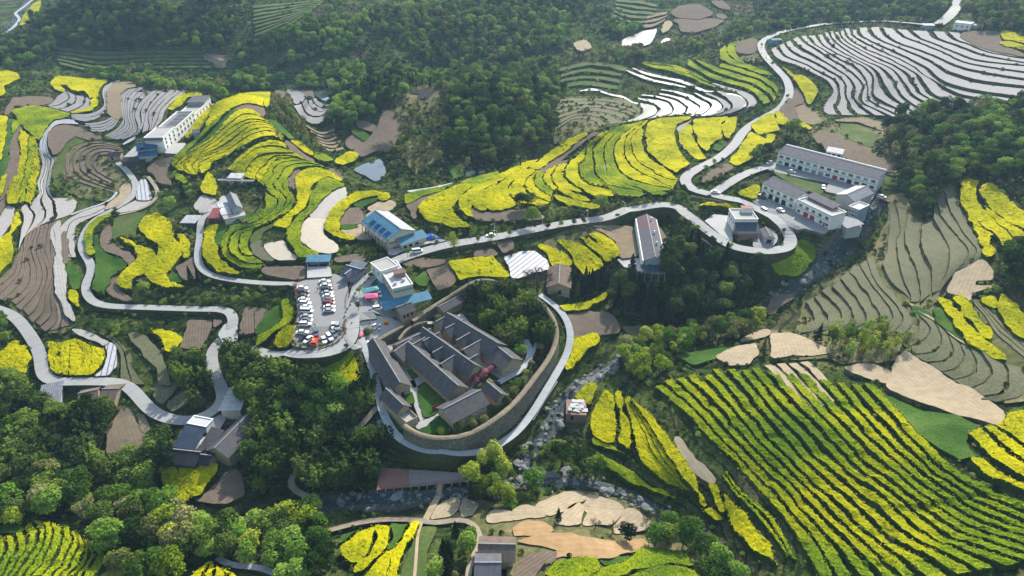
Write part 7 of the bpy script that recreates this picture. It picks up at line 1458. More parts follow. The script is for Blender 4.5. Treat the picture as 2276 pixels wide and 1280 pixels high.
# footbridge
p0, p1 = Pz(*pts('z10 1215,665')[0], -17.7), P(*pts('z10 1205,760')[0], .4)[0]; dr = p1 - p0; L = np.linalg.norm(dr[:2]); br = empty('footbridge', tuple(p0), math.atan2(dr[1], dr[0]), label='narrow footbridge from the deck over the stream', cat='bridge')
V = []; 
for t, zz in ((0, 0), (1, dr[2])):
    for y, dz_ in ((-.9, 0), (.9, 0), (.9, -.35), (-.9, -.35)): V.append((L * t, y, zz + dz_))
link('walkway', mesh('walkway', V, [np.array([(0, 1, 5, 4), (1, 2, 6, 5), (2, 3, 7, 6), (3, 0, 4, 7), (0, 3, 2, 1), (4, 5, 6, 7)])], [MT['T']]), br)
for y in (-.85, .85): V, F = tube([(0, y, 1), (L, y, 1 + dr[2])], [.05, .05], 4); link('handrail', mesh('handrail', V, [F], [WOODM]), br)
road("z10 1205,755 1165,820 1120,905", 2.0, 'T', 'footpath', 'stepped path rising from the footbridge to the near-bank path')
# green ramp on ring path: stair boards
sb = empty('boardwalk_steps', label='green and white striped steps on the ring path', cat='steps'); c = resample(catmull(pts('z0 1178,930 1205,885 1232,845'), 5), 40); W = P(c[:, 0], c[:, 1], 1.0); GB = simple('green_boards', (.10, .22, .18), .7)
for k in range(0, 39): p, q = W[k], W[k + 1]; d = (q - p); d = d / np.linalg.norm(d[:2]); nn = np.array([-d[1], d[0], 0]) * 1.5; V = [tuple(v_) for v_ in (p - nn, p + nn, p + nn + d * .35, p - nn + d * .35)]; V += [(a, b_, c_ - .12) for a, b_, c_ in V]; link('step', mesh('step', V, [np.array([(0, 1, 2, 3), (7, 6, 5, 4), (0, 4, 5, 1), (1, 5, 6, 2), (2, 6, 7, 3), (3, 7, 4, 0)])], [GB if k % 2 else FRAME]), sb)
# ------------------------------------------------------------------ cars
def paint(name, c, metal=0.2): return simple(name, c, 0.3, 0.5, metal, 0.04, 0.3)
PC = {'white': paint('white_paint', (.78, .78, .78), 0), 'silver': paint('silver_paint', (.45, .46, .48), .5), 'dark': paint('dark_paint', (.035, .04, .05)), 'grey': paint('grey_paint', (.16, .18, .2), .4), 'red': paint('dark_red_paint', (.22, .015, .03)), 'orange': paint('orange_red_paint', (.55, .07, .02)), 'blue': paint('steel_blue_paint', (.10, .16, .25), .3)}
TYRE = simple('tyre', (.02, .02, .02), .9); RIM = simple('rim', (.4, .4, .42), .4, .5, .6); LAMP = simple('headlight_glass', (.6, .6, .6), .15); TAIL = simple('tail_light_red', (.4, .02, .02), .3); CARGLASS = simple('car_glass', (.015, .02, .025), .08, .6, 0, .1)
def loft(secs):
    V, F = [], []; k = len(secs[0])
    for s in secs: V += s
    for i in range(len(secs) - 1):
        for j in range(k): F.append((i * k + j, i * k + (j + 1) % k, (i + 1) * k + (j + 1) % k, (i + 1) * k + j))
    a = list(range(k)); z = [(len(secs) - 1) * k + j for j in range(k)]; T = [(a[0], a[j + 1], a[j]) for j in range(1, k - 1)] + [(z[0], z[j], z[j + 1]) for j in range(1, k - 1)]
    return V, [np.array(F), np.array(T)]
def ring(x, w, z0, z1, ch=.12): return [(x, -w + ch, z0), (x, w - ch, z0), (x, w, z0 + ch * 1.3), (x, w, z1 - ch), (x, w - ch, z1), (x, -w + ch, z1), (x, -w, z1 - ch), (x, -w, z0 + ch * 1.3)]
SPEC = {'sedan': dict(L=4.6, W=.9, belt=.92, top=1.45, hood=.78, cab=(-1.75, -1.05, .35, 1.05)), 'suv': dict(L=4.6, W=.93, belt=1.05, top=1.68, hood=.95, cab=(-2.2, -1.9, .45, 1.05)), 'van': dict(L=4.9, W=.92, belt=1.15, top=1.92, hood=1.0, cab=(-2.4, -2.25, 1.2, 1.75))}
CM = {}
def car_meshes(t):
    if t in CM: return CM[t]
    s = SPEC[t]; L, W, b, tp, hd, cab = s['L'] / 2, s['W'], s['belt'], s['top'], s['hood'], s['cab']
    rear = b - .04 if t == 'sedan' else b
    V, F = loft([ring(-L, W * .84, .38, rear - .12), ring(-L + .18, W * .96, .28, rear), ring(cab[0], W, .24, b), ring(cab[3], W, .24, b - .02), ring(L - .45, W * .96, .26, hd), ring(L, W * .8, .36, hd - .2)]); body = mesh('body', V, F, [PC['white']], smooth=False)
    gt = W * .74
    def gr(x, w, z): return [(x, -w, z), (x, w, z)]
    V = [(cab[0], -W * .94, b - .03), (cab[0], W * .94, b - .03), (cab[1], gt, tp - .06), (cab[1], -gt, tp - .06), (cab[3], -W * .94, b - .03), (cab[3], W * .94, b - .03), (cab[2], gt, tp - .06), (cab[2], -gt, tp - .06)]
    glass = mesh('windows', V, [np.array([(0, 1, 2, 3), (5, 4, 7, 6), (1, 5, 6, 2), (4, 0, 3, 7), (3, 2, 6, 7)])], [CARGLASS])
    V, F = loft([ring(cab[1] - .1, gt * .96, tp - .08, tp - .01, .03), ring(cab[1] + .2, gt + .02, tp - .07, tp + .03, .03), ring(cab[2] - .2, gt + .02, tp - .07, tp + .03, .03), ring(cab[2] + .08, gt * .96, tp - .09, tp - .01, .03)]); roof = mesh('roof_panel', V, F, [PC['white']])
    wv, wf = [], []; k = 14
    for y in (-.11, .11):
        for j in range(k): a = 2 * PI_ * j / k; wv.append((.33 * math.cos(a), y, .33 * math.sin(a)))
        for j in range(k): a = 2 * PI_ * j / k; wv.append((.2 * math.cos(a), y * 1.1, .2 * math.sin(a)))
    q = [(j, (j + 1) % k, 2 * k + (j + 1) % k, 2 * k + j) for j in range(k)] + [(j, k + j, k + (j + 1) % k, (j + 1) % k) for j in range(k)] + [(2 * k + j, 2 * k + (j + 1) % k, 3 * k + (j + 1) % k, 3 * k + j) for j in range(k)]
    tr = [(k, k + j, k + j + 1) for j in range(1, k - 1)] + [(3 * k, 3 * k + j + 1, 3 * k + j) for j in range(1, k - 1)]
    wheel = mesh('wheel', wv, [np.array(q), np.array(tr)], [TYRE, RIM], [0] * len(q) + [1] * len(tr)); hl = bbox_mesh('headlight', [(-.06, .03, -.18, .18, -.08, .08)], [LAMP]); tl = bbox_mesh('tail_light', [(-.03, .05, -.15, .15, -.1, .1)], [TAIL])
    CM[t] = (body, glass, roof, wheel, hl, tl, s); return CM[t]
def car(s, dx, dy, t, colour, label, grp=None, dz=.5, name=None):
    p = pts(s)[0]; a = P(p[0], p[1], dz)[0]; b = P(p[0] + dx * 8, p[1] + dy * 8, dz)[0]; body, glass, roof, wheel, hl, tl, sp = car_meshes(t); g = a[2]
    r = empty(name or 'parked_car', (a[0], a[1], g), math.atan2(b[1] - a[1], b[0] - a[0]), label=label, cat={'sedan': 'car', 'suv': 'car', 'van': 'van'}[t], group=grp); L, W = sp['L'] / 2, sp['W']
    for me, nm in ((body, 'body'), (roof, 'roof_panel')):
        o = link(nm, me, r); o.material_slots[0].link = 'OBJECT'; o.material_slots[0].material = PC[colour]
    link('windows', glass, r)
    for x in (-L + .85, L - .85):
        for y in (-W + .05, W - .05): link('wheel', wheel, r, (x, y, .33))
    for y in (-W * .6, W * .6): link('headlight', hl, r, (L - .03, y, sp['hood'] - .26)); link('tail_light', tl, r, (-L + .01, y, sp['belt'] - .28))
    return r
G1 = 'cars parked in the left row of the car park'; G2 = 'cars parked in the middle row of the car park'; G3 = 'cars parked around the south end of the car park'
for i, (s, t, c, l) in enumerate([('z6 305,662', 'sedan', 'white', 'white sedan, topmost in the left row of the car park'), ('z6 313,688', 'suv', 'dark', 'black car second from the top of the left row'), ('z6 313,712', 'sedan', 'dark', 'black sedan third from the top of the left row'),
    ('z6 315,738', 'sedan', 'white', 'white sedan fourth from the top of the left row'), ('z6 325,764', 'suv', 'white', 'white car fifth from the top of the left row'), ('z6 330,790', 'sedan', 'white', 'white sedan just above the white van in the left row'),
    ('z6 335,816', 'van', 'white', 'white van in the left row of the car park'), ('z6 332,850', 'sedan', 'silver', 'silver sedan just below the white van'), ('z6 334,875', 'sedan', 'grey', 'grey sedan second from the bottom of the left row'), ('z6 326,902', 'suv', 'white', 'white car at the bottom of the left row')]):
    car(s, 1, -.02 if i % 2 else .03, t, c, l, G1)
for i, (s, t, c, l) in enumerate([('z6 452,618', 'sedan', 'white', 'white sedan, topmost in the middle row'), ('z6 460,645', 'sedan', 'white', 'white sedan second in the middle row'), ('z6 467,669', 'suv', 'dark', 'black car third in the middle row'), ('z6 470,693', 'sedan', 'silver', 'silver sedan fourth in the middle row'),
    ('z6 476,716', 'sedan', 'white', 'white sedan fifth in the middle row'), ('z6 480,738', 'sedan', 'grey', 'grey sedan just above the dark red car'), ('z6 482,761', 'suv', 'red', 'dark red car in the middle row'), ('z6 483,786', 'sedan', 'white', 'white sedan just below the dark red car'), ('z6 482,812', 'sedan', 'silver', 'silver sedan at the bottom of the middle row')]):
    car(s, 1, -.03 * (i % 3), t, c, l, G2)
for s, dx, dy, t, c, l in [('z6 306,955', 1, 0, 'sedan', 'white', 'white sedan in the south-west corner of the car park'), ('z6 320,985', -1, .5, 'sedan', 'dark', 'dark sedan parked askew in the south-west corner'), ('z6 345,1003', -1, .75, 'sedan', 'white', 'white sedan parked askew beside the dark one'),
    ('z6 395,960', .15, 1, 'suv', 'blue', 'steel-blue car standing behind the orange truck'), ('z6 448,1005', .35, 1, 'sedan', 'white', 'white sedan nearest the orange truck on its right'), ('z6 485,988', .7, 1, 'suv', 'white', 'white car second right of the orange truck'),
    ('z6 511,965', .8, .8, 'sedan', 'grey', 'grey car third right of the orange truck'), ('z6 511,910', 0, 1, 'sedan', 'white', 'white sedan in the north-east pair of the south end'), ('z6 537,918', -.1, 1, 'suv', 'silver', 'silver car in the north-east pair of the south end')]: car(s, dx, dy, t, c, l, G3)
for s, dx, dy, t, c, l, n in [('z6 815,703', .25, 1, 'sedan', 'silver', 'pale silver car beside the awnings of the guesthouse yard', None), ('z6 806,795', 1, .2, 'suv', 'white', 'white car near the low wall of the guesthouse yard', None), ('z6 787,912', 1, 0, 'sedan', 'white', 'upper of two white cars on the bright turning yard', None),
    ('z6 785,940', 1, 0, 'sedan', 'white', 'lower of two white cars on the bright turning yard', None), ('z6 712,1010', .8, .9, 'suv', 'white', 'white car nosing past the pink parasol', 'driving_car'), ('z6 1065,418', 1, -.12, 'van', 'white', 'white van on the road below the blue-roofed hall', 'driving_van'),
    ('z6 1548,312', -1, .08, 'sedan', 'white', 'white car on the main road behind a street tree', 'driving_car'), ('z13 750,238', -1, .25, 'suv', 'white', 'white car arriving at the west end of the village row', None), ('z13 968,322', 1, .3, 'sedan', 'white', 'white sedan in front of the village row', None),
    ('z13 1278,475', .1, 1, 'sedan', 'white', 'white car end-on on the weedy green', None), ('z13 675,575', 1, .4, 'suv', 'dark', 'black car at the corner of the dark-roofed townhouse', None), ('z13 222,525', 1, .12, 'sedan', 'white', 'white car on the road junction above the hairpin', 'driving_car'),
    ('z13 700,708', 1, .45, 'van', 'white', 'white van driving down toward the hairpin', 'driving_van'), ('z13 860,702', 1, .5, 'sedan', 'white', 'white sedan on the townhouse forecourt', None), ('z13 1850,572', 1, .3, 'suv', 'white', 'white car at the east end of the village row', None),
    ('z13 1855,598', 1, .3, 'sedan', 'red', 'dark red car at the east end of the village row', None), ('z24 2085,285', 1, .9, 'sedan', 'white', 'white car on the upper road beside the terrace fan', 'driving_car')]: car(s, dx, dy, t, c, l, None, name=n, dz=.4)
# truck
body, glass, roof, wheel, hl, tl, sp = car_meshes('van'); p = P(*pts('z6 390,1020')[0], .5)[0]; tr = empty('pickup_truck', tuple(p), R(-88), label='orange-red truck with an open load bed in the car park', cat='truck')
link('cargo_bed', bbox_mesh('cargo_bed', [(-3, .8, -1.05, 1.05, .7, .85), (-3, .8, -1.05, -.95, .85, 1.4), (-3, .8, .95, 1.05, .85, 1.4), (-3, -2.9, -.95, .95, .85, 1.4), (.7, .8, -.95, .95, .85, 1.4)], [PC['orange']]), tr)
link('cab', bbox_mesh('cab', [(.95, 2.7, -1.0, 1.0, .55, 1.35), (1.0, 2.4, -.95, .95, 1.95, 2.05), (1.0, 1.15, -.95, .95, 1.352, 1.95)], [PC['orange']]), tr); link('windscreen', bbox_mesh('windscreen', [(1.16, 2.38, -.93, .93, 1.353, 1.948)], [CARGLASS]), tr)
for x in (-2.2, 1.9):
    for y in (-.9, .9): link('wheel', wheel, tr, (x, y, .33))
# ------------------------------------------------------------------ people
def person_mesh(pose, top, legs):
    J = {'pelvis': (0, 0, .95), 'chest': (0, 0, 1.3), 'neck': (0, 0, 1.48), 'head': (0, .02, 1.62), 'crown': (0, .01, 1.72)}
    st = .22 if pose else .02
    J.update(kl=(-.1, .1 + st * .5, .5), kr=(.1, -st * .4 + .03, .5), fl=(-.1, st, .06), fr=(.1, -st - .05, .06), tl=(-.1, st + .14, .03), tr=(.1, -st + .1, .03), hl=(-.09, 0, .9), hr=(.09, 0, .9), sl=(-.19, 0, 1.4), sr=(.19, 0, 1.4), el=(-.25, -.05, 1.13), er=(.25, .05, 1.13), wl=(-.24, .06 - st * .6, .88), wr=(.24, .1 + st * .6, .9 + .15 * pose))
    rad = dict(pelvis=.14, chest=.15, neck=.06, head=.1, crown=.08, kl=.065, kr=.065, fl=.05, fr=.05, tl=.04, tr=.04, hl=.09, hr=.09, sl=.07, sr=.07, el=.045, er=.045, wl=.035, wr=.035)
    E = [('pelvis', 'chest'), ('chest', 'neck'), ('neck', 'head'), ('head', 'crown'), ('pelvis', 'hl'), ('pelvis', 'hr'), ('hl', 'kl'), ('hr', 'kr'), ('kl', 'fl'), ('kr', 'fr'), ('fl', 'tl'), ('fr', 'tr'), ('chest', 'sl'), ('chest', 'sr'), ('sl', 'el'), ('sr', 'er'), ('el', 'wl'), ('er', 'wr')]
    k = list(J); me = bpy.data.meshes.new('body'); me.from_pydata([J[a] for a in k], [(k.index(a), k.index(b_)) for a, b_ in E], []); o = bpy.data.objects.new('tmp', me); col.objects.link(o); md = o.modifiers.new('s', 'SKIN'); sv_ = me.skin_vertices[0].data
    for i, a in enumerate(k): sv_[i].radius = (rad[a], rad[a]); sv_[i].use_root = a == 'pelvis'
    o.modifiers.new('d', 'SUBSURF').levels = 1; dg = bpy.context.evaluated_depsgraph_get(); r = bpy.data.meshes.new_from_object(o.evaluated_get(dg)); bpy.data.objects.remove(o)
    for m in (SKIN, CL[top], CL[legs], HAIR, CL['shoe']): r.materials.append(m)
    for f in r.polygons:
        z = f.center.z; x = abs(f.center.x); f.material_index = 3 if z > 1.64 or (z > 1.56 and f.center.y < -.03) else 0 if z > 1.46 or (z < .93 and x > .2 and z > .7) else 1 if z > .93 or x > .2 else 4 if z < .08 else 2; f.use_smooth = True
    r.name = 'body'; return r
SKIN = simple('skin', (.45, .27, .18), .6); HAIR = simple('hair', (.015, .012, .01), .7); CL = {n: simple(n + '_cloth', c, .85) for n, c in dict(black=(.02, .02, .025), white=(.65, .65, .65), blue=(.06, .1, .25), red=(.4, .04, .04), navy=(.02, .03, .07), beige=(.4, .33, .25), shoe=(.03, .03, .03)).items()}
PM = [person_mesh(*a) for a in ((0, 'black', 'navy'), (1, 'black', 'black'), (1, 'white', 'navy'), (0, 'red', 'black'), (1, 'blue', 'black'), (0, 'beige', 'navy'))]
PW = ['standing in black', 'walking in black', 'walking in a white top', 'standing in a red top', 'walking in a blue top', 'standing in a beige top']
for i, (s, k, l) in enumerate([('z6 405,672', 0, 'between the two rows of parked cars'), ('z6 388,912', 1, 'behind the steel-blue car'), ('z6 362,914', 4, 'left of the steel-blue car'), ('z6 630,902', 1, 'on the junction, left of a pair'), ('z6 643,897', 2, 'on the junction, right of a pair'),
    ('z6 752,905', 0, 'beside the upper white car on the turning yard'), ('z6 762,740', 3, 'under the pink awning'), ('z6 686,1000', 5, 'under the pink parasol'), ('z6 888,868', 1, 'leftmost in the group before the gate tower'), ('z6 903,874', 0, 'second in the group before the gate tower'), ('z6 917,872', 4, 'third in the group before the gate tower'), ('z6 932,868', 2, 'rightmost in the group before the gate tower'),
    ('z6 812,848', 0, 'by the low white wall above the turning yard'), ('z6 905,1088', 1, 'on the paved walk beside the left hall'), ('z6 738,1172', 1, 'on the ring path beside the left hall'), ('z15 53,528', 4, 'high on the ring path west of the left hall'), ('z15 140,775', 1, 'on the ring path below the gate house'), ('z15 148,872', 0, 'left of a pair where the steps meet the ring path'), ('z15 160,874', 5, 'right of a pair by the ring path steps'),
    ('z15 213,965', 1, 'on the ring path at the south-west bend'), ('z15 365,800', 0, 'on the court walk by the little lawn'), ('z15 502,768', 3, 'in the middle of the manor lawn'), ('z14 282,540', 1, 'left of the blue-roofed hall, lower'), ('z14 322,555', 0, 'left of the blue-roofed hall, nearest its wall'), ('z14 262,510', 2, 'left of the blue-roofed hall, upper'), ('z14 365,540', 4, 'under the veranda of the blue-roofed hall'),
    ('z14 1222,655', 2, 'at the roadside near the blue tarpaulin'), ('z14 500,1010', 4, 'on the road above the guesthouse'), ('z24 2000,232', 0, 'on the upper road, front of a pair'), ('z24 1985,250', 5, 'on the upper road, rear of a pair'), ('z13 632,285', 1, 'on the side road to the village'), ('z13 665,305', 0, 'on the side road edge near the weeds')]):
    p = P(*pts(s)[0], .38)[0]; r = empty('person', tuple(p), rng.uniform(0, 6.28), label=f'person {PW[k]} {l}'.replace('the group before the', 'the group by the'), cat='person'); link('body', PM[k], r)
# ------------------------------------------------------------------ parasols, awnings, flag, tarpaulin, banners
PINK = simple('pink_canvas', (.72, .12, .26), .8); TEAL = simple('teal_canvas', (.08, .30, .33), .7); BLUET = simple('blue_tarpaulin', (.02, .08, .45), .5); REDF = simple('red_flag_cloth', (.6, .05, .03), .8); YEL = simple('yellow_cloth', (.7, .5, .05), .8)
def canopy(s, w, d, hh, rz, m, label, name='market_awning', pitch=.7):
    p = P(*pts(s)[0], .4)[0]; r = empty(name, tuple(p), rz, label=label, cat='awning'); V = [(-w / 2, -d / 2, hh), (w / 2, -d / 2, hh), (w / 2, d / 2, hh), (-w / 2, d / 2, hh), (-w * .2, 0, hh + pitch), (w * .2, 0, hh + pitch)]; V += [(x, y, hh - .3) for x, y, _ in V[:4]]
    link('canvas_top', mesh('canvas_top', V, [np.array([(0, 1, 5, 4), (2, 3, 4, 5), (6, 7, 1, 0), (7, 8, 2, 1), (8, 9, 3, 2), (9, 6, 0, 3)]), np.array([(1, 2, 5), (3, 0, 4)])], [m]), r)
    for x in (-w / 2 + .1, w / 2 - .1):
        for y in (-d / 2 + .1, d / 2 - .1): link('leg', bbox_mesh('leg', [(x - .04, x + .04, y - .04, y + .04, 0, hh)], [TRIM]), r)
    link('table', bbox_mesh('table', [(-w * .35, w * .35, -.4, .4, .7, .78), (-w * .33, -w * .3, -.35, .35, 0, .7), (w * .3, w * .33, -.35, .35, 0, .7)], [WOODM]), r)
canopy('z6 758,698', 6.5, 3.0, 2.5, .45, TEAL, 'teal market awning in the guesthouse yard'); canopy('z6 765,738', 5.0, 3.4, 2.4, .15, PINK, 'pink market awning in the guesthouse yard')
def parasol(s, r0, m, label):
    p = P(*pts(s)[0], .4)[0]; r = empty('parasol', tuple(p), 0, label=label, cat='parasol'); V = [(0, 0, 2.9)]; n = 8; V += [(r0 * math.cos(a), r0 * math.sin(a), 2.25) for a in np.linspace(0, 2 * PI_, n, False)]; V += [(r0 * math.cos(a), r0 * math.sin(a), 2.1) for a in np.linspace(0, 2 * PI_, n, False)]
    link('canopy', mesh('canopy', V, [np.array([(0, 1 + j, 1 + (j + 1) % n) for j in range(n)]), np.array([(1 + j, 1 + n + j, 1 + n + (j + 1) % n, 1 + (j + 1) % n) for j in range(n)])], [m]), r); link('pole', bbox_mesh('pole', [(-.04, .04, -.04, .04, 0, 2.88)], [TRIM]), r); link('base', bbox_mesh('base', [(-.3, .3, -.3, .3, 0, .1)], [TRIM]), r)
parasol('z6 680,992', 1.9, PINK, 'round pink parasol beside the white car at the junction'); parasol('z6 690,1005', 1.1, PINK, 'smaller pink parasol tucked behind the round one')
p = P(*pts('z6 850,945')[0], .4)[0]; r = empty('flag', tuple(p), label='red and yellow flag on a pole on the bright turning yard', cat='flag'); link('pole', bbox_mesh('pole', [(-.05, .05, -.05, .05, 0, 6)], [FRAME]), r)
xs = np.linspace(0, 1.8, 8); V = [(x + .06, .25 * math.sin(x * 4), z) for z in (3.2, 4.6) for x in xs]; link('flag_cloth', mesh('flag_cloth', V, [np.array([(i, i + 1, i + 9, i + 8) for i in range(7)])], [REDF]), r); V = [(x * .5 + .06, .2 * math.sin(x * 5), z) for z in (4.65, 5.7) for x in xs]; link('pennant', mesh('pennant', V, [np.array([(i, i + 1, i + 9, i + 8) for i in range(7)])], [YEL]), r)
p = P(*pts('z14 1035,635')[0], .2)[0]; g = np.linspace(-1, 1, 9); V = [(x * 4, y * 2.4, 1.9 * max(0, 1 - x * x) * max(0, 1 - y * y) ** .5 + .2 * math.sin(x * 9 + y * 5) * (abs(x) < .9)) for y in g for x in g]
o = link('tarpaulin_heap', mesh('tarpaulin_heap', V, [np.array([(j * 9 + i, j * 9 + i + 1, (j + 1) * 9 + i + 1, (j + 1) * 9 + i) for j in range(8) for i in range(8)])], [BLUET]), None, tuple(p), -.5); tag(o, 'heap under a bright blue tarpaulin beside the main road', 'tarpaulin')
fb = Bld('banner_row', 'row of red banners standing on the manor lawn', 'banner', 'z15 492,835', 'z15 560,805', depth=.2)
for i, x in enumerate(np.linspace(0, fb.w - .8, 6)): q_ = fb.boxes('banner', [(x, x + .62, 0, .06, .5, 2.1)], REDDOOR); link('banner_post', bbox_mesh('banner_post', [(x + .28, x + .34, .065, .12, 0, 2.2)], [TRIM]), fb.o)
# lamps
LM_ = simple('lamp_grey', (.55, .56, .58), .4)
for i, (s, l) in enumerate([('z7 735,168', 'where the road passes behind the long hall'), ('z7 492,212', 'third from the long hall along the main road'), ('z7 195,258', 'above the striped film plot'), ('z0 1105,540', 'near the white car on the main road'), ('z7 1068,200', 'at the corner after the long hall'), ('z13 372,180', 'on the bend above the rapeseed plot'), ('z4 160,178', 'first along the top road of the terrace fan'), ('z4 415,140', 'second along the top road of the terrace fan'), ('z4 690,125', 'third along the top road of the terrace fan'), ('z4 970,160', 'last along the top road of the terrace fan'), ('z6 1575,310', 'by the white car on the main road')]):
    p = P(*pts(s)[0], .3)[0]; r = empty('street_lamp', tuple(p), rng.uniform(0, 6), label='tall grey street lamp ' + l, cat='street lamp', group='street lamps along the roads'); link('pole', bbox_mesh('pole', [(-.07, .07, -.07, .07, 0, 6.5)], [LM_]), r); link('arm', bbox_mesh('arm', [(.07, 1.5, -.04, .04, 6.3, 6.4)], [LM_]), r); link('lamp_head', bbox_mesh('lamp_head', [(1.2, 1.9, -.15, .15, 6.2, 6.295)], [LM_]), r)
# ------------------------------------------------------------------ single trees and shrubs
def part_tree(kind, mat, s, sc, label, group=None, name=None, cat='tree', dz=0.2):
    p = P(*pts(s)[0], dz)[0]; r = empty(name or NAMES[kind], tuple(p), rng.uniform(0, 6.28), label=label, cat=cat, group=group); key = (kind, mat, 'parts')
    if key not in PROTO:
        if kind == 'street': H, Rr = 4.4, 1.55; c = crown_broad(Rr, H, 700, .17, 8, .38, .95); t = [(*tube([(0, 0, -.3), (.03, 0, 1.2), (0, 0, 2.6)], [.11, .09, .05]), 0)]
        elif kind == 'ball': c = crown_broad(1.9, 3.4, 1500, .15, 16, .1, .95); t = [(*tube([(0, 0, -.3), (0, 0, 1.6)], [.12, .08]), 0)]
        elif kind == 'cone': c = crown_cone(2.0, 9, 1300, .28); t = [(*tube([(0, 0, -.5), (0, 0, 7)], [.2, .06]), 0)]
        elif kind == 'thin': c = crown_broad(2.4, 9, 900, .2, 10, .2, 1.3); t = [(v, f, 0) for v, f, m in trunk_parts(9, .15, 2, 8)]
        else: c = crown_broad(3.3, 7.5, 1600, .28, 9); t = [(v, f, 0) for v, f, m in trunk_parts(7.5, .2, 2.4)]
        V, F, I = merge(t); PROTO[key] = (mesh('crown', c[0], [c[1]], [LM[mat]]), mesh('trunk', V, F, [BARK], I))
    cr, tk = PROTO[key]
    for o in (link('crown', cr, r), link('trunk', tk, r)): o.scale = (sc, sc, sc)
    return r
ST = "z0 1133,528;z0 1218,513;z0 1246,508;z0 1275,504;z0 1296,502;z0 1371,491;z0 1514,497;z0 1530,508;z0 1548,516;z0 1582,540;z0 1601,552;z0 1620,560;z0 1092,537;z0 1063,540;z0 906,572;z0 838,604;z0 824,622;z0 800,655;z0 797,690;z0 1556,395;z0 1567,383;z0 1586,370;z0 1605,368;z0 1630,470;z0 1650,470;z0 1520,430;z0 818,748;z0 700,805;z0 770,778;z0 716,815;z0 690,818;z0 1748,222;z0 1715,150;z0 1692,105;z0 1740,520"
for i, s in enumerate(ST.split(';')):
    x, y = pts(s)[0]; part_tree('street', ('mid', 'dark', 'light')[i % 3], s, rng.uniform(.7, 1.15), f"{('mid-green', 'dark', 'light-green')[i % 3]} little street tree {where((x, y))}, number {i + 1} of the roadside trees" if False else f"small {('mid-green', 'dark', 'light-green')[i % 3]} street tree standing {where((x, y))}", 'small street trees along the roads', dz=.3)
for i, s in enumerate("z15 670,965;z15 760,940;z15 840,910;z15 912,850;z15 995,790;z15 1035,730;z15 1068,660;z15 1122,590;z15 1160,530;z15 550,990;z15 1220,420;z15 880,660".split(';')):
    part_tree('ball', 'olive' if i % 3 else 'mid', s, (.95, 1.0, .9, .95, 1.0, .85, .9, .8, .8, .8, .9, .8)[i], f"clipped round shrub {('first', 'second', 'third', 'fourth', 'fifth', 'sixth', 'seventh', 'eighth', 'ninth', 'westernmost', 'far eastern', 'innermost')[i]} along the inside of the manor wall", 'clipped shrubs inside the manor wall', cat='shrub')
for i, (s, sc) in enumerate([('z15 740,680', .42), ('z15 785,655', .5), ('z15 815,630', .5), ('z15 845,605', .55), ('z15 880,590', .5), ('z15 905,565', .45)]): part_tree('broad', 'pink', s, sc, f'pink blossom tree, {("first", "second", "third", "fourth", "fifth", "last")[i]} from the left behind the manor garden', 'pink blossom trees in the manor', name='blossom_tree')
for s, k, m, sc, l in [('z14 1330,830', 'thin', 'lime', 1.15, 'tall feathery yellow-green tree beside the main road'), ('z6 745,985', 'broad', 'olive', .62, 'round dark tree beside the white cars on the turning yard'), ('z6 1455,700', 'tall', 'light', .8, 'bright green tree at the north corner of the manor wall'), ('z15 1090,470', 'broad', 'light', .75, 'vivid green tree in the manor back garden'),
    ('z15 530,225', 'ball', 'olive', .9, 'round golden-green shrub inside the north wall'), ('z7 1500,935', 'broad', 'lime', .85, 'bright yellow-green tree standing alone below the dark wood'), ('z5 1270,620', 'cone', 'pine', .95, 'left of two dark conifers beside the narrow lane'), ('z5 1320,625', 'cone', 'pine', .85, 'right of two dark conifers beside the narrow lane'),
    ('z11 300,910', 'cone', 'pine', .6, 'small dark tree on the tan plots'), ('z11 755,1045', 'broad', 'pine', .85, 'big dark rounded tree between the tan and ochre plots'), ('z0 695,0', 'broad', 'mid', .1, ''), ('z5 1140,130', 'broad', 'light', .9, 'light green tree below the striped film wedge'), ('z21 230,250', 'cone', 'pine', 1.1, 'tall dark conifer left of the grey farmhouse'),
    ('z21 390,170', 'broad', 'dark', .8, 'dark tree between conifer and bright rapeseed by the grey farmhouse'), ('z5 960,690', 'broad', 'lime', .8, 'yellow-green willow below the twin rapeseed tongues'), ('z0 1695,785', 'cone', 'dark', .75, 'dark tree standing alone on the tan ground above the striped hillside'), ('z8 330,1005', 'cone', 'pine', .9, 'dark tree at the left end of the slender row'),
    ('z10 430,1000', 'thin', 'light', 1.1, 'airy light-green tree on the near bank'), ('z0 1105,1110', 'tall', 'lime', .9, 'yellow-green poplar right of the footbridge'), ('z0 1128,1112', 'tall', 'lime', .8, 'second yellow-green poplar right of the footbridge'), ('z22 915,760', 'cone', 'pine', .8, 'dark tree beside the small pond at the yellow slope'), ('z22 1460,640', 'cone', 'pine', .5, 'tiny dark conifer at the crest of the yellow slope'),
    ('z10 1320,1030', 'cone', 'pine', .8, 'narrow dark cypress beside the near-bank path'), ('z0 240,175', 'broad', 'light', .9, 'pale green tree left of the film block')]:
    if l: part_tree(k, m, s, sc, l)
p = P(*pts('z7 160,700')[0], .2)[0]; bt = empty('leafless_tree', tuple(p), label='large leafless spreading tree outside the manor wall by the stone barn', cat='tree'); o = link('trunk_and_branches', tree_mesh('bare', 'x', 0), bt); o.scale = (1.9,) * 3
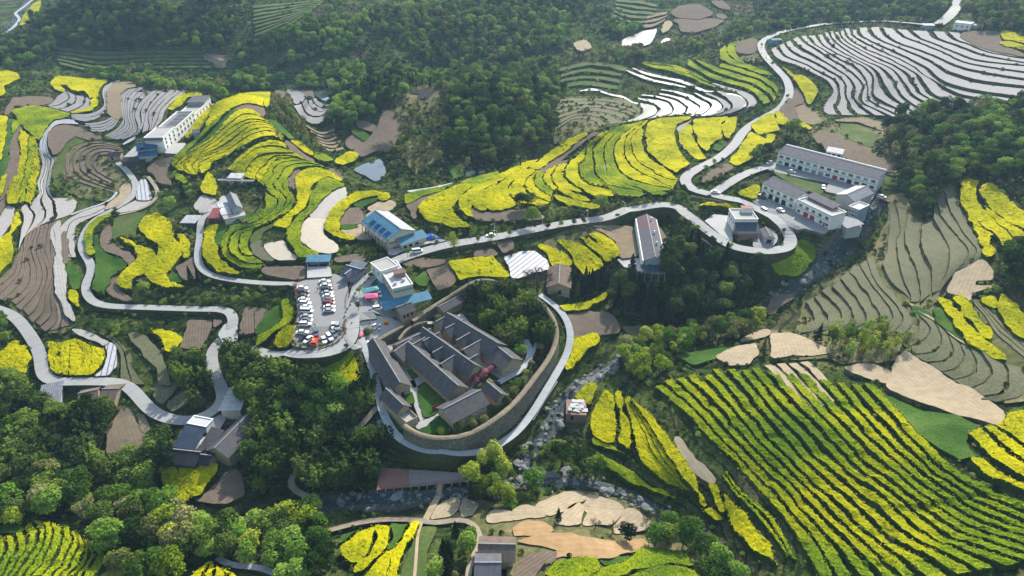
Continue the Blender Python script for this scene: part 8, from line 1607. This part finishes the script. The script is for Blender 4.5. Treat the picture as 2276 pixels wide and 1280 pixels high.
for i, s in enumerate("z11 545,960;z11 885,930;z11 660,990;z10 190,970;z9 1340,160;z15 90,720".split(';')):
    p = P(*pts(s)[0], .2)[0]; bt = empty('leafless_tree', tuple(p), 1.1 * i, label='small bare tree ' + ('at the edge of the ochre plot', 'at the right end of the tan plots', 'between tan and ochre plots', 'on the near bank by the stream', 'inside the lower left hairpin', 'beside the ring path west of the manor')[i], cat='tree', group='small bare trees'); o = link('trunk_and_branches', PROTO.setdefault('bare', [tree_mesh('bare', 'x', 0)])[0], bt); o.scale = (.5,) * 3
# little shrubs edging the car park and the road
def edge_shrubs(s, mats, step, sc, label, grp):
    c = resample(catmull(pts(s), 5), 400); W = P(c[:, 0], c[:, 1], .35); L = np.linalg.norm(np.diff(W, axis=0), axis=1).sum(); W = resample(W, int(L / step))
    for i, w in enumerate(W):
        if rng.random() < .25: continue
        m = mats[int(rng.integers(0, len(mats)))]; o = link('edging_shrub', proto('bush', m)[i % 2], None, tuple(w + (rng.normal(0, .2), rng.normal(0, .2), 0)), rng.uniform(0, 6)); k = sc * rng.uniform(.6, 1.2); o.scale = (k, k, k); tag(o, label, 'shrub', grp)
edge_shrubs("z6 258,640 272,740 290,830 246,1020 400,1045 515,1000 570,950 578,880", ['red', 'red', 'mid', 'pink'], 2.4, .75, 'red-flowering shrub in the planter round the car park', 'red shrubs round the car park')
edge_shrubs("z0 1005,552 1080,541 1150,528 1250,508 1340,496 1420,482 1480,478 1515,482 1548,500 1580,526 1612,550", ['red', 'dark', 'dark'], 4.2, .55, 'tiny dark shrub on the lower kerb of the main road', 'kerb shrubs on the main road')
edge_shrubs("z0 768,742 768,700 785,665 805,635 845,600 880,582", ['mid', 'olive', 'dark'], 2.6, .5, 'small shrub in the planter strip beside the main road', 'planter strip shrubs')
# ------------------------------------------------------------------ woodland: the plants that show largest are things, the rest masses
BOX = {}
for t_ in POOL: BOX.setdefault(t_[7], []).append(project(t_[0], t_[1], float(h(t_[0], t_[1])))[:2])
for k_, v_ in BOX.items(): a_ = np.array(v_); BOX[k_] = (np.percentile(a_, 33, axis=0), np.percentile(a_, 67, axis=0))
def tree_label(x, y, sc, kd, mt, ri):
    u, v, _ = project(x, y, float(h(x, y))); lo, hi = BOX[ri]; px_ = 'left' if u < lo[0] else 'right' if u > hi[0] else ''; py_ = 'upper' if v < lo[1] else 'lower' if v > hi[1] else ''
    pos = (py_ + ' ' + px_).strip() or 'middle'; q = sc / WOODS[ri][3]; sz = 'large ' if q > 1.12 else 'small ' if q < .88 else 'medium '
    l = f"{sz}{LOOK[mt]} {KINDW[kd]}, {pos} {WOODS[ri][4]}"; l = l.replace('feathery bamboo', 'bamboo').replace('pointed conifer', 'conifer').replace('slender thin-crowned', 'slender'); l = l if len(l.split()) <= 16 else l[len(sz):]; return l if len(l.split()) <= 16 else l.replace(pos + ' ', '')
D3 = [math.sqrt(t[0] ** 2 + t[1] ** 2 + (h(t[0], t[1]) - CAMZ) ** 2) / (t[4] * (.35 if t[2] == 'bush' else 1)) for t in POOL]
order = np.argsort(D3); LIMIT = {'broad': 290, 'tall': 120, 'thin': 150, 'cone': 220, 'bamboo': 290, 'bush': 60}; used = {k: 0 for k in LIMIT}; rest = {}; FIRST = {}
for q in order:
    x, y, kd, mt, sc, rot, va, ri = POOL[q]; me = proto(kd, mt)[va]; z = float(h(x, y))
    if used[kd] < LIMIT[kd] or (kd, mt, va) not in FIRST:
        used[kd] += 1; o = link(NAMES[kd], me, None, (x, y, z - .1), rot); o.scale = (sc,) * 3; FIRST.setdefault((kd, mt, va), o)
        tag(o, tree_label(x, y, sc, kd, mt, ri), {'bush': 'bush', 'bamboo': 'bamboo'}.get(kd, 'tree'), f"{LOOK[mt]} {KINDW[kd]}s {WOODS[ri][4]}")
    else: rest.setdefault(ri, []).append((x, y, z - .1, sc, rot, (kd, mt, va)))
for ri, L in rest.items():
    ks = sorted({t[5] for t in L}); gn_scatter('woodland', ([t[:3] for t in L], [t[3] for t in L], [t[4] for t in L], [ks.index(t[5]) for t in L], [FIRST[k] for k in ks]), 'mass of trees and scrub ' + WOODS[ri][4])
# scrub on every free bank
def scrub():
    gx, gy = np.meshgrid(np.arange(-640, 640, 2.3), np.arange(70, 1100, 2.3)); gx = (gx + rng.uniform(-1.1, 1.1, gx.shape)).ravel(); gy = (gy + rng.uniform(-1.1, 1.1, gy.shape)).ravel()
    z = h(gx, gy); u, v, d = project(gx, gy, z); q = (u > -60) & (u < 2336) & (v > -60) & (v < 1340) & (occ(gx, gy) == 0) & (occ(gx + .4, gy) == 0) & (occ(gx - .4, gy) == 0)
    dens = .16 + .8 * np.clip((vnoise(gx, gy, 11) * .6 + vnoise(gx, gy, 34) * .4 - .38) * 2.6, 0, 1); dens *= np.clip(420 / d, .25, 1.0)
    q &= rng.random(len(gx)) < dens * .8; gx, gy, z, d = gx[q], gy[q], z[q], d[q]
    ms = ['dark', 'mid', 'olive', 'light']; f = vnoise(gx, gy, 40) + rng.uniform(-.35, .35, len(gx)); k = np.digitize(f, [.42, .62, .86]); S = rng.uniform(.35, 1.05, len(gx)) * np.clip(d / 260, .8, 1.35)
    prot = [link('bush', proto('bush', m)[0], None, (-20 + 9 * i, 60, float(h(-20 + 9 * i, 60)))) for i, m in enumerate(ms)]
    for i, o in enumerate(prot): o.location = (float(gx[i]), float(gy[i]), float(z[i])); tag(o, f'{LOOK[ms[i]]} bush growing wild on an open bank', 'bush', 'wild bushes')
    gn_scatter('scrub', (np.c_[gx, gy, z - .2], S, rng.uniform(0, 6.28, len(gx)), k, prot), 'wild scrub and low bushes over the open banks'); print('scrub', len(gx))
scrub()
# boulders
def rock_mesh(i):
    bm = bmesh.new(); bmesh.ops.create_icosphere(bm, subdivisions=2, radius=1)
    s = rng.uniform(.6, 1.2, 3)
    for v in bm.verts:
        n = vnoise(v.co.x * 2 + i * 7, v.co.y * 2 + v.co.z * 3, 1.0); v.co *= .65 + .6 * n; v.co = Vector((v.co.x * s[0], v.co.y * s[1], v.co.z * .6 * s[2]))
    me = bpy.data.meshes.new('boulder'); bm.to_mesh(me); bm.free(); me.materials.append(MT['rock']); return me
RK = [rock_mesh(i) for i in range(5)]; rocks = []
for (s, w, lab) in RIV:
    c = catmull(pts(s), 6.0); W = P(c[:, 0], c[:, 1]); L = np.linalg.norm(np.diff(W, axis=0), axis=1).sum(); n = int(L * (1.1 if W[:, 1].mean() < 400 else .35) * 2.0); t = rng.random(n) * (len(W) - 1); i0 = t.astype(int); i1 = np.minimum(i0 + 1, len(W) - 1); f = (t - i0)[:, None]; Q = W[i0] * (1 - f) + W[i1] * f
    T = W[i1] - W[np.maximum(i0 - 1, 0)]; T[:, 2] = 0; T /= np.linalg.norm(T, axis=1)[:, None] + 1e-6; wd = np.interp(t / len(W), np.linspace(0, 1, len(w)), w); Q = Q + np.stack([-T[:, 1], T[:, 0], 0 * T[:, 0]], 1) * (rng.normal(0, .19, n) * wd)[:, None]
    for qq in Q:
        if occ(np.array([qq[0]]), np.array([qq[1]]))[0] not in (0, 2): continue
        rocks.append((qq[0], qq[1], float(h(qq[0], qq[1])) - .05, min(2.2, .22 + rng.exponential(.38)), lab))
rocks.sort(key=lambda t: -t[3] / math.hypot(t[0], t[1], 150)); RO = []
for i, (x, y, z, sc, lab) in enumerate(rocks[:280]):
    o = link('boulder', RK[i % 5], None, (x, y, z), rng.uniform(0, 6)); o.scale = (sc,) * 3; tag(o, 'pale grey boulder in the ' + lab, 'boulder', 'boulders of the ' + lab); RO.append(o) if i < 5 else None
r2 = rocks[280:]; gn_scatter('river_stones', ([t[:3] for t in r2], [t[3] for t in r2], list(rng.uniform(0, 6, len(r2))), [i % 5 for i in range(len(r2))], RO), 'smaller stones strewn along the stream')
# smooth rock shelf in the stream
p = P(*pts('z11 250,620')[0], 0)[0]
for i, (dx, dy, sc) in enumerate([(0, 0, 5), (5, 2, 4), (-5, -1, 3.5), (8, -3, 3), (2, -4, 3)]):
    x, y = p[0] + dx, p[1] + dy; o = link('rock_shelf', RK[i], None, (x, y, float(h(x, y)) - .6), i); o.scale = (sc, sc * .8, sc * .5); tag(o, 'broad smooth slab of the rock shelf in the stream bend', 'rock', 'rock shelf slabs')
# ------------------------------------------------------------------ haze
hm = bpy.data.materials.new('haze_air'); hm.use_nodes = True; t = hm.node_tree; t.nodes.remove(t.nodes['Principled BSDF']); pv = t.nodes.new('ShaderNodeVolumePrincipled'); pv.inputs['Density'].default_value = HAZE; pv.inputs['Color'].default_value = (.46, .72, 1.0, 1); pv.inputs['Anisotropy'].default_value = .2
t.links.new(pv.outputs[0], t.nodes['Material Output'].inputs['Volume'])
o = link('haze', bbox_mesh('haze', [(-6200, 6200, -6200, 7200, -220, 240)], [hm])); tag(o, 'thin bluish valley haze', kind='stuff')
